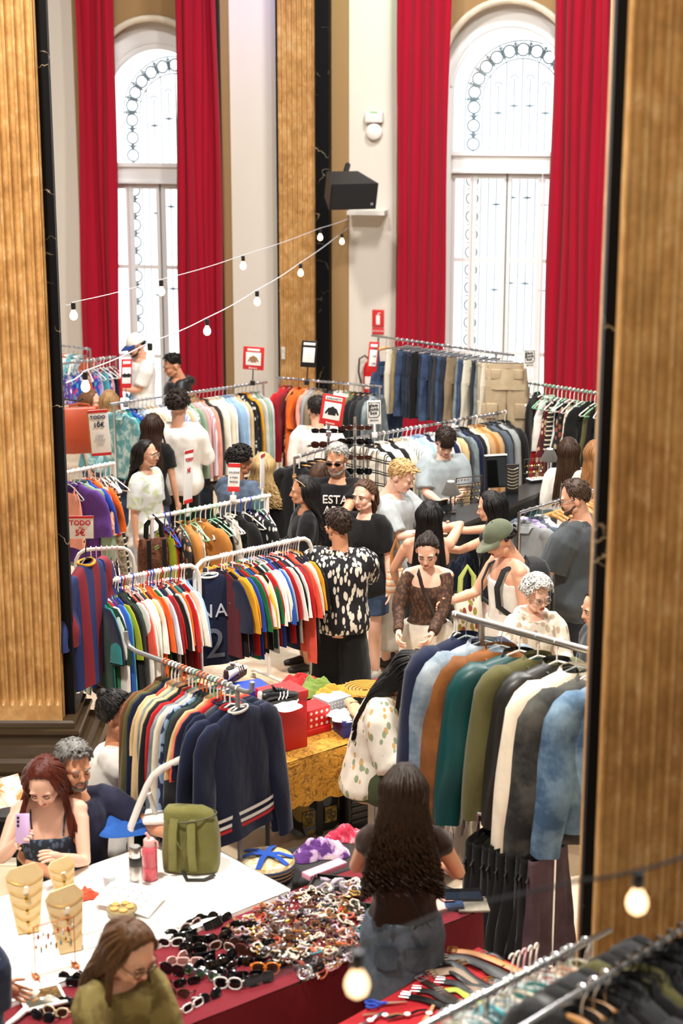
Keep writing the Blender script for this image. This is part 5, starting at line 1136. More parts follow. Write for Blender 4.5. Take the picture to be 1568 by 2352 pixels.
# --- bottom right rails
a, b = P(955, 2366, 1.9), P(1388, 2142, 1.9)
rack('long chrome rail with clear hangers at the bottom right corner', a, b, metal('#cfd2d2', .2), r=.012, upr=(.35, .92), overhang=.03)
hang_row('white creamfloral white turquoise lightgrey cream teal white rosefloral creamfloral'.split(), a, b, 'bottom clear hanger rail', 'tops on the bottom clear hanger rail', 'clear', 0, default='vest', t0=.1, t1=.93, seed=17, jit=.4, sc=.9)
for i in range(14): hanger('clear', a + (b - a)*(.06 + .055*i), rack_dir(a, b) + RND.uniform(-.4, .4), 'empty clear plastic hanger crowding the long rail at the bottom right', 'empty clear hangers on the bottom right rail')
a, b = P(1190, 2365, 2.15), P(1600, 2112, 2.15)
rack('near chrome rail of black clothes crossing in front of the right pillar', a, b, metal('#d5d8da', .15), r=.011, upr=(-.05,), feet=True)
hang_row('jacket:black@wood jacket:leather@wood jacket:black@wood shirt:black jacket:charcoal shirt:black shirt:olive shirt:black jacket:black shirt:charcoal shirt:black'.split(), a, b, 'near black clothes rail', 'black clothes on the near rail', 'black', 0, t0=.3, t1=1.0, seed=18, jit=.08)
# --- grey shirts and clip hangers behind the man with the shoulder strap
a, b = P(1192, 1178, 1.46), P(1385, 1120, 1.46)
rack('chrome rail of grey shirts in front of the man in the dark shirt', a, b, CHROME, upr=(.0, .98))
hang_row('shirt:grey shirt:lilac shirt:slate shirt:lightgrey'.split(), a, b, 'grey shirt rail', 'grey shirts right of the stall', 'wire', 0, t0=.02, t1=.3, seed=19, rzs={0: -.35, 1: -.2})
for i in range(12): hanger('wood', a + (b - a)*(.4 + .05*i), rack_dir(a, b) + RND.uniform(-.15, .15), 'bare wooden hanger on the rail behind the man with glasses', 'bare wooden hangers on the grey shirt rail')
# --- two single shirts that hang facing the hall
p = P(196, 1246, 1.90); g = garment('jersey', ['barca', 'barca', 'mustard'], 'maroon and blue striped football jersey hanging beside the left dark marble strip', p, 1.28, None, 1.3, 1, 1.28)
hanger('black', p, 1.28, 'black plastic hanger of the maroon and blue striped jersey', None)
p = jer_a + (jer_b - jer_a)*.03; g = garment('jersey', ['navy', 'navy', 'white'], 'dark navy lettered jersey hanging at the left end of the right jersey rack', p, .35, None, 1.2, 2, 1.12)
text_on(g, 'SNAY', .125, (0.02, -.052, -.33), plain('#b9c0cc', .6), spacing=1.15)
text_on(g, '2', .28, (0.02, -.058, -.55), plain('#5d6576', .6))
hanger('white', p, .35, 'white plastic hanger of the dark lettered navy jersey', None)
# overalls on the jeans rail
p = jeans_a + (jeans_b - jeans_a)*.09; ov = thing('denim_overalls', 'blue denim overalls on wooden hanger at the left end of the jeans rail', 'overalls', p, .25)
for n, me in parts('jeans', 1):
    o = put(n, me, ov, loc=(0, 0, -.38), mat=cmat('denim')); o.scale = (1.1, 1.4, 1.0)
m = MB(); m.loft([flat_ring(0, z, hw, .02, 20) for z, hw in ((-.5, .18), (-.42, .17), (-.3, .12), (-.26, .11))], False, False); m.build('bib', cmat('denim'), ov)
for s in (-1, 1):
    m = MB(); m.tube([(s*.09, -.025, -.28), (s*.095, -.02, -.2), (s*.08, 0, -.13), (s*.07, .03, -.2), (s*.05, .03, -.42)], .018, 6, flat=.3); m.build('strap', cmat('denim'), ov)
m = MB(); m.rbox((0, -.024, -.36), (.14, .012, .1), .01); m.build('pocket', denim('#33496a', '#5d7593'), ov)
hanger('wood', p, .25, 'wooden hanger holding the blue denim overalls', None)
# ================================================================ tables and the things on them
def frame(p, q):                                                   # matrix with x from p towards q (level), y away, z up
    d = (q - p); a = math.atan2(d.y, d.x); return Matrix.Translation(p) @ Matrix.Rotation(a, 4, 'Z'), a
def level(px, py, h): return P(px, py, h)
def cloth_fall(b, pts, drop, amp=.02, k=14, n=60, scal=0.0):
    """skirt of cloth hanging from a polyline edge"""
    L = [0]
    for p, q in zip(pts, pts[1:]): L.append(L[-1] + (q - p).length)
    def at(t):
        s = t*L[-1]
        for i in range(len(pts) - 1):
            if s <= L[i+1] + 1e-9: return pts[i].lerp(pts[i+1], (s - L[i])/(L[i+1] - L[i])), (pts[i+1] - pts[i]).normalized()
    def fn(i, j):
        p, d = at(i); nn = V((d.y, -d.x, 0)); s = i*L[-1]
        return p + V((0, 0, -(drop + scal*abs(sin(s*26)))*j)) + nn*(amp*(.25 + j)*(.6 + sin(s*k) + .5*sin(s*k*2.3 + 1)) + .006 + .03*min(1, j*6)*(1 if j > 0 else 0)*.3)
    b.grid(fn, n, 8)
WCL, RCL = cloth('#f1eee9', .04, 6, .1), cloth('#6f1220', .10, 7, .1)
# ---- white table
A, B_, C_ = P(668, 2044, .76), P(422, 1912, .76), P(0, 2312, .76)
dirx = (A - C_).normalized(); dep = (B_ - A); dep = dep - dirx*dep.dot(dirx); LEN = 2.35
A0 = A - dirx*LEN
wt = thing('table', 'table under a white cloth carrying the green rucksack and jewellery busts', 'table', (0, 0, 0))
b = MB(); b.loft([[p + V((0, 0, z)) for p in (A, A0, A0 + dep, A + dep)] for z in (-.045, -.012)]); b.build('tabletop', plain('#d8d4cc', .5), wt, smooth=False)
for u, v in ((.03, .1), (.97, .1), (.03, .9), (.97, .9)):
    p = A0 + dirx*LEN*u + dep*v; b = MB(); b.cyl((p.x, p.y, 0), (p.x, p.y, .72), .018); b.build('leg', STEEL, wt)
b = MB(); ext = .05
b.grid(lambda i, j: A0 - dirx*0 + dirx*LEN*i + dep*j + V((0, 0, .001 + .003*noise.noise(V((i*9, j*7, 0))))), 30, 10)
cloth_fall(b, [A0, A, A + dep, A0 + dep], .22, .008, 9, 90)
tag(b.build('tablecloth', WCL, fixn=False, ang=60), 'white cloth covering the table with the green rucksack on it', 'tablecloth')
# ---- red table in front of it
F1 = P(1104, 2090, .74); F0 = P(440, 2352, .74); dr = (F1 - F0).normalized(); nn = V((-dr.y, dr.x, 0)); bw = (A - F0).dot(nn) + .02
F00 = F1 - dr*3.1
rt = thing('table', 'long table under a dark red cloth covered with sunglasses and jewellery', 'table', (0, 0, 0))
b = MB(); b.loft([[p + V((0, 0, z)) for p in (F1, F00, F00 + nn*bw, F1 + nn*bw)] for z in (-.045, -.012)]); b.build('tabletop', plain('#8a6a4a', .5), rt, smooth=False)
for u, v in ((.02, .08), (.98, .08), (.02, .92), (.98, .92), (.5, .08)):
    p = F00 + dr*3.1*u + nn*bw*v; b = MB(); b.cyl((p.x, p.y, 0), (p.x, p.y, .70), .018); b.build('leg', STEEL, rt)
b = MB(); b.grid(lambda i, j: F00 + dr*3.1*i + nn*bw*j + V((0, 0, .001 + .004*noise.noise(V((i*12, j*5, 3))))), 40, 8)
cloth_fall(b, [F00, F1, F1 + nn*bw, F00 + nn*bw], .66, .022, 7, 110)
tag(b.build('tablecloth', RCL, fixn=False, ang=60), 'dark red cloth under the rows of sunglasses and the jewellery heap', 'tablecloth')
RZ = .742
# ---- second red table, bottom right
G0, G1, G2 = P(1098, 2176, .74), P(760, 2362, .74), P(1330, 2290, .74)
st = thing('table', 'small table under a bright red cloth with belts and blue scissors', 'table', (0, 0, 0))
G1 = G0 + (G1 - G0).normalized()*1.25; G2 = G0 + (G2 - G0).normalized()*.62; G3 = G1 + G2 - G0
b = MB(); b.loft([[p + V((0, 0, z)) for p in (G0, G1, G3, G2)] for z in (-.04, -.012)]); b.build('tabletop', plain('#8a6a4a', .5), st, smooth=False)
for p in (G0, G1, G2, G3): c = p.lerp((G0+G3)/2, .08); b = MB(); b.cyl((c.x, c.y, 0), (c.x, c.y, .70), .018); b.build('leg', STEEL, st)
b = MB(); b.grid(lambda i, j: G0.lerp(G1, i).lerp(G2 + (G1 - G0)*i, j) + V((0, 0, .001)), 12, 8); cloth_fall(b, [G2, G0, G1, G3], .5, .02, 8, 60)
tag(b.build('tablecloth', cloth('#b01c26', .08), fixn=False, ang=60), 'bright red cloth under the belts and scissors at the bottom right', 'tablecloth')
# ---- mustard lace table
Y0, Y1 = P(600, 1772, .78), P(868, 1686, .78); dy = (Y1 - Y0).normalized(); ny = V((-dy.y, dy.x, 0)); YL = (Y1 - Y0).length + .25; YD = 1.05
yt = thing('table', 'table under a mustard lace cloth piled with shoes and boxes', 'table', (0, 0, 0))
YM, ya = frame(Y0, Y1)
b = MB(); b.loft([[p + V((0, 0, z)) for p in (Y0, Y0 + dy*YL, Y0 + dy*YL + ny*YD, Y0 + ny*YD)] for z in (-.045, -.012)]); b.build('tabletop', plain('#8a6a4a', .5), yt, smooth=False)
for u, v in ((.08, .05), (YL - .1, .05), (.08, YD - .05), (YL - .1, YD - .05)): p = Y0 + dy*u + ny*v; b = MB(); b.cyl((p.x, p.y, 0), (p.x, p.y, .74), .016); b.build('leg', plain('#2a2a2a', .5), yt)
b = MB(); b.grid(lambda i, j: Y0 + dy*YL*i + ny*YD*j + V((0, 0, .001)), 24, 14); cloth_fall(b, [Y0 + ny*YD, Y0, Y0 + dy*YL, Y0 + dy*YL + ny*YD], .30, .02, 8, 150, .02)
tag(b.build('tablecloth', lace(), fixn=False, ang=60), 'mustard yellow lace cloth with scalloped edge under the shoe boxes', 'tablecloth')
YZ = .782
def at_box(name, label, cat, px, py, h, size, ang, m, parts_=(), bev=.004):
    """box standing on height h; px,py is the middle of its foot"""
    p = P(px, py, h); t = thing(name, label, cat, p, ang); x, y, z = size
    b = MB(); b.rbox((0, 0, z/2), (x, y, z), bev); b.build('body', m, t, ang=30)
    for nm, c, s, mm in parts_: q = MB(); q.rbox(c, s, .003); q.build(nm, mm, t, ang=30)
    return t
REDC = plain('#cf1f22', .45); BLUEC = plain('#1d3fae', .4)
t = at_box('shoe_box', 'tall glossy red box standing at the left end of the lace table', 'box', 648, 1712, YZ, (.25, .20, .35), ya - .12, REDC, [('lid', (0, 0, .352), (.262, .212, .05), REDC)])
t = at_box('shoe_box', 'red box with white dots beside the tall red box', 'box', 716, 1676, YZ, (.18, .16, .17), ya - .05, dots('#cf2026', '#f4ece6', 24, .24), [('lid', (0, 0, .02), (.19, .17, .04), REDC)])
t = at_box('shoe_box', 'pale grey box with white dots behind the tissue paper', 'box', 762, 1650, YZ, (.20, .16, .16), ya, dots('#a9b3bc', '#eef0f2', 40, .2))
t = at_box('shoe_box', 'dark blue lettered shoe box under the beige shoe', 'box', 815, 1680, YZ, (.24, .17, .115), ya - .28, plain('#202a72', .4), [('lid', (0, 0, .10), (.25, .18, .035), plain('#232f80', .4))]); bx = t
text_on(t, 'BIRKENSTOCK', .026, (.02, -.088, .03), plain('#e8e8ee', .5)); b = MB(); b.box((.02, -.0875, .068), (.15, .002, .03)); b.build('label', plain('#4a5699', .5), t, smooth=False)
t = at_box('shoe_box', 'bright blue shoe box under the white sneaker', 'box', 560, 1618, .98, (.30, .19, .115), ya - .25, BLUEC, [('lid', (0, 0, .10), (.31, .20, .04), BLUEC), ('label', (.1, -.096, .05), (.08, .003, .045), WHITE)])
t2 = at_box('crate', 'cardboard crate holding up the bright blue shoe box', 'box', 560, 1690, YZ, (.28, .18, .196), ya - .25, plain('#8a1c1e', .6))
# shoes
def sneaker(label, p, rz, up, sole, stripe, accent, s=1.0, rx=0):
    t = thing('sneaker', label, 'shoe', p, rz); t.rotation_euler.x = rx; t.scale = (s, s, s); b = MB(); N = 24
    prof = [(-.135, .020, .06), (-.13, .030, .085), (-.09, .036, .095), (-.04, .036, .085), (0, .038, .078), (.05, .043, .064), (.09, .045, .052), (.125, .036, .044), (.145, .016, .034)]
    b.loft([[V((w*cos(a), y, .022 + (h - .022)*.5*(1 + sin(a)))) if True else 0 for a in [2*PI*j/N for j in range(N)]] for y, w, h in [(q[0], q[1], q[2]) for q in prof]]); b.build('upper', up, t, ang=70)
    b = MB(); pts = []
    for j in range(32):
        a = 2*PI*j/32; y = .145*sin(a); w = interp([(-.15, .024), (-.1, .036), (0, .040), (.08, .047), (.12, .040), (.15, .018)], y)[0]; pts.append((math.copysign(w*abs(cos(a))**.55, cos(a)) if abs(cos(a)) > 1e-6 else 0, y))
    b.prism(pts, 0, .026); b.build('sole', sole, t, ang=50)
    for sx in (1, -1):
        for q in range(3):
            y = -.015 + .026*q; b = MB(); w = interp([(a_, w_, h_) for a_, w_, h_ in prof], y)[0]; b.tube([(sx*(w + .002), y - .012, .03), (sx*(w + .0035), y, .05), (sx*(w*.72), y + .010, .074)], .006, 6, flat=.35, up=(0, 1, 0)); b.build('stripe', stripe, t)
    b = MB(); b.ell((0, -.075, .088), (.024, .045, .012)); b.build('opening', plain('#191919' if accent is None else accent, .8), t)
    b = MB(); b.loft([[V((x*.020, -.045, .084)), V((x*.016, -.02, .098))] for x in (-1, 0, 1)], False, False, False); b.tube([(0, .06, .066), (0, .02, .08), (0, -.03, .094), (0, -.045, .115)], [.018, .019, .02, .018], 8, flat=.4); b.build('tongue', up, t)
    b = MB()
    for q in range(5): y = .055 - .02*q; zt = .066 + .0062*q*1.05; b.tube([(-.024, y, zt - .004), (0, y, zt + .010), (.024, y, zt - .004)], .003, 5)
    b.build('laces', stripe if accent else up, t)
    b = MB(); b.limb([(0, -.133, .05), (0, -.137, .085)], [.02, .016], 10); b.build('heel_tab', stripe, t)
SW, SB, GUM = plain('#ddd8d0', .5), plain('#16171a', .35), plain('#4a2f22', .5)
p = P(540, 1558, 1.12); sneaker('white sneaker with three dark stripes on the bright blue box', P(540, 1556, 1.115), ya - PI/2 + .5, SW, GUM, plain('#3a2226', .5), None, 1.0)
sneaker('black sneaker with three white stripes on the tall red box', P(640, 1612, YZ + .375), ya - PI/2 - .1, SB, plain('#202022', .5), plain('#ece8e4', .5), None, .98)
sneaker('black sneaker with white stripes leaning behind the beige shoe', P(850, 1632, YZ + .03), ya + 2.0, SB, plain('#202022', .5), plain('#ece8e4', .5), '#30405a', .95, .3)
sneaker('white and grey sneaker lying at the right of the lace table', P(885, 1618, YZ), ya - 1.2, SW, plain('#c9c5c0', .5), plain('#b9b9bd', .5), '#888888', .8)
# beige clog-like shoe and tissue
t = thing('suede_shoe', 'beige suede shoe on white tissue paper on the dark blue box', 'shoe', P(812, 1640, YZ + .12), ya + 2.7)
b = MB(); b.loft([[V((w*cos(a), y, .015 + (h - .015)*.5*(1 + sin(a)))) for a in [2*PI*j/20 for j in range(20)]] for y, w, h in ((-.12, .022, .055), (-.11, .034, .075), (-.04, .036, .085), (.02, .042, .082), (.08, .046, .066), (.115, .036, .05), (.13, .014, .03))]); b.build('upper', cloth('#b79f7c'), t)
b = MB(); b.prism([(.046*cos(a)*(1 if sin(a) > -.3 else .85), .13*sin(a)) for a in [2*PI*j/24 for j in range(24)]], 0, .018); b.build('sole', plain('#6d5a42', .6), t)
b = MB(); b.tube([(-.044, .0, .03), (-.02, .0, .085), (.02, .0, .085), (.044, .0, .03)], .010, 6, flat=.4); b.build('strap', cloth('#a78f6c'), t)
def heap(name, label, cat, p, r, h, m, seed, rz=0, group=None, fold=.5, cres=28):
    """crumpled cloth: a folded mound"""
    t = MB(); 
    def fn(i, j):
        a = 2*PI*i; q = j; rr = q*(1 + .18*sin(3*a + seed) + .1*sin(5*a + 2*seed)); x, y = r[0]*rr*cos(a), r[1]*rr*sin(a)
        f = .9*abs(noise.noise(V((x*9/(r[0]*4), y*9/(r[0]*4), seed)))) + .22*abs(noise.noise(V((x*26/(r[0]*4), y*26/(r[0]*4), seed + 3))))
        return V((x, y, h*max(0, (1 - q**2.2))*(.55 + fold*1.1*f) + h*.12*f*(1 if q < .98 else 0) + .004))
    t.grid(fn, 56, cres); o = t.build(name, m, None, fixn=False, ang=80); o.location = p; o.rotation_euler.z = rz
    return tag(o, label, cat, group)
heap('tissue_paper', 'white tissue paper spilling over the dark blue shoe box', 'paper', P(795, 1645, YZ + .105), (.13, .10), .05, plain('#f2efec', .7), 2, ya)
heap('tissue_paper', 'white tissue paper under the black sneaker on the tall red box', 'paper', P(650, 1622, YZ + .365), (.13, .10), .02, plain('#f2efec', .7), 6, ya)
heap('sweater', 'red knitted garment folded at the back of the lace table', 'clothes', P(690, 1575, YZ + .12), (.17, .12), .09, cloth('#a01c1e', .1, 30), 3, ya)
heap('sweater', 'green knitted garment folded on the clothes behind the boxes', 'clothes', P(722, 1585, YZ + .13), (.16, .10), .10, cloth('#6b8236', .12, 40), 4, ya + .3)
heap('sweater', 'mustard yellow knitted garment folded beside the green one', 'clothes', P(755, 1604, YZ + .10), (.17, .12), .10, cloth('#c58a2c', .12, 40), 9, ya)
heap('folded_clothes', 'pile of dark red clothes lying beneath the folded knitwear', 'clothes', P(722, 1612, YZ), (.26, .17), .13, cloth('#7c1e22'), 12, ya)
t = thing('straw_plate', 'round woven straw plate lying on the lace table', 'plate', P(838, 1590, YZ + .03), 0)
b = MB()
for q in range(6): b.tube([(.03 + .024*q)*V((cos(a), sin(a), .0)) + V((0, 0, .012 + .003*q)) for a in [2*PI*j/28 for j in range(28)]], .010, 6, True)
b.build('coils', cloth('#b98a3c'), t)
b = MB()
for q in range(26): a = 2*PI*q/26; b.tube([V((.15*cos(a - .1), .15*sin(a - .1), .022)), V((.175*cos(a), .175*sin(a), .026)), V((.15*cos(a + .1), .15*sin(a + .1), .022))], .004, 5)
b.build('rim', cloth('#b98a3c'), t)
t = thing('tray', 'shallow red tray of dark sunglasses at the back of the lace table', 'tray', P(895, 1576, YZ), ya)
b = MB(); b.rbox((0, 0, .012), (.42, .26, .024), .01); b.build('base', plain('#9c1b20', .5), t)
b = MB(); pts = [(.06*(1.0 if q % 2 else .55)*cos(PI*q/12), .06*(1.0 if q % 2 else .55)*sin(PI*q/12)) for q in range(24)]; b.prism(pts, -.006, .006, 'y')
o = b.build('sun_ornament', plain('#f0b52a', .5)); o.location = P(922, 1556, YZ + .07); tag(o, 'yellow sun-shaped ornament standing behind the red tray', 'ornament')
b = MB(); b.limb([(-.07, 0, .03), (.07, 0, .03)], [.03, .03]); o = b.build('rolled_cloth', cloth('#3f7485')); o.location = P(908, 1606, YZ); o.rotation_euler.z = ya; tag(o, 'rolled teal cloth near the right end of the lace table', 'cloth')
# ---- sunglasses
def shades_parts(kind):
    if ('S', kind) in GM: return GM[('S', kind)]
    fr, le = MB(), MB()
    if kind == 'wrap':
        ring = lambda q: [V((x, -.030*(1 - (x/.07)**2) - q, .002 + z)) for x, z in [(.07*sin(rad(a)), 0) for a in range(-80, 81, 16)]]
        le.loft([[p + V((0, .006*u, u*(.040 - .16*p.x*p.x*0))) for p in ring(0)] for u in (0, .5, 1)], False, False, False); le.loft([[p + V((0, .003 + .006*u, u*.040)) for p in ring(0)] for u in (0, .5, 1)], False, False, False)
        fr.tube([p + V((0, .006, .042)) for p in ring(0)], .004, 6)
        for s in (1, -1): fr.tube([(s*.068, 0, .036), (s*.074, .04, .03), (s*.066, .12, .006)], [.008, .006, .004], 6, flat=.5)
    else:
        rx, rz, pw = {'round': (.027, .025, 1), 'cat': (.031, .022, .8), 'rect': (.031, .019, .6), 'big': (.034, .029, .8)}[kind]
        for s in (1, -1):
            c = V((s*.036, 0, rz + .002))
            fr.tube([c + V((rx*math.copysign(abs(cos(a))**pw, cos(a)), 0, rz*math.copysign(abs(sin(a))**pw, sin(a)) + (.006*s*cos(a) if kind == 'cat' else 0))) for a in [2*PI*j/20 + .001 for j in range(20)]], .0042, 6, True)
            le.ell(c, (rx, .0025, rz), nu=16, nv=8)
            fr.tube([c + V((s*rx, .002, rz*.4)), c + V((s*(rx + .006), .012, rz*.4)), c + V((s*(rx + .002), .07, rz*.1)), V((s*.058, .125, .004))], [.005, .0045, .004, .003], 6)
        fr.tube([(-.010, 0, rz*1.2), (0, -.002, rz*1.35), (.010, 0, rz*1.2)], .004, 6)
    out = [('frame', fr.mesh('frame')), ('lens', le.mesh('lens'))]
    for _, me in out: me.materials.append(None)
    GM[('S', kind)] = out; return out
BF, WF, OF, PF, TF = gloss('#0d0d0e', .15), gloss('#ece9e6', .2), gloss('#e8832c', .25), plain('#dcb6b0', .2), gloss('#4a2414', .2)
BL, BRL, PKL = gloss('#0b0b0c', .06), gloss('#3a2018', .08), gloss('#8a5a55', .1)
SPECS = {'b': ('black', BF, BL), 'w': ('white-framed', WF, BL), 'o': ('orange-framed', OF, BRL), 'p': ('pale pink', PF, PKL), 't': ('tortoiseshell', TF, BRL), 'h': ('mirror-lensed', CHROME, holo()), 'c': ('beige-framed', gloss('#d8c49a', .25), BRL), 'g': ('brown-tinted', plain('#b59a92', .2), BRL)}
spots = [(411,2152,'b'),(428,2158,'b'),(440,2135,'g'),(455,2125,'b'),(476,2119,'b'),(494,2129,'b'),(513,2119,'b'),(392,2174,'w'),(503,2162,'b'),(533,2154,'b'),(552,2168,'t'),(480,2185,'g'),(523,2175,'b'),(443,2192,'b'),(466,2205,'b'),(410,2212,'p'),(436,2218,'p'),(566,2198,'t'),(586,2172,'b'),(609,2188,'b'),(473,2225,'b'),(499,2231,'b'),(526,2212,'b'),(545,2222,'b'),(446,2242,'h'),(473,2252,'h'),(430,2264,'b'),(572,2247,'b'),(609,2238,'o'),(637,2228,'b'),(659,2212,'b'),(523,2272,'w'),(549,2266,'b'),(485,2298,'b'),(445,2318,'w'),(225,2231,'b'),(247,2217,'b'),(192,2244,'t'),(212,2254,'t'),(162,2257,'b'),(182,2267,'b'),(222,2290,'c'),(199,2303,'b'),(166,2312,'b'),(186,2325,'b'),(126,2335,'c'),(96,2345,'b'),(206,2345,'b'),(250,2262,'b'),(455,2165,'b'),(540,2190,'g'),(585,2215,'b'),(520,2245,'b'),(395,2240,'b'),(560,2140,'b'),(640,2195,'t'),(405,2290,'t'),(600,2262,'b')]
rows = {}
for px, py, c in spots:
    p = P(px, py, RZ); v = (p - F0).dot(nn); u = (p - F0).dot(dr); rows.setdefault(min(4, int(v/(bw/5))), []).append((u, p, c))
RN = ['front', 'second', 'middle', 'fourth', 'back']; rs_ = random.Random(5)
for ri, lst in rows.items():
    for i, (u, p, c) in enumerate(sorted(lst, key=lambda q: q[0])):
        w_, fm, lm = SPECS[c]; kind = 'round' if c == 'h' else (rs_.choice(['wrap', 'rect', 'big', 'cat', 'round', 'rect']) if c == 'b' else rs_.choice(['cat', 'big', 'rect']))
        t = thing('sunglasses', '%s sunglasses, %s from the left in the %s row on the red cloth' % (w_, ORD[i], RN[ri]), 'sunglasses', p, rs_.uniform(-.5, .9), 'sunglasses on the red cloth')
        t.scale = (.92,)*3; t.rotation_euler.x = rs_.uniform(-.5, -.1)
        for (n, me), m in zip(shades_parts(kind), (fm, lm)): put(n, me, t, mat=m)
# ---- jewellery heap
JK = [('silver bangle', metal('#cfcfd2', .2)), ('gold bangle', metal('#c9a050', .25)), ('dark bead bracelet', gloss('#2a1c16')), ('orange bead bracelet', gloss('#cf6a48')), ('pink bead bracelet', gloss('#c98a94')), ('teal bead necklace', gloss('#2a8490')), ('pearl bead bracelet', gloss('#e6dccb')), ('brown wooden bracelet', wood('#8a5a34', '#5e3a1e')), ('clear bead bracelet', gloss('#c7b9c9', .1)), ('amber bead bracelet', gloss('#a8672c')), ('black bangle', gloss('#121212')), ('coral scarf ring', cloth('#d96a52'))]
JM = []
for q in range(10):
    r = random.Random(q); b = MB()
    if q < 4: b.tube([V((R_*cos(a), R_*sin(a)*.95, 0)) for R_ in [.032 + .003*q] for a in [2*PI*j/22 for j in range(22)]], .0032 + .0016*q, 6, True, flat=1.0 if q % 2 else 2.2, up=(0, 0, 1))
    elif q < 8:
        n = 16 + q*2
        for j in range(n): a = 2*PI*j/n; R_ = .036 + .010*sin(2*a + q) + .006*sin(3*a); b.ell((R_*cos(a), R_*sin(a)*.8, .003*sin(5*a)), (.0068,)*3, nu=8, nv=6)
    else:
        for q2 in range(3): b.tube([V(((.03 + .004*q2)*cos(a), (.03 + .004*q2)*sin(a), .006*q2 + .004*sin(3*a + q2))) for a in [2*PI*j/20 for j in range(20)]], .004, 6, True)
    me = b.mesh('bracelet'); me.materials.append(None); JM.append(me)
poly = [(520, 2125), (640, 2062), (700, 2040), (770, 2050), (838, 2085), (838, 2195), (720, 2246), (672, 2222), (565, 2170)]
def inside(x, y):
    c = False
    for i in range(len(poly)):
        (x1, y1), (x2, y2) = poly[i-1], poly[i]
        if (y1 > y) != (y2 > y) and x < (x2 - x1)*(y - y1)/(y2 - y1) + x1: c = not c
    return c
rj = random.Random(11); n = 0
wts = [0, 0, 0, 0, 0, 1, 1, 2, 2, 4, 6, 6, 6, 7, 7, 8, 8, 9, 10, 11]
while n < 290:
    x, y = rj.uniform(520, 840), rj.uniform(2040, 2246)
    if not inside(x, y): continue
    k = rj.choice(wts)
    if x > 720 and y > 2125 and rj.random() < .35: k = rj.choice([3, 3, 4, 5])
    nm, m = JK[k]; me = JM[rj.randrange(4)] if 'bangle' in nm else (JM[rj.randrange(8, 10)] if k in (7, 11) else JM[rj.randrange(4, 8)])
    o = put(nm.split()[-1] if k != 11 else 'scarf_ring', me, None, P(x, y, RZ + rj.uniform(.004, .05)), m); o.rotation_euler = (rj.uniform(-.6, .6), rj.uniform(-.6, .6), rj.uniform(0, 6)); sc_ = rj.uniform(.5, .85); o.scale = (sc_,)*3
    tag(o, '%s in the heap of jewellery on the red cloth' % nm, nm.split()[-1] if k != 11 else 'ring', nm + 's in the jewellery heap'); n += 1
bm_ = MB(); mats_ = [JK[q][1] for q in (0, 0, 1, 2, 6, 7, 8, 9)]; i = 0
while i < 520:
    x, y = rj.uniform(520, 840), rj.uniform(2040, 2246)
    if not inside(x, y): continue
    p = P(x, y, RZ + rj.uniform(.0, .022)); R = Matrix.Rotation(rj.uniform(0, 6), 3, 'Z') @ Matrix.Rotation(rj.uniform(-.5, .5), 3, 'X'); bm_.mi = rj.randrange(8); q = rj.random(); i += 1
    if q < .4: bm_.ell(p, [rj.uniform(.005, .012)]*3, nu=8, nv=6)
    elif q < .8: bm_.tube([p + R @ V((.016*cos(a), .013*sin(a), 0)) for a in [2*PI*j/12 for j in range(12)]], .0028, 5, True)
    else: bm_.tube([p + R @ V((.03*u, .008*sin(4*u + i), 0)) for u in (-1, -.5, 0, .5, 1)], .003, 5)
tag(bm_.build('small_jewellery', mats_), 'loose rings, beads and chain bits filling the jewellery heap', 'jewellery', None, 'stuff')
def tray(name, label, px, py, size, ang, m, z=RZ, wall=.03):
    p = P(px, py, z); t = thing(name, label, 'tray', p, ang); x, y = size; b = MB(); b.box((0, 0, .004), (x, y, .008)); b.build('base', m, t, smooth=False)
    for c, s in (((x/2, 0, wall/2), (.006, y, wall)), ((-x/2, 0, wall/2), (.006, y, wall)), ((0, y/2, wall/2), (x, .006, wall)), ((0, -y/2, wall/2), (x, .006, wall))):
        b = MB(); b.box(c, s); b.build('side', m, t, smooth=False)
    return t
da = math.atan2(dr.y, dr.x)
tray('jewellery_tray', 'black open tray of trinkets beside the curly-haired woman', 778, 2044, (.30, .20), da - .9, gloss('#15130f', .3)); tray('jewellery_tray', 'dark green open tray with gold edge in front of the denim skirt', 805, 2095, (.22, .12), da - .9, gloss('#12301f', .3))
for i in range(34):
    x, y = rj.uniform(738, 820), rj.uniform(2020, 2066)
    k = rj.choice([0, 0, 1, 6, 8, 8, 9]); nm, m = JK[k]; o = put('trinket', JM[rj.randrange(10)], None, P(x, y, RZ + rj.uniform(.012, .045)), m); o.rotation_euler = (rj.uniform(-.8, .8), rj.uniform(-.8, .8), rj.uniform(0, 6)); o.scale = (.75,)*3
    tag(o, '%s among the trinkets in the black tray' % nm, 'trinket', nm + 's in the black tray')
at_box('gift_box', 'flat pink box on the far edge of the red cloth', 'box', 745, 2003, RZ, (.26, .07, .03), da + .05, plain('#e59ab0', .5), [('label', (.03, 0, .031), (.07, .03, .003), plain('#f3d9de', .5))])
at_box('wallet', 'black glossy wallet at the right end of the red cloth', 'wallet', 1062, 2062, RZ, (.20, .13, .022), da - .6, gloss('#101114', .15), [('flap', (0, -.02, .022), (.19, .08, .006), gloss('#1d2430', .12))])
at_box('wallet', 'dark blue wallet beside the black glossy wallet', 'wallet', 1042, 2085, RZ, (.10, .08, .02), da - .6, gloss('#2c3e63', .25), [('flap', (0, -.01, .02), (.095, .05, .005), gloss('#33486f', .25))])
at_box('booklet', 'pinkish leaflet lying right of the denim skirt', 'paper', 1012, 2078, RZ, (.13, .16, .02), da - .2, plain('#d9a9a0', .6))
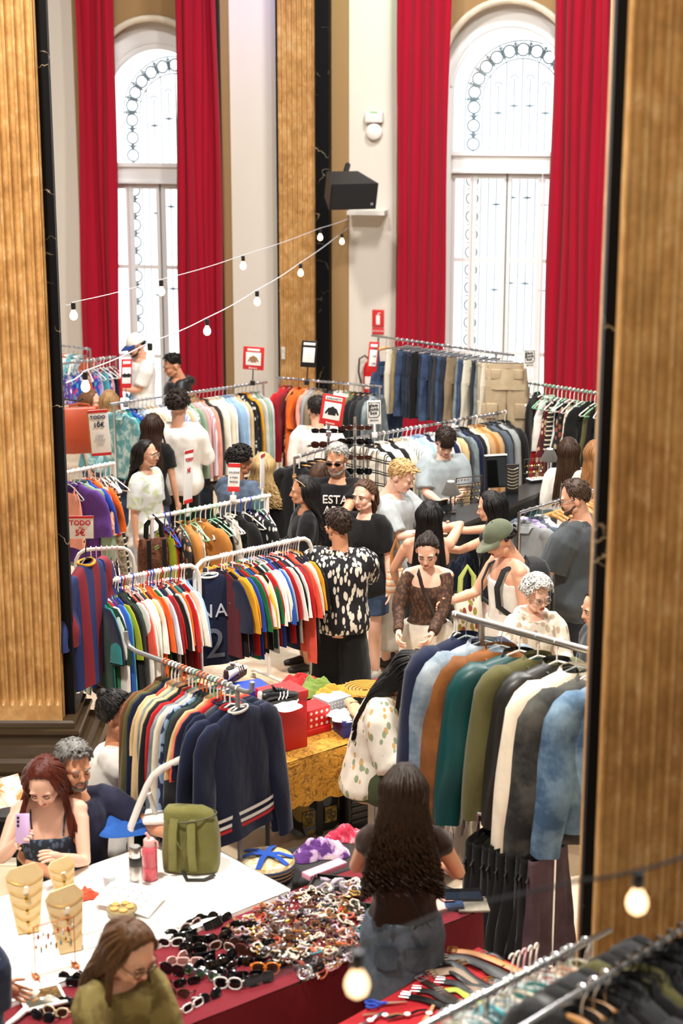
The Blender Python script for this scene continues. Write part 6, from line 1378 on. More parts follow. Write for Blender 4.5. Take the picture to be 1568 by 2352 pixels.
at_box('tray_board', 'grey woven tray at the right corner of the red cloth', 'tray', 1085, 2082, RZ, (.16, .14, .012), da - .6, cloth('#8c8577', .2, 60), [('rim', (0, .066, .012), (.15, .01, .012), cloth('#6f695c'))])
# ---- belts, scissors, watches
def belt(label, pts, m, bm, w=.017):
    t = thing('belt', label, 'belt', (0, 0, 0)); q = [P(x, y, .747 + .004*i % .02) for i, (x, y) in enumerate(pts)]; out = []
    for i in range(len(q) - 1):
        for s in range(6): 
            p0, p1, p2, p3 = q[max(i-1, 0)], q[i], q[i+1], q[min(i+2, len(q)-1)]; u = s/6; out.append(.5*((2*p1) + (p2 - p0)*u + (2*p0 - 5*p1 + 4*p2 - p3)*u*u + (3*p1 - p0 - 3*p2 + p3)*u**3))
    out.append(q[-1]); t.location = q[0]; out = [p - q[0] + V((0, 0, .006)) for p in out]
    b = MB(); b.tube(out, w, 8, flat=.16, up=(0, 0, 1)); b.build('strap', m, t, ang=30)
    d = (out[1] - out[0]).normalized(); e = V((-d.y, d.x, 0)); b = MB(); b.tube([out[0] + d*a*.022 + e*c*.024 + V((0, 0, .006)) for a, c in ((-1, -1), (1, -1), (1, 1), (-1, 1))], .003, 6, True); b.tube([out[0] + V((0, 0, .008)) - d*.02, out[0] + V((0, 0, .009)) + d*.024], .0022, 5); b.build('buckle', bm, t)
belt('tan leather belt curving along the top of the belt pile', [(1038, 2186), (1080, 2190), (1130, 2206), (1180, 2228), (1225, 2246)], plain('#b87a3a', .45), metal('#c9a050', .3), .022)
belt('wide ridged dark belt just below the tan belt', [(1018, 2204), (1060, 2202), (1110, 2220), (1150, 2238), (1190, 2262)], plain('#262624', .45), CHROME, .030)
belt('black leather belt bending through the middle of the belt pile', [(1000, 2216), (1040, 2214), (1080, 2246), (1120, 2270), (1160, 2284)], gloss('#16171b', .3), CHROME, .026)
belt('wide taupe belt under the black belts', [(990, 2240), (1040, 2232), (1080, 2258), (1110, 2292), (1150, 2300)], plain('#8a7663', .6), metal('#a89880', .4), .034)
belt('lime green belt with bright buckle', [(1010, 2280), (1050, 2276), (1080, 2296), (1110, 2304), (1140, 2296)], plain('#a5b843', .5), CHROME, .020)
belt('black studded belt below the lime green belt', [(930, 2290), (970, 2296), (1010, 2310), (1050, 2330), (1090, 2336)], gloss('#141414', .35), CHROME, .022)
belt('dark brown belt with square metal buckle', [(968, 2252), (1000, 2270), (1035, 2292), (1060, 2310)], plain('#2e1d14', .4), CHROME, .020)
belt('thin black belt looped at the red table corner', [(1110, 2196), (1130, 2192), (1150, 2204), (1156, 2222)], gloss('#101010', .3), CHROME, .010)
for q_, (lab, x_, y_) in enumerate((('wide black belt folded at the upper left of the belt pile', 985, 2222), ('black patent belt crossing beneath the tan belt', 1060, 2214), ('dark charcoal belt lying over the taupe belt', 1010, 2256), ('narrow black belt at the lower right of the belt pile', 1075, 2312), ('black woven belt lying between the scissors and the lime belt', 955, 2276), ('thick black belt at the right edge of the belt pile', 1120, 2256))):
    belt(lab, [(x_, y_), (x_ + 34, y_ + 4 - 6*(q_ % 2)), (x_ + 66, y_ + 22), (x_ + 98, y_ + 42 - 8*(q_ % 3)), (x_ + 128, y_ + 46)], [gloss('#101011', .3), plain('#1c1a18', .5), gloss('#26262a', .35)][q_ % 3], [STEEL, metal('#c9a050', .3)][q_ % 2], .016 + .004*(q_ % 3))
t = thing('scissors', 'pair of scissors with blue handles on the bright red cloth', 'scissors', P(890, 2306, .75), .15)
for s in (1, -1):
    b = MB(); b.tube([V((-.075 + .026*cos(a), s*.018 + .014*sin(a), .006)) for a in [2*PI*j/16 for j in range(16)]], .006, 7, True); b.tube([(-.05, s*.012, .006), (-.02, s*.004, .006), (0, 0, .006)], .007, 6); b.build('handle', gloss('#2447b8', .3), t)
    b = MB(); b.loft([[V((-.01, -.006*s - .004, .005 + .002*s)), V((-.01, -.006*s + .006, .005 + .002*s))], [V((.09, -.002*s - .001, .005)), V((.09, -.002*s + .001, .005))]], False, False, False); b.tube([(-.01, -.004*s, .006 + .001*s), (.09, -.001*s, .005)], [.005, .001], 4); b.build('blade', CHROME, t)
for i, (x, y, lab, m) in enumerate(((884, 2334, 'watch with white face and brown strap beside the scissors', plain('#8a5a34', .5)), (935, 2332, 'black wristwatch right of the scissors', gloss('#141414')), (850, 2346, 'silver cuff watch near the bottom edge of the red table', CHROME), (985, 2330, 'watch with tan strap lying beside the black studded belt', plain('#b98a5a', .5)))):
    t = thing('wristwatch', lab, 'watch', P(x, y, .75), .4*i); b = MB(); b.cyl((0, 0, 0), (0, 0, .008), .018, n=18); b.build('case', CHROME, t); b = MB(); b.cyl((0, 0, .0082), (0, 0, .009), .015, n=18); b.build('dial', WHITE, t); b = MB()
    for s in (1, -1): b.tube([(s*.016, 0, .004), (s*.05, 0, .012), (s*.10, .004, .004)], .009, 6, flat=.25, up=(0, 0, 1))
    b.build('strap', m, t)
for i in range(5):
    hanger('pinkh' if i == 2 else 'white', P(1175 + 14*i, 2200 - 6*i, 1.02), .8 + .06*i, 'beige hanger in the bundle leaning behind the belts', 'bundled hangers behind the belts')
# ---- goods on the white table
WZ = .765
t = thing('rucksack', 'olive green rucksack standing on the white table', 'rucksack', P(440, 1992, WZ), ya*.4 - .35); OLV = cloth('#6d6a38', .14, 6)
b = MB(); b.loft([[V((w*math.copysign(abs(cos(a))**.5, cos(a)) + ox, d*math.copysign(abs(sin(a))**.6, sin(a)) + .01*noise.noise(V((z*14, a*2, 1))), z)) for a in [2*PI*j/36 + .01 for j in range(36)]] for z, w, d, ox in ((0, .135, .075, 0), (.012, .15, .09, 0), (.10, .155, .095, .002), (.2, .15, .085, .004), (.28, .14, .07, .0), (.325, .13, .055, -.012), (.35, .10, .035, -.025))]); b.build('bag', OLV, t, ang=70)
b = MB(); b.tube([(.14*cos(a), .08*sin(a) - .006, .30 + .02*cos(a)) for a in [2*PI*j/24 for j in range(24)]], .005, 6, True); b.build('zip', plain('#4a4726', .6), t)
for s in (-1, 1):
    b = MB(); b.tube([(s*.045 - .03, -.07, .31), (s*.05 - .03, -.115, .24), (s*.05 - .03, -.12, .13), (s*.055 - .03, -.105, .03)], .022, 8, flat=.25, up=(0, 1, 0)); b.build('shoulder_strap', cloth('#7d7a46'), t)
b = MB(); b.tube([(-.07, -.065, .315), (-.06, -.11, .20), (-.035, -.125, .165), (-.01, -.11, .20), (.0, -.065, .315)], .010, 8, flat=.4); b.build('handle', OLV, t)
b = MB(); b.tube([(-.03, -.09, .02), (.0, -.16, .008), (.09, -.15, .006), (.14, -.10, .01)], .012, 6, flat=.3, up=(0, 0, 1)); b.build('loose_strap', plain('#1b1b18', .7), t)
t = thing('water_bottle', 'pink translucent water bottle with spout on the white table', 'bottle', P(345, 2018, WZ))
PKG = plain('#d6606c', .2, 0, .5, 'pink_plastic'); b = MB(); b.lathe([(.0, 0), (.036, 0), (.040, .008), (.040, .07), (.037, .075), (.040, .08), (.040, .16), (.034, .185), (.026, .192)]); b.build('bottle', PKG, t)
b = MB(); b.lathe([(.03, .188), (.031, .19), (.031, .222), (.026, .228), (0, .228)]); b.tube([(0, 0, .226), (-.004, 0, .245), (-.016, 0, .262)], .008, 8); b.tube([(.028, 0, .22), (.042, 0, .21), (.044, 0, .18)], .006, 6); b.build('lid', plain('#e8b0ac', .4), t)
t = thing('thermos_flask', 'steel thermos flask with black band left of the pink bottle', 'flask', P(313, 2040, WZ)); b = MB(); b.lathe([(0, 0), (.034, 0), (.036, .005), (.036, .13), (.033, .135)]); b.build('body', metal('#c9c9c6', .3), t)
b = MB(); b.lathe([(.033, .133), (.0345, .135), (.0345, .178), (.033, .18)]); b.build('band', plain('#1a1a1a', .5), t); b = MB(); b.lathe([(.031, .18), (.032, .182), (.030, .232), (.026, .238), (0, .238)]); b.build('cup_lid', metal('#c9c9c6', .25), t)
t = thing('paper_cup', 'pale blue paper cup behind the sheet of stickers', 'cup', P(252, 2040, WZ)); b = MB(); b.lathe([(0, 0), (.028, 0), (.036, .075), (.033, .075), (.026, .004), (0, .004)]); b.build('cup', plain('#c9d8e0', .5), t)
b = MB(); b.lathe([(.035, .074), (.0375, .076), (.035, .078)]); b.build('rim', WHITE, t)
t = thing('cookie_box', 'round clear box of biscuits under the sticker sheet', 'box', P(280, 2098, WZ)); b = MB(); b.lathe([(0, 0), (.075, 0), (.08, .03), (.076, .034), (0, .034)]); b.build('box', gloss('#8a7a58', .15), t); b = MB()
for q in range(5): b.cyl((.042*cos(q*1.257), .042*sin(q*1.257), .034), (.042*cos(q*1.257), .042*sin(q*1.257), .042), .022)
b.build('biscuits', cloth('#c79a58'), t)
b = MB(); b.grid(lambda i, j: V((lerp(-.16, .16, i), lerp(-.12, .12, j), .052 - .045*max(0, (i - .4))**1.4 - .04*(1 - j)*.5)), 12, 8); o = b.build('sticker_sheet', plain('#f5f2ee', .5), None, fixn=False); o.location = P(300, 2075, WZ); o.rotation_euler.z = -.35; tag(o, 'white sheet of little orange prints lying over the biscuit box', 'paper')
b = MB()
for i in range(5):
    for j in range(3): x, y = -.11 + .05*i, -.06 + .055*j; q = (x + .16)/.32; b.ell((x, y, .056 - .045*max(0, q - .4)**1.4 - .04*(1 - (y + .12)/.24)*.5), (.008, .006, .001), nu=8, nv=4)
b.build('print', plain('#e2a98a', .6), o)
# jewellery busts and wire stand
BUST = cloth('#dcc291', .05)
def bust(label, px, py, w, h, rz, nl, gm):
    t = thing('necklace_bust', label, 'display bust', P(px, py, WZ), rz); R = Matrix.Rotation(rad(-16), 4, 'X'); b = MB(R); b.prism([(-w*.28, 0), (w*.28, 0), (w*.5, h*.86), (w*.30, h), (-w*.36, h*.94), (-w*.5, h*.84)], -.009, .009, 'y'); b.build('board', BUST, t, ang=30)
    b = MB(); b.tube([(0, .02, h*.7), (0, .15, .0)], .012, 6, flat=.3); b.build('easel_leg', plain('#e9e4da', .6), t)
    for q in range(nl):
        zz = h*(.80 - .17*q); ww = w*(.46 - .05*q); b = MB(R); pts = [V((ww*u, -.013, zz - h*.10*(1 - u*u))) for u in [-1 + .1*j for j in range(21)]]; b.tube(pts, .0016, 5); lo = pts[10]; b.ell(lo - V((0, 0, .014)), (.008, .003, .012), nu=10, nv=6); b.build('necklace', gm, t)
GOLD = metal('#c99a3c', .25)
bust('tall cream necklace bust nearest the left edge of the white table', 66, 2142, .19, .34, .3, 5, GOLD); bust('cream necklace bust at the back, half hidden by another', 152, 2076, .14, .24, .5, 3, GOLD); bust('cream necklace bust hung with earrings behind the wire stand', 162, 2186, .19, .32, .45, 4, GOLD)
t = thing('earring_stand', 'copper wire stand hung with earrings at the front of the white table', 'jewellery stand', P(128, 2232, WZ), .55); CU = metal('#c07a52', .3); b = MB()
for x in (-.10, .10): b.tube([(x, 0, .006), (x, 0, .26)], .003, 6)
for z in (.006, .20, .26): b.cyl((-.10, 0, z), (.10, 0, z), .0026, n=6)
for x in (-.10, .10): b.cyl((x, -.06, .004), (x, .06, .004), .003, n=6)
b.build('wire_frame', CU, t)
for x in (-.10, .10): b = MB(); b.rbox((x, 0, .006), (.03, .05, .012), .003); b.build('foot', CU, t)
for q in range(16):
    x = -.092 + .0123*q; m = [GOLD, plain('#c8443a', .3), plain('#8fb0a0', .3), WHITE][q % 4]; b = MB(); z0 = .255 if q % 2 else .195; b.tube([(x, 0, z0), (x, -.004, z0 - .03)], .0012, 4); b.ell((x, -.004, z0 - .04 - .01*(q % 3)), (.006, .004, .012 + .004*(q % 3)), nu=8, nv=6); b.build('earring', m, t)
b = MB(); 
t = thing('hand_mirror', 'white square hand mirror lying on the red cloth corner', 'mirror', P(98, 2296, RZ + .02), .45); t.rotation_euler.x = .10
b = MB(); b.rbox((0, 0, .008), (.20, .15, .016), .02); b.limb([(-.09, -.05, .008), (-.15, -.10, .008), (-.20, -.13, .006)], [.016, .014, .012], 8); b.build('frame', gloss('#efece8', .3), t, ang=60); b = MB(); b.rbox((0, 0, .0175), (.17, .12, .003), .012); b.build('glass', metal('#b5ac98', .04), t)
heap('bag', 'small orange mesh bag between the busts and the paper cup', 'bag', P(200, 2060, WZ), (.07, .05), .06, cloth('#e0523a', .2, 50), 21); heap('plastic_bag', 'clear bag of findings behind the wire earring stand', 'bag', P(205, 2100, WZ), (.06, .05), .03, plain('#e3ddd6', .25), 23)
for x0, y0, a0 in ((205, 2135, .2), (210, 2170, .5)):
    t = thing('folded_card', 'white folded card standing beside the cream bust, ' + ('farther one' if y0 < 2150 else 'nearer one'), 'card', P(x0, y0, WZ), a0); b = MB(); b.loft([[V((-.05, -.03, 0)), V((.05, -.03, 0))], [V((-.05, 0, .07)), V((.05, 0, .07))], [V((-.05, .03, 0)), V((.05, .03, 0))]], False, False, False); b.build('card', plain('#eef1f4', .6), t, smooth=False, fixn=False); b = MB(); b.tube([(-.05, 0, .07), (.05, 0, .07)], .0015, 4); b.build('crease', WHITE, t)
# ---- behind the white table
t = at_box('suitcase', 'grey-beige hard suitcase standing behind the white table', 'suitcase', 312, 2052, .06, (.50, .30, .78), ya - .35, plain('#8c8275', .35), [], .05)
for z in (.2, .36, .52): b = MB(); b.rbox((0, 0, z), (.508, .308, .012), .05); b.build('rib', plain('#7a7166', .35), t)
for sx in (-1, 1):
    for sy in (-1, 1): b = MB(); b.cyl((sx*.2, sy*.1 - .012, -.03), (sx*.2, sy*.1 + .012, -.03), .028); b.build('wheel', BLACK, t)
heap('cloth', 'bright blue cloth thrown over the grey-beige suitcase', 'cloth', P(285, 1892, .845), (.27, .17), .13, cloth('#2f63b8'), 31, .2)
t = thing('step_ladder', 'white folding step ladder frame standing behind the green rucksack', 'ladder', (0, 0, 0)); LZ = lambda x, y, Y: PY(x, y, Y)
WP = gloss('#ece9e4', .35); Yl = 8.55
def path(pts, dY=0): return [PY(x, y, Yl + dY) for x, y in pts]
b = MB(); b.tube(path([(300, 1900), (318, 1852), (338, 1805), (352, 1782), (372, 1765), (400, 1751), (430, 1738), (452, 1731), (463, 1738), (466, 1755), (458, 1785), (440, 1825), (418, 1870)]), .020, 10, flat=.55, up=(0, 1, 0)); b.build('handle_frame', WP, t)
for nm, a, c in (('leg', (342, 1820), (360, 1880)), ('leg', (444, 1795), (475, 1880))): b = MB(); q0, q1 = PY(*a, Yl), PY(*c, Yl + .06); q1 = q1 + (q1 - q0).normalized()*((q1.z - .02)/max(.05, (q0.z - q1.z)/(q1 - q0).length)) if q1.z > .1 else q1; b.tube([q0, q1], .014, 8); b.build(nm, WP, t)
for a in ((300, 1900), (418, 1870)): q0 = PY(*a, Yl); b = MB(); b.tube([q0, V((q0.x - .02, q0.y - .03, .02))], .018, 8, flat=.55, up=(0, 1, 0)); b.build('leg', WP, t)
b = MB(); q0 = PY(372, 1876, Yl + .04); b.rbox(q0, (.20, .16, .03), .02); b.build('step', WP, t)
for i, (key, lab) in enumerate(((28, 'dark chair under the seated grey-haired man'), (29, 'black chair under the woman with the lilac phone'), (27, 'dark stool under the seated woman with the black fringe'))):
    r = PP[key][0]; I = PP[key][1]; t = thing('chair', lab, 'chair', (r.location.x, r.location.y, 0), r.rotation_euler.z); sz = I['pel'] - .17
    b = MB(); b.rbox((0, -.04, sz), (.44, .44, .05), .03); b.build('seat', cloth('#17171a'), t)
    if i < 2: b = MB(); b.rbox((0, .235, sz + .33), (.44, .05, .44), .03); b.build('backrest', cloth('#17171a'), t)
    for sx in (-1, 1):
        for sy in (-.22, .16): b = MB(); b.cyl((sx*.19, sy, 0), (sx*.19, sy, sz), .013); b.build('leg', BLACK, t)
b = MB(); b.grid(lambda i, j: V((lerp(-.14, .14, i), .02*sin(3*i), lerp(0, .2, j))), 8, 4); o = b.build('magazine', blotch('#efe6da', '#e2823c', '#c8a070', 9), None, fixn=False); o.location = P(8, 1858, .95); o.rotation_euler = (-.9, 0, .5); tag(o, 'magazine with orange print at the left picture edge', 'magazine')
# ---- under and beside the lace table
t = thing('patterned_suitcase', 'black suitcase with pictures standing under the lace table', 'suitcase', P(712, 1905, .03), ya - .15); b = MB(); b.rbox((0, 0, .26), (.36, .24, .5), .05); b.build('shell', floral('#131315', '#5b6470', '#8a7440', 7, .42), t, ang=60); b = MB(); b.box((0, -.124, .26), (.05, .006, .5)); b.build('strap', BLACK, t)
for s in (-1, 1): b = MB(); b.tube([(s*.12, -.13, .44), (s*.15, -.145, .40), (s*.12, -.14, .37)], .02, 8); b.build('wheel', STEEL, t)
for s, c in ((-1, '#8a7a3a'), (1, '#a08838')): b = MB(); b.box((s*.085, -.125, .14), (.09, .004, .11)); b.build('picture', blotch(c, '#3a3a34', '#c0aa58', 16), t, smooth=False)
t = thing('ribbed_suitcase', 'black ribbed suitcase right of the picture suitcase', 'suitcase', P(825, 1890, .03), ya - .1); b = MB(); b.rbox((0, 0, .28), (.34, .22, .54), .04); b.build('shell', gloss('#0d0d0e', .35), t, ang=60)
for q in range(9): b = MB(); b.box((0, -.112, .08 + .048*q), (.28, .008, .018)); b.build('rib', gloss('#151516', .3), t)
b = MB(); b.cyl((.1, -.13, .52), (.1, -.10, .52), .028); b.build('wheel', STEEL, t)
t = thing('folding_chair', 'black folding chair with ribbed padded seat beside the red table', 'chair', P(712, 1985, .48), da - .2); b = MB(); b.rbox((0, 0, 0), (.62, .42, .05), .05); b.build('seat', stripes('#1a1a1b', '#2c2c2d', 60, 'x'), t)
for sx in (-1, 1):
    for sy in (-1, 1): b = MB(); b.cyl((sx*.24, sy*.17, -.02), (sx*.2, sy*.19, -.47), .012); b.build('leg', BLACK, t)
heap('scarf', 'purple and cream patterned scarf crumpled on the black padded chair', 'scarf', P(735, 1962, .505), (.17, .11), .12, blotch('#5b2c78', '#c9a6d2', '#e6d6c0', 9, .5, .03), 41, .3); heap('scarf', 'crimson and white scarf behind the purple scarf', 'scarf', P(790, 1925, .505), (.14, .09), .09, blotch('#b81c3c', '#d6637a', '#ecd3c8', 11, .5, .03), 42, .5)
t = thing('basket', 'round woven basket with bright blue ribbon beside the white table corner', 'basket', P(612, 2010, .52)); b = MB(); b.lathe([(0, 0), (.15, 0), (.17, .08), (.165, .085), (.0, .085)]); b.build('basket', stripes('#1d2a44', '#c9b28a', 40, 'z', .6), t); b = MB(); b.lathe([(0, .086), (.16, .086), (.15, .105), (0, .115)]); b.build('lid', blotch('#cba86c', '#eadfc4', '#a37f46', 18), t); b = MB()
for a in (0, 1.3, 2.5): b.tube([(.15*cos(a), .15*sin(a), .11), (.07*cos(a), .07*sin(a), .135), (0, 0, .13), (-.08*cos(a), -.08*sin(a), .135), (-.15*cos(a), -.15*sin(a), .105)], .018, 6, flat=.25, up=(0, 0, 1))
b.build('ribbon', cloth('#2250b0'), t)
b = MB(); t = thing('stool', 'small dark stool under the basket with the blue ribbon', 'stool', P(612, 2010, .52) - V((0, 0, .02))); b.rbox((0, 0, 0), (.30, .30, .03), .03); b.build('seat', BLACK, t)
for sx in (-1, 1):
    for sy in (-1, 1): b = MB(); b.cyl((sx*.12, sy*.12, 0), (sx*.13, sy*.13, -.5), .012); b.build('leg', BLACK, t)
for i in range(9): o_ = hanger('wire' if i % 2 else 'clear', P(632 + 5*(i % 3), 1915 - 4*i, .10 + .012*i), .3 + .15*i, 'metal hanger in the heap on the floor under the lace table', 'hangers heaped under the lace table'); o_.rotation_euler.x = 1.45
# white folding table behind the jackets
W0, W1 = P(848, 1728, .76), P(985, 1800, .76); t = thing('table', 'white folding table behind the curly-haired woman', 'table', (0, 0, 0)); dw = (W1 - W0).normalized(); nw = V((-dw.y, dw.x, 0)); b = MB(); b.loft([[p + V((0, 0, z)) for p in (W0, W0 + dw*.42, W0 + dw*.42 + nw*.34, W0 + nw*.34)] for z in (-.03, 0)]); b.build('tabletop', plain('#d9d4cc', .5), t, smooth=False)
for u, v in ((.04, .03), (.38, .03), (.04, .3), (.38, .3)): p = W0 + dw*u + nw*v; b = MB(); b.cyl((p.x, p.y, 0), (p.x, p.y, .74), .016); b.build('leg', STEEL, t)
b = MB(); cloth_fall(b, [W0 + nw*.34, W0 - dw*.004], .62, .01, 12, 24); tag(b.build('cloth', cloth('#cfc7bb'), None, fixn=False), 'pale cloth hanging off the left end of the white folding table', 'cloth')
heap('bag', 'cream cloth bag hanging beside the long black skirts', 'bag', P(1062, 1990, .35), (.14, .14), .55, cloth('#d9d0c2', .06, 5), 51)
# ---- bags
def soft_bag(label, p, rz, w, d, h, m, hm, name='handbag', cat='bag', hl=.2, nh=2):
    t = thing(name, label, cat, p, rz); b = MB(); b.loft([[V((ww*w/2*math.copysign(abs(cos(a))**.55, cos(a)), dd*d/2*math.copysign(abs(sin(a))**.7, sin(a)) + .012*noise.noise(V((z*20, 3*cos(a), 2*sin(a)))), z*h)) for a in [2*PI*j/32 + .01 for j in range(32)]] for z, ww, dd in ((-1, .92, .6), (-.97, 1.0, .95), (-.6, 1.02, 1.05), (-.3, .98, .8), (-.05, .9, .45), (0, .88, .3))]); b.build('bag', m, t, ang=70)
    for s in ((-1, 1) if nh == 2 else (0,)):
        b = MB(); b.tube([(-w*.25, s*d*.12, -.04), (-w*.22, s*d*.12, hl*.6), (0, s*d*.06, hl), (w*.22, s*d*.12, hl*.6), (w*.25, s*d*.12, -.04)], .016 if hl > .1 else .012, 8, flat=.3, up=(0, 1, 0)); b.build('handle', hm, t)
    return t
soft_bag('rust orange leather shoulder bag beside the 10 euro sign', P(182, 935, 1.98), .2, .38, .16, .42, plain('#a8401f', .45), plain('#b04a24', .45), hl=.03, nh=1)
q = bag_a + (bag_b - bag_a)*.035; t = soft_bag('shiny brown bag with wide black straps hanging from the white pole rail', q - V((0, .0, .16)), .35, .26, .14, .27, blotch('#4a2a1a', '#7a4a30', '#2a1710', 60, .5, .1), cloth('#151313'), hl=.17)
for s in (-1, 1): b = MB(); b.box((s*.06, -.072, -.13), (.032, .012, .26)); b.build('strap_band', cloth('#151313'), t, smooth=False)
b = MB(); b.tube([(-.015, -.075, -.06), (.012, -.078, -.04), (.02, -.078, -.06), (-.01, -.075, -.075)], .003, 5, True); b.build('emblem', plain('#7dc46a', .5), t)
soft_bag('white tote bag printed with leaves beside the lace-top woman', P(1072, 1362, .92), .4, .26, .12, .34, floral('#e6dfcf', '#8a3a34', '#9a8a3c', 17, .34), plain('#b9c46a', .6), hl=.22)
soft_bag('peach and white geometric bag hanging at the grey T-shirt man', P(908, 1308, 1.05), .5, .16, .08, .20, stripes('#e8c4a4', '#f0e4d6', 18, 'z', .5, '#d99a72'), plain('#a8733c', .5), hl=.25, nh=1)
heap('jacket', 'dark navy jacket bundled over the arm beside the long-haired woman', 'clothes', P(1062, 1352, .80), (.13, .12), .42, cloth('#141c30'), 61)
q = P(182, 935, 1.98); t = thing('bag_stand', 'dark metal stand holding the rust orange shoulder bag', 'stand', (q.x - .22, q.y + .05, 0)); b = MB(); b.cyl((0, 0, 0), (0, 0, 2.06), .014); b.tube([(0, 0, 2.02), (.1, -.02, 2.045), (.22, -.05, 2.035), (.26, -.055, 2.06)], .008, 6); b.build('post', plain('#3a3b3e', .4, .6, .5, 'dark_metal'), t); b = MB(); b.lathe([(0, 0), (.2, 0), (.2, .015), (.02, .03)]); b.build('foot', plain('#3a3b3e', .4, .6, .5, 'dark_metal'), t)
q = P(8, 1858, .95); t = thing('side_table', 'small dark side table under the orange magazine at the left edge', 'table', (q.x, q.y + .08, 0)); b = MB(); b.rbox((0, 0, .93), (.42, .34, .03), .01); b.build('tabletop', BLACK, t)
for sx in (-1, 1):
    for sy in (-1, 1): b = MB(); b.cyl((sx*.18, sy*.14, 0), (sx*.18, sy*.14, .92), .014); b.build('leg', BLACK, t)
# ================================================================ signs, stall, wall fittings, string lights
def sign(name, label, px, py, wpx, hpx, Y, m, rz=0, roll=0, cat='sign', depth=.008, rx=0):
    p = PY(px, py, Y); s = Y*1.03/FPX; t = thing(name, label, cat, p, rz); t.rotation_euler = (rx, roll, rz); w, h = wpx*s, hpx*s
    b = MB(); b.rbox((0, 0, 0), (w, depth, h), .004); b.build('board', m, t, ang=30); return t, w, h
def panel(t, x, z, w, h, m, name='panel', d=.0055, r=.01):
    b = MB(); b.rbox((x, -d, z), (w, .003, h), .001); o = b.build(name, m, t, ang=30); return o
RC = plain('#cf2a2c', .5); WPN = plain('#f1efec', .6)
def jacket_shape(t, x, z, s, m, d=.009):
    pts = [(-.5, -.5), (-.5, -.1), (-.72, -.42), (-.95, -.36), (-.55, .38), (-.2, .5), (-.14, .62), (.14, .62), (.2, .5), (.55, .38), (.95, -.36), (.72, -.42), (.5, -.1), (.5, -.5)]
    b = MB(); b.prism([(x + s*a*.78, z + s*c*.78) for a, c in pts], -d, -d + .003, 'y'); b.build('picture', m, t, smooth=False)
def stem(t, z0, z1, m=CHROME, r=.006):
    b = MB(); b.cyl((0, 0, z0), (0, 0, z1), r, n=8); b.build('stem', m, t); b = MB(); b.rbox((0, 0, z0), (.05, .03, .05), .006); b.build('clamp', m, t)
t, w, h = sign('price_sign', 'tall white 10 euro sign with red bands hanging beside the orange bag', 229, 994, 44, 106, 12.9, WPN, .12, -.06)
panel(t, 0, h*.47, w, h*.06, RC, 'red_band'); panel(t, 0, -h*.47, w, h*.06, RC, 'red_band'); panel(t, -w*.52, 0, w*.06, h, wood(), 'wood_edge', 0)
text_on(t, 'TODO', .040, (-.004, -.008, h*.34), plain('#33456e', .7), bold=.0006); text_on(t, 'AL', .02, (0, -.008, h*.24), INK); text_on(t, '10\u20ac', .052, (0, -.008, h*.17), plain('#2a3450', .7), bold=.0006)
for q, s in enumerate(('CADA', 'PRENDA', 'ROPA')): text_on(t, s, .022, (0, -.008, -h*(.06 + .09*q)), plain('#b9bdc2', .7))
t, w, h = sign('price_sign', 'white card 5 euro sign with red top band below the left clothes rail', 186, 1211, 56, 54, 12.05, WPN, .1, .02)
panel(t, 0, h*.45, w, h*.11, RC, 'red_band'); panel(t, w*.48, 0, w*.08, h, wood('#c8a070', '#a8804c'), 'card_edge', .001)
text_on(t, 'TODO', .052, (-.006, -.008, h*.19), REDINK, bold=.001); text_on(t, 'ALL', .022, (0, -.008, -h*.02), REDINK); text_on(t, '5\u20ac', .065, (-.006, -.008, -h*.25), REDINK, bold=.001)
t, w, h = sign('rail_sign', 'red sign with two dark jackets, left of the man in the white cap', 290, 858, 26, 66, 17.6, RC, .5, .06); panel(t, 0, -.02, w*.8, h*.55, WPN); jacket_shape(t, -w*.18, -.02, w*.42, INK); jacket_shape(t, w*.18, -.02, w*.42, INK); panel(t, 0, h*.38, w*.7, h*.10, WPN); stem(t, -h*.5 - .18, -h*.5)
t, w, h = sign('rail_sign', 'red sign with brown hoodie above the right end of the pastel shirts', 582, 823, 48, 52, 17.5, RC, -.15, .05); panel(t, 0, -.005, w*.72, h*.56, WPN); jacket_shape(t, 0, -.01, w*.36, plain('#9a7350', .7)); panel(t, 0, h*.37, w*.6, h*.1, WPN); text_on(t, 'Bonoco', .028, (0, -.008, -h*.42), WPN); stem(t, -h*.5 - .14, -h*.5, plain('#1b1b1b', .4))
t, w, h = sign('rail_sign', 'black framed notice above the rail of orange and dark clothes', 709, 813, 35, 60, 17.3, plain('#111112', .45), .1, .08); panel(t, 0, -.01, w*.76, h*.56, WPN); panel(t, 0, h*.38, w*.76, h*.10, WPN)
for q in range(3): text_on(t, '- - - -', .018, (0, -.009, .02 - .03*q), plain('#8a8a8a', .7))
stem(t, -h*.5 - .16, -h*.5, plain('#1b1b1b', .4))
t, w, h = sign('rail_sign', 'narrow red price sign clipped at the left end of the jeans rail', 856, 820, 24, 68, 18.0, RC, .35, .10); panel(t, 0, -.01, w*.72, h*.55, WPN); panel(t, 0, h*.38, w*.7, h*.1, WPN)
for q in range(3): text_on(t, '15\u20ac', .028, (.01, -.009, .09 - .08*q), plain('#6d7478', .7))
t, w, h = sign('rail_sign', 'large red sign with a black jacket beside the man in white linen', 763, 942, 52, 70, 15.0, RC, -.1, .16); panel(t, 0, -.008, w*.74, h*.56, WPN); jacket_shape(t, 0, -.01, w*.44, plain('#17181a', .6)); panel(t, 0, h*.38, w*.74, h*.12, WPN); text_on(t, 'CARHARTT', .026, (0, -.0085, h*.38), INK); text_on(t, 'Bonoco', .026, (0, -.008, -h*.43), WPN); stem(t, -h*.5 - .08, -h*.5)
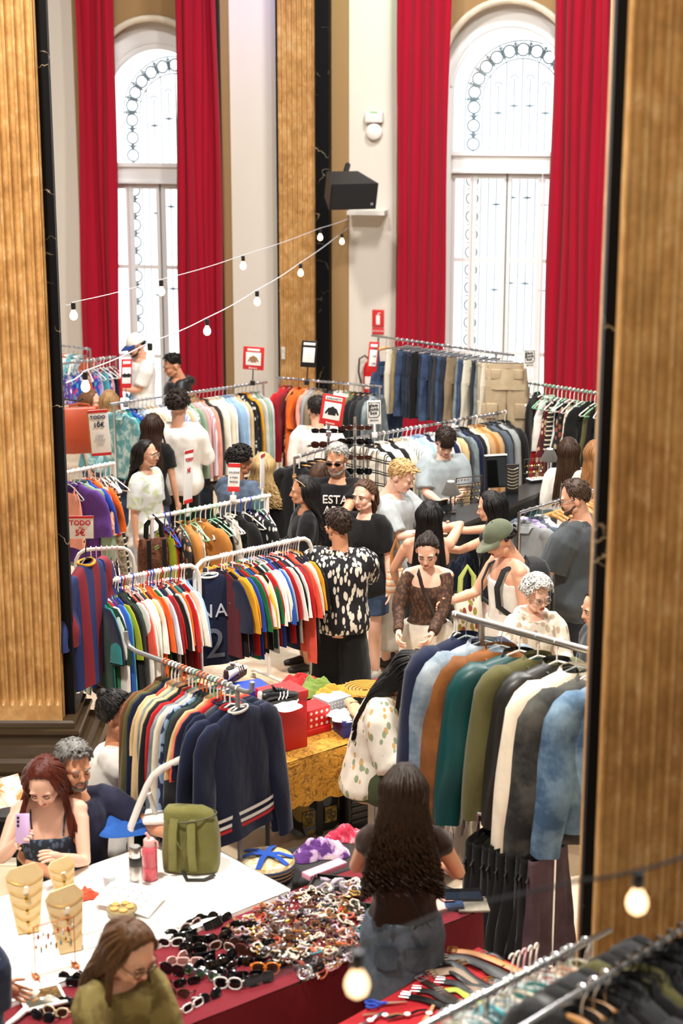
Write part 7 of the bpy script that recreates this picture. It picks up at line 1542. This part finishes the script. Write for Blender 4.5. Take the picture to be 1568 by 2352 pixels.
for px, py, wp, hp, Y, lab in ((859, 947, 31, 55, 14.9, 'white stall sign with bold rounded letters on the double chrome rail'), (1216, 824, 26, 44, 17.0, 'white stall sign with bold letters before the right arched window')):
    t, w, h = sign('stall_sign', lab, px, py, wp, hp, Y, plain('#e7e7e4', .5), 0, -.03)
    b = MB(); q = .40; pts = [(-w*q, -h*.2), (w*q*.6, -h*.2), (w*q, -h*.08), (w*q, h*.42), (-w*q, h*.42)]; b.tube([V((x, -.008, z)) for x, z in pts], .0035, 5, True); b.build('outline', INK, t)
    for k_, s_ in enumerate(('glam', 'punk', 'bcn')): text_on(t, s_, w*.33, (-.004, -.009, h*(.30 - .16*k_)), INK, bold=.0012, spacing=1.1)
    text_on(t, '@glampunkbcn', w*.10, (0, -.008, -h*.32), INK); stem(t, -h*.5 - .10, -h*.5, plain('#e4e4e4', .4), .012)
t, w, h = sign('price_sign', 'handwritten white tag with red ends above the long white pole rail', 537, 1096, 27, 66, 13.0, WPN, .1, .05); panel(t, 0, h*.43, w, h*.14, RC, 'red_band'); panel(t, 0, -h*.42, w, h*.18, RC, 'red_band'); text_on(t, 'CALIDAD', .020, (0, -.008, h*.18), plain('#4a4a52', .7)); text_on(t, '& MODA', .017, (0, -.008, 0), plain('#4a4a52', .7)); text_on(t, 'PRECIO', .020, (0, -.008, -h*.16), plain('#4a4a52', .7)); stem(t, -h*.5 - .06, -h*.5, plain('#e4e4e4', .4), .01)
t, w, h = sign('price_sign', 'white sign with red ends seen edge-on behind the brown bag rail', 432, 1095, 40, 124, 13.2, WPN, 1.15, .08); panel(t, 0, h*.47, w, h*.06, RC, 'red_band'); panel(t, 0, -h*.46, w, h*.07, RC, 'red_band'); text_on(t, 'TODO', .04, (0, -.008, h*.32), REDINK); text_on(t, '5\u20ac', .05, (0, -.008, h*.12), REDINK); stem(t, -h*.5 - .08, -h*.5, plain('#e4e4e4', .4), .01)
t, w, h = sign('price_sign', 'thin white sign edge-on at the right end of the brown bag rail', 602, 1082, 30, 80, 13.6, WPN, 1.3, .05); panel(t, 0, h*.45, w, h*.1, RC, 'red_band'); stem(t, -h*.5 - .08, -h*.5, plain('#e4e4e4', .4), .01)
# ---- on the wall
def wall_thing(name, label, cat, px, py, d=0.0):
    u, z = wl(px, py, -d); p = WALL_M @ V((u, -d, z)); return thing(name, label, cat, p, -WALL_A)
t = wall_thing('fire_sign', 'red fire extinguisher sign on the white wall left of the curtain', 'sign', 868, 740, .01); b = MB(); b.rbox((0, 0, .05), (.155, .012, .22), .004); b.build('board', RC, t); b = MB(); b.rbox((0, 0, -.115), (.155, .012, .085), .004); b.build('name_plate', RC, t)
b = MB(); b.rbox((0, -.009, .03), (.05, .003, .12), .002); b.tube([(0, -.009, .09), (0, -.009, .115), (.03, -.009, .12)], .006, 6, flat=.3, up=(0, 1, 0)); b.build('pictogram', WPN, t); text_on(t, 'EXTINTOR', .030, (0, -.009, -.115), WPN)
t = wall_thing('fire_extinguisher', 'red fire extinguisher hanging on the wall below its sign', 'fire extinguisher', 848, 915, .12); b = MB(); b.lathe([(0, 0), (.075, .0), (.082, .015), (.082, .40), (.06, .46), (.028, .49), (.028, .51), (0, .51)], n=20); b.build('cylinder', gloss('#c01d24', .25), t); b = MB(); b.tube([(0, 0, .50), (-.06, 0, .56), (-.13, -.02, .52), (-.14, -.02, .35), (-.11, -.02, .2)], .012, 8); b.build('hose', plain('#15201a', .5), t); b = MB(); b.rbox((0, 0, .53), (.05, .03, .05), .006); b.tube([(0, 0, .55), (.07, 0, .57)], .008, 6); b.build('valve', BLACK, t); b = MB(); b.rbox((0, -.081, .22), (.09, .006, .16), .002); b.build('label', plain('#e9d9d6', .5), t)
t = wall_thing('emergency_light', 'white emergency light with round lamp high on the wall', 'emergency light', 859, 280, .05); b = MB(); b.rbox((0, 0, .06), (.23, .10, .14), .02); b.build('housing', plain('#e6e4df', .4), t); b = MB(); b.lathe([(0, 0), (.10, 0), (.10, .05), (.07, .075), (0, .08)], (0, .03, -.12), 22, Matrix.Rotation(PI/2, 3, 'X')); b.build('lamp', plain('#efece6', .35), t); b = MB(); b.rbox((0, -.052, .12), (.10, .008, .016), .003); b.build('indicator', plain('#7fd67f', .3), t)
t = wall_thing('light_switch', 'small white switch plate on the wall beside the fluted pilaster', 'switch', 650, 811, .36); b = MB(); b.rbox((0, 0, 0), (.05, .012, .16), .005); b.build('plate', plain('#d9d6d0', .5), t); b = MB(); b.rbox((0, -.008, .03), (.028, .006, .04), .002); b.build('rocker', plain('#c9c6c0', .5), t)
# loudspeaker on its bracket
p = PY(812, 452, 20.6); t = thing('loudspeaker', 'black loudspeaker tilted down on a bracket before the marble strip', 'loudspeaker', p, .30); t.rotation_euler = (rad(16), 0, .35)
b = MB(); b.loft([[V((x, y, z)) for x, y in ((-.30, 0), (.30, 0), (.20, .46), (-.20, .46))] for z in (-.16, .16)]); b.build('cabinet', plain('#15171b', .55), t, smooth=False); b = MB(); b.box((0, -.008, 0), (.57, .014, .29)); b.build('grille', plain('#0b0d12', .7), t, smooth=False); b = MB(); b.box((.235, -.018, -.09), (.03, .006, .03)); b.build('badge', plain('#8a8d92', .4), t, smooth=False)
b = MB(); b.tube([(.0, .40, 0), (.1, .62, .04), (.22, .86, .10)], .035, 8); b.rbox((.12, .50, 0), (.16, .12, .10), .01); b.build('bracket', plain('#111214', .5), t)
b = MB(); u, z = wl(845, 487, -.1); b.box((u, -.14, z), (.48, .28, .05)); t = on_wall(tag(b.build('wall_shelf', plain('#dcd8d2', .6), smooth=False), 'pale shelf on the wall under the loudspeaker', 'shelf'))
# ---- string lights
BULB = emis('#ffe2b8', 3.0); SOCK = plain('#17171a', .5); WIRE = plain('#c9ccd2', .4)
def bulb(px, py, h, label, m=None, sc=1.0, group='bulbs on the string lights'):
    p = P(px, py, h); t = thing('light_bulb', label, 'light bulb', p, 0, group); t.scale = (sc,)*3
    b = MB(); b.lathe([(0, .0), (.017, 0), (.019, -.01), (.018, -.048), (.014, -.052), (0, -.052)], n=14); b.build('socket', SOCK, t); b = MB(); b.lathe([(.013, -.050), (.016, -.06), (.030, -.085), (.033, -.105), (.027, -.125), (.012, -.137), (0, -.139)], n=18); b.build('globe', m or BULB, t); return t
def wire(label, pts, h, r=.004, m=WIRE, sag=.012):
    q = [P(x, y, h_) for (x, y), h_ in zip(pts, h)]; out = []
    for i in range(len(q) - 1):
        for s in range(8): p = q[i].lerp(q[i+1], s/8); p.z -= sag*sin(PI*s/8); out.append(p)
    out.append(q[-1]); o = out[0].copy(); b = MB(); b.tube([p - o for p in out], r, 6); ob = b.build('light_cable', m); ob.location = o; return tag(ob, label, 'cable')
wire('white cable of the lower string of bulbs running to the loudspeaker', [(150, 880), (195, 852), (344, 786), (475, 730), (590, 666), (690, 603), (785, 534), (818, 503)], [3.0]*7 + [3.02], .005); wire('thin cable of the upper string of bulbs crossing the left window', [(150, 700), (168, 694), (370, 642), (558, 586), (735, 524), (818, 494)], [3.2]*5 + [3.22], .0035)
LOW = ['leftmost, hanging low over the swimwear', 'second from the left, before the left window', 'third from the left, before the red curtain', 'fourth from the left, before the white pier', 'fifth from the left, before the pilaster', 'rightmost, near the loudspeaker']
for (x, y), s in zip([(195, 852), (344, 786), (475, 730), (590, 666), (690, 603), (785, 534)], LOW): bulb(x, y + 3, 3.0, 'bulb on the lower string, ' + s, None, .95)
for (x, y), s in zip([(168, 694), (370, 642), (558, 586), (735, 524)], ['leftmost, beside the left dark marble strip', 'second, in front of the left window', 'third, before the white pier', 'rightmost, before the black marble']): bulb(x, y + 2, 3.2, 'bulb on the upper string, ' + s, None, .95)
wire('dark blurred cable crossing the bottom right in front of everything', [(560, 2262), (822, 2172), (1050, 2082), (1330, 2022), (1466, 2000), (1600, 1955)], [3.0]*6, .005, plain('#2a2c30', .5), .004)
bulb(820, 2185, 3.0, 'large glowing bulb close to the camera before the denim skirt', emis('#ffcf9c', 2.6), .8, 'bulbs close to the camera'); bulb(1466, 2003, 3.0, 'large glowing bulb close to the camera before the right pillar', emis('#ffcf9c', 2.6), .8, 'bulbs close to the camera')
# ---- jewellery stall
CT = plain('#1a1b1d', .3)
def counter(label, pts, h, thick=.04, m=CT):
    q = [P(x, y, h) for x, y in pts]; c = sum(q, V())/len(q); t = thing('counter', label, 'counter', (c.x, c.y, 0)); o = V((c.x, c.y, 0)); b = MB(); b.loft([[p - o + V((0, 0, z)) for p in q] for z in (-thick, 0)]); b.build('top', m, t, smooth=False)
    b = MB(); b.loft([[(p - o).lerp(c - o, .06)*1 + V((0, 0, z - (p - o).lerp(c - o, .06).z)) for p in q] for z in (.0, h - thick)]); b.build('base', plain('#15171a', .5), t, smooth=False); return t
counter('black counter of the jewellery stall in front of the shirt rail', [(950, 1205), (1262, 1090), (1290, 1110), (985, 1235)], 1.15)
counter('lower dark green counter with leather goods in front of the jewellery counter', [(1085, 1212), (1245, 1150), (1290, 1172), (1140, 1240)], 1.0, .03, plain('#17302f', .3))
def on(h, x, y): return P(x, y, h)
def lamp(label, x, y, h):
    t = thing('table_lamp', label, 'lamp', on(h, x, y)); b = MB(); b.lathe([(0, 0), (.05, 0), (.05, .012), (.008, .02), (.007, .22), (0, .22)], n=16); b.build('stand', metal('#6d6a66', .3), t); b = MB(); b.lathe([(.085, .17), (.087, .172), (.04, .28), (.035, .282), (.0, .282)], n=20); b.build('lamp_shade', cloth('#4a4743'), t); b = MB(); b.cyl((0, 0, .283), (0, 0, .287), .030); b.build('light', emis('#fff2dc', 2.0), t)
lamp('small grey table lamp in front of the young man in grey', 1034, 1178, 1.15); lamp('small dark table lamp left of the long dark-haired woman', 1260, 1098, 1.15)
t = thing('earring_rack', 'brown wire rack full of gold earrings on the black counter', 'jewellery stand', on(1.15, 1076, 1158), .45); BRN = plain('#3a2a1e', .4); b = MB()
for x in (-.13, .13): b.tube([(x, .03, 0), (x, 0, .25)], .006, 6)
for z in (.01, .07, .13, .19, .25): b.cyl((-.13, .03*(1 - z/.25), z), (.13, .03*(1 - z/.25), z), .005, n=6)
b.build('frame', BRN, t)
for q in range(28):
    b = MB(); b.ell((-.11 + .032*(q % 8), -.006 + .02*(1 - (q//8)/3.5), .05 + .06*(q//8)), (.008, .005, .011), nu=8, nv=6); b.build('earring', [GOLD, metal('#d0d0d0', .2)][q % 3 == 0], t)
t = thing('standing_mirror', 'tall black framed mirror with white top edge on the counter', 'mirror', on(1.15, 1140, 1120), .25); t.rotation_euler.x = -.15; b = MB(); b.box((0, 0, .15), (.20, .015, .30)); b.build('frame', CT, t, smooth=False); b = MB(); b.box((0, -.01, .15), (.18, .004, .27)); b.build('glass', metal('#8a9496', .06), t, smooth=False); b = MB(); b.box((0, 0, .305), (.21, .05, .012)); b.build('top_edge', plain('#f2f2f0', .5), t, smooth=False)
t = thing('necklace_board', 'black board with rows of silver chains right of the mirror', 'display', on(1.15, 1175, 1135), .2); b = MB(); b.box((0, 0, .14), (.12, .02, .28)); b.build('board', CT, t, smooth=False)
for q in range(7): b = MB(); b.tube([V((.05*u, -.014, .25 - .03*q - .016*(1 - u*u))) for u in [-1 + .2*j for j in range(11)]], .004, 6); b.build('chain', metal('#d8d8d6', .2), t)
for x, y, lab, c in ((1232, 1105, 'black tray of gold jewellery at the right end of the counter', '#16181b'), (1120, 1150, 'flat white-lined tray in the middle of the jewellery counter', '#2a2c30')):
    t = thing('jewellery_tray', lab, 'tray', on(1.15, x, y), .45); b = MB(); b.rbox((0, 0, .012), (.20, .12, .024), .006); b.build('base', plain(c, .35), t); b = MB(); b.rbox((0, 0, .025), (.18, .10, .006), .003); b.build('lining', plain('#dfe3e6', .6), t)
    for q in range(12): b = MB(); b.ell((-.08 + .03*(q % 6), -.025 + .05*(q//6), .034), (.009, .009, .007), nu=8, nv=6); b.build('ring', GOLD if q % 2 else metal('#d0d0d0', .2), t)
t = thing('display_case', 'small clear case of gold jewellery behind the right tray', 'display', on(1.15, 1226, 1088), .4); b = MB()
for x in (-.09, .09):
    for y in (-.04, .04): b.cyl((x, y, 0), (x, y, .14), .003, n=5)
for z in (.0, .07, .14):
    for y in (-.04, .04): b.cyl((-.09, y, z), (.09, y, z), .003, n=5)
b.build('wire_frame', metal('#8a8378', .3), t)
for q in range(14): b = MB(); b.ell((-.075 + .025*(q % 7), 0, .02 + .06*(q//7)), (.009, .012, .010), nu=8, nv=6); b.build('ornament', GOLD if q % 3 else WHITE, t)
t = at_box('display_box', 'grey box with dark sunglasses on top at the counter front', 'box', 1012, 1172, 1.15, (.17, .12, .07), .4, plain('#55606a', .4))
t2 = thing('sunglasses', 'dark wraparound sunglasses on the grey box at the jewellery stall', 'sunglasses', on(1.222, 1012, 1160), .4)
for (n_, me), m in zip(shades_parts('wrap'), (BF, BL)): put(n_, me, t2, mat=m)
for x, y, lab, gg in ((1190, 1182, 'coiled black belt with gold monogram buckle on the lower counter', True), (1222, 1164, 'coiled plain black belt behind the monogram belt', False)):
    t = thing('belt', lab, 'belt', on(1.0, x, y), .2); b = MB(); b.tube([V((.075*cos(a), .06*sin(a), .022)) for a in [2*PI*j/28 for j in range(28)]], .018, 8, True, flat=.25, up=None); b.lathe([(.072, .004), (.076, .004), (.076, .042), (.072, .042)], n=28); b.build('strap', gloss('#0c0c0d', .3), t)
    if gg: text_on(t, 'G', .055, (.012, -.08, .024), GOLD, name='monogram', bold=.001); o = text_on(t, 'G', .055, (-.012, -.081, .024), GOLD, name='monogram', bold=.001); o.scale.x = -1
for q in range(7): b = MB(); b.rbox((0, 0, .05), (.022, .13, .10), .004); o = b.build('wallet', plain(['#8a8f93', '#5a4a3a', '#b9b2a4', '#2a2a2a'][q % 4], .45)); o.location = on(1.0, 1120 + 9*q, 1204 - 3.6*q); o.rotation_euler.z = .45; tag(o, '%s wallet from the left in the upright row on the lower counter' % ORD[q], 'wallet', 'upright wallets on the lower counter')
# sunglasses on chrome posts
for i, (x, y0, y1, lab) in enumerate(((754, 965, 1030, 'chrome post of sunglasses beside the large red sign'), (815, 958, 1130, 'tall chrome post of sunglasses behind the grey-haired man'))):
    Yd = 15.3; p0 = PY(x, y0, Yd); t = thing('sunglasses_stand', lab, 'display stand', (p0.x, p0.y, 0)); b = MB(); b.cyl((0, 0, .02), (0, 0, p0.z), .014); b.lathe([(0, 0), (.16, 0), (.16, .015), (.02, .03)], n=20); b.build('post', CHROME, t)
    zs = [p0.z - .10 - .14*q for q in range(2 + 3*i)]
    for q, z in enumerate(zs):
        b = MB(); b.tube([(-.14, -.03, z - .012), (0, -.02, z - .014), (.14, -.03, z - .012)], .005, 6); b.build('bar', CHROME, t)
        for s in (-1, 1):
            u = thing('sunglasses', '%s sunglasses on the %s side, %s tier of the %s chrome post' % (['dark', 'brown'][(q + i) % 2], 'left' if s < 0 else 'right', ['top', 'second', 'third', 'fourth', 'fifth'][q], 'tall' if i else 'short'), 'sunglasses', (p0.x + s*.085, p0.y - .06, z - .008), 0, 'sunglasses on the chrome posts')
            for (n_, me), m in zip(shades_parts('big' if q % 2 else 'rect'), ((BF, BL), (TF, BRL))[(q + i) % 2]): put(n_, me, u, mat=m)
# black coats on hangers in the middle, folded denim behind
a, b_ = P(676, 1052, 1.62), P(748, 1030, 1.62)
rack('short rail of black coats beside the grey-haired man', a, b_, CHROME, upr=(0, 1)); hang_row(['coat:black@white', 'coat:black', 'coat:charcoal', 'coat:black'], a, b_, 'short coat rail', 'black coats on the short rail', 'wood', .9, seed=33)
q = P(648, 1120, .80); t = thing('table', 'table of folded denim behind the blonde curly-haired woman', 'table', (q.x, q.y + .3, 0), .5); b = MB(); b.rbox((0, 0, .78), (1.5, .7, .04), .01); b.build('tabletop', plain('#3a3634', .5), t)
for sx in (-1, 1):
    for sy in (-1, 1): b = MB(); b.cyl((sx*.68, sy*.3, 0), (sx*.68, sy*.3, .76), .016); b.build('leg', BLACK, t)
for i in range(5): b = MB(); b.rbox((0, 0, .02), (.34, .26, .04), .02); o = b.build('folded_jeans', cmat(['denimlight', 'denimmid', 'denimlight', 'denimgrey', 'denim'][i])); o.location = (q.x - .38 + .2*i*1.0 if i > 2 else q.x + .02*i, q.y + .28 + (.1*(i - 2) if i > 2 else 0), .80 + .042*(i if i < 3 else 0)); o.rotation_euler.z = .4 + .1*i; tag(o, ['faded folded jeans, bottom of the pile on the denim table', 'blue folded jeans in the middle of the pile on the denim table', 'faded folded jeans, top of the pile on the denim table', 'grey folded jeans lying right of the denim pile', 'dark blue folded jeans at the right end of the denim table'][i], 'jeans')
# ================================================================ camera, light, world
sc = bpy.context.scene
cam = D.cameras.new('camera'); co = D.objects.new('camera', cam); COL.objects.link(co); sc.camera = co
co.location = (0, 0, CAM_H); co.rotation_euler = (PI/2 - PITCH, rad(0.0), 0)
cam.sensor_fit = 'VERTICAL'; cam.sensor_height = 36; cam.lens = 36*FPX/H_PX
cam.clip_start = .2; cam.clip_end = 200
cam.dof.use_dof = True; cam.dof.focus_distance = 11.8; cam.dof.aperture_fstop = (cam.lens/1000)/.028
wd = D.worlds.new('sky'); sc.world = wd; wd.use_nodes = True
nt = wd.node_tree; bg = nt.nodes['Background']
N_ = nt.nodes.new; LK = nt.links.new
tc = N_('ShaderNodeTexCoord'); sp_ = N_('ShaderNodeSeparateXYZ'); LK(tc.outputs['Generated'], sp_.inputs[0])
def mrange(sock, a, b, c, d):
    m = N_('ShaderNodeMapRange'); m.interpolation_type = 'SMOOTHSTEP'; LK(sock, m.inputs[0])
    for k, v in zip((1, 2, 3, 4), (a, b, c, d)): m.inputs[k].default_value = v
    return m.outputs[0]
front = mrange(sp_.outputs[1], .5, .9, 0, 2.6); up = mrange(sp_.outputs[2], .1, .9, .12, .42)
ad = N_('ShaderNodeMath'); ad.operation = 'ADD'; LK(front, ad.inputs[0]); LK(up, ad.inputs[1])
cr = N_('ShaderNodeValToRGB'); LK(sp_.outputs[1], cr.inputs[0])
cr.color_ramp.elements[0].position = .4; cr.color_ramp.elements[0].color = (1, .94, .87, 1); cr.color_ramp.elements[1].position = .9; cr.color_ramp.elements[1].color = (.94, .98, 1, 1)
LK(cr.outputs[0], bg.inputs[0]); LK(ad.outputs[0], bg.inputs[1])
def area(name, loc, target, size, power, color):
    l = D.lights.new(name, 'AREA'); l.shape = 'DISK'; l.size = size; l.energy = power; l.color = color
    o = D.objects.new(name, l); COL.objects.link(o); o.location = loc
    o.rotation_euler = (V(target) - V(loc)).to_track_quat('-Z', 'Y').to_euler(); return o
area('ceiling_lamp', (-2.5, 6.3, 9.0), (-1.0, 8.0, .8), .7, 760, (1, .93, .84))
area('ceiling_lamp', (2.2, 11.5, 9.2), (.5, 11.5, .8), .7, 700, (1, .95, .88))
area('ceiling_lamp', (-2.0, 14.5, 9.2), (-1.0, 14.5, .8), .7, 560, (1, .96, .90))
area('ceiling_lamp', (1.5, 17.5, 9.2), (.5, 18.0, .8), 1.0, 380, (1, .98, .96))
def spot(name, loc, target, power, color, ang):
    l = D.lights.new(name, 'SPOT'); l.energy = power; l.color = color; l.spot_size = rad(ang); l.spot_blend = 1.0; l.shadow_soft_size = .1
    o = D.objects.new(name, l); COL.objects.link(o); o.location = loc; o.rotation_euler = (V(target) - V(loc)).to_track_quat('-Z', 'Y').to_euler()
spot('pillar_fill_spot', (.2, 1.6, 7.6), (1.35, 5.6, 4.0), 520, (1, .86, .64), 60); spot('pillar_fill_spot', (-1.9, 5.2, 8.6), (-2.2, 10.2, 4.2), 420, (1, .88, .70), 55)  # fill spots added to brighten the two fore pillars
q = WALL_M @ V((U(572), 0, 6.3)); spot('violet_spot', q + V((0, -2.0, 2.6)), q, 420, (.35, .28, 1.0), 36)
q = WALL_M @ V((U(860), 0, 6.2)); spot('green_spot', q + V((.2, -2.0, 2.6)), q, 200, (.3, 1.0, .5), 30)
vs = sc.view_settings; vs.view_transform = 'Standard'; vs.look = 'None'; vs.gamma = 1; vs.use_curve_mapping = False; vs.exposure = 0.22
sc.cycles.max_bounces = 8
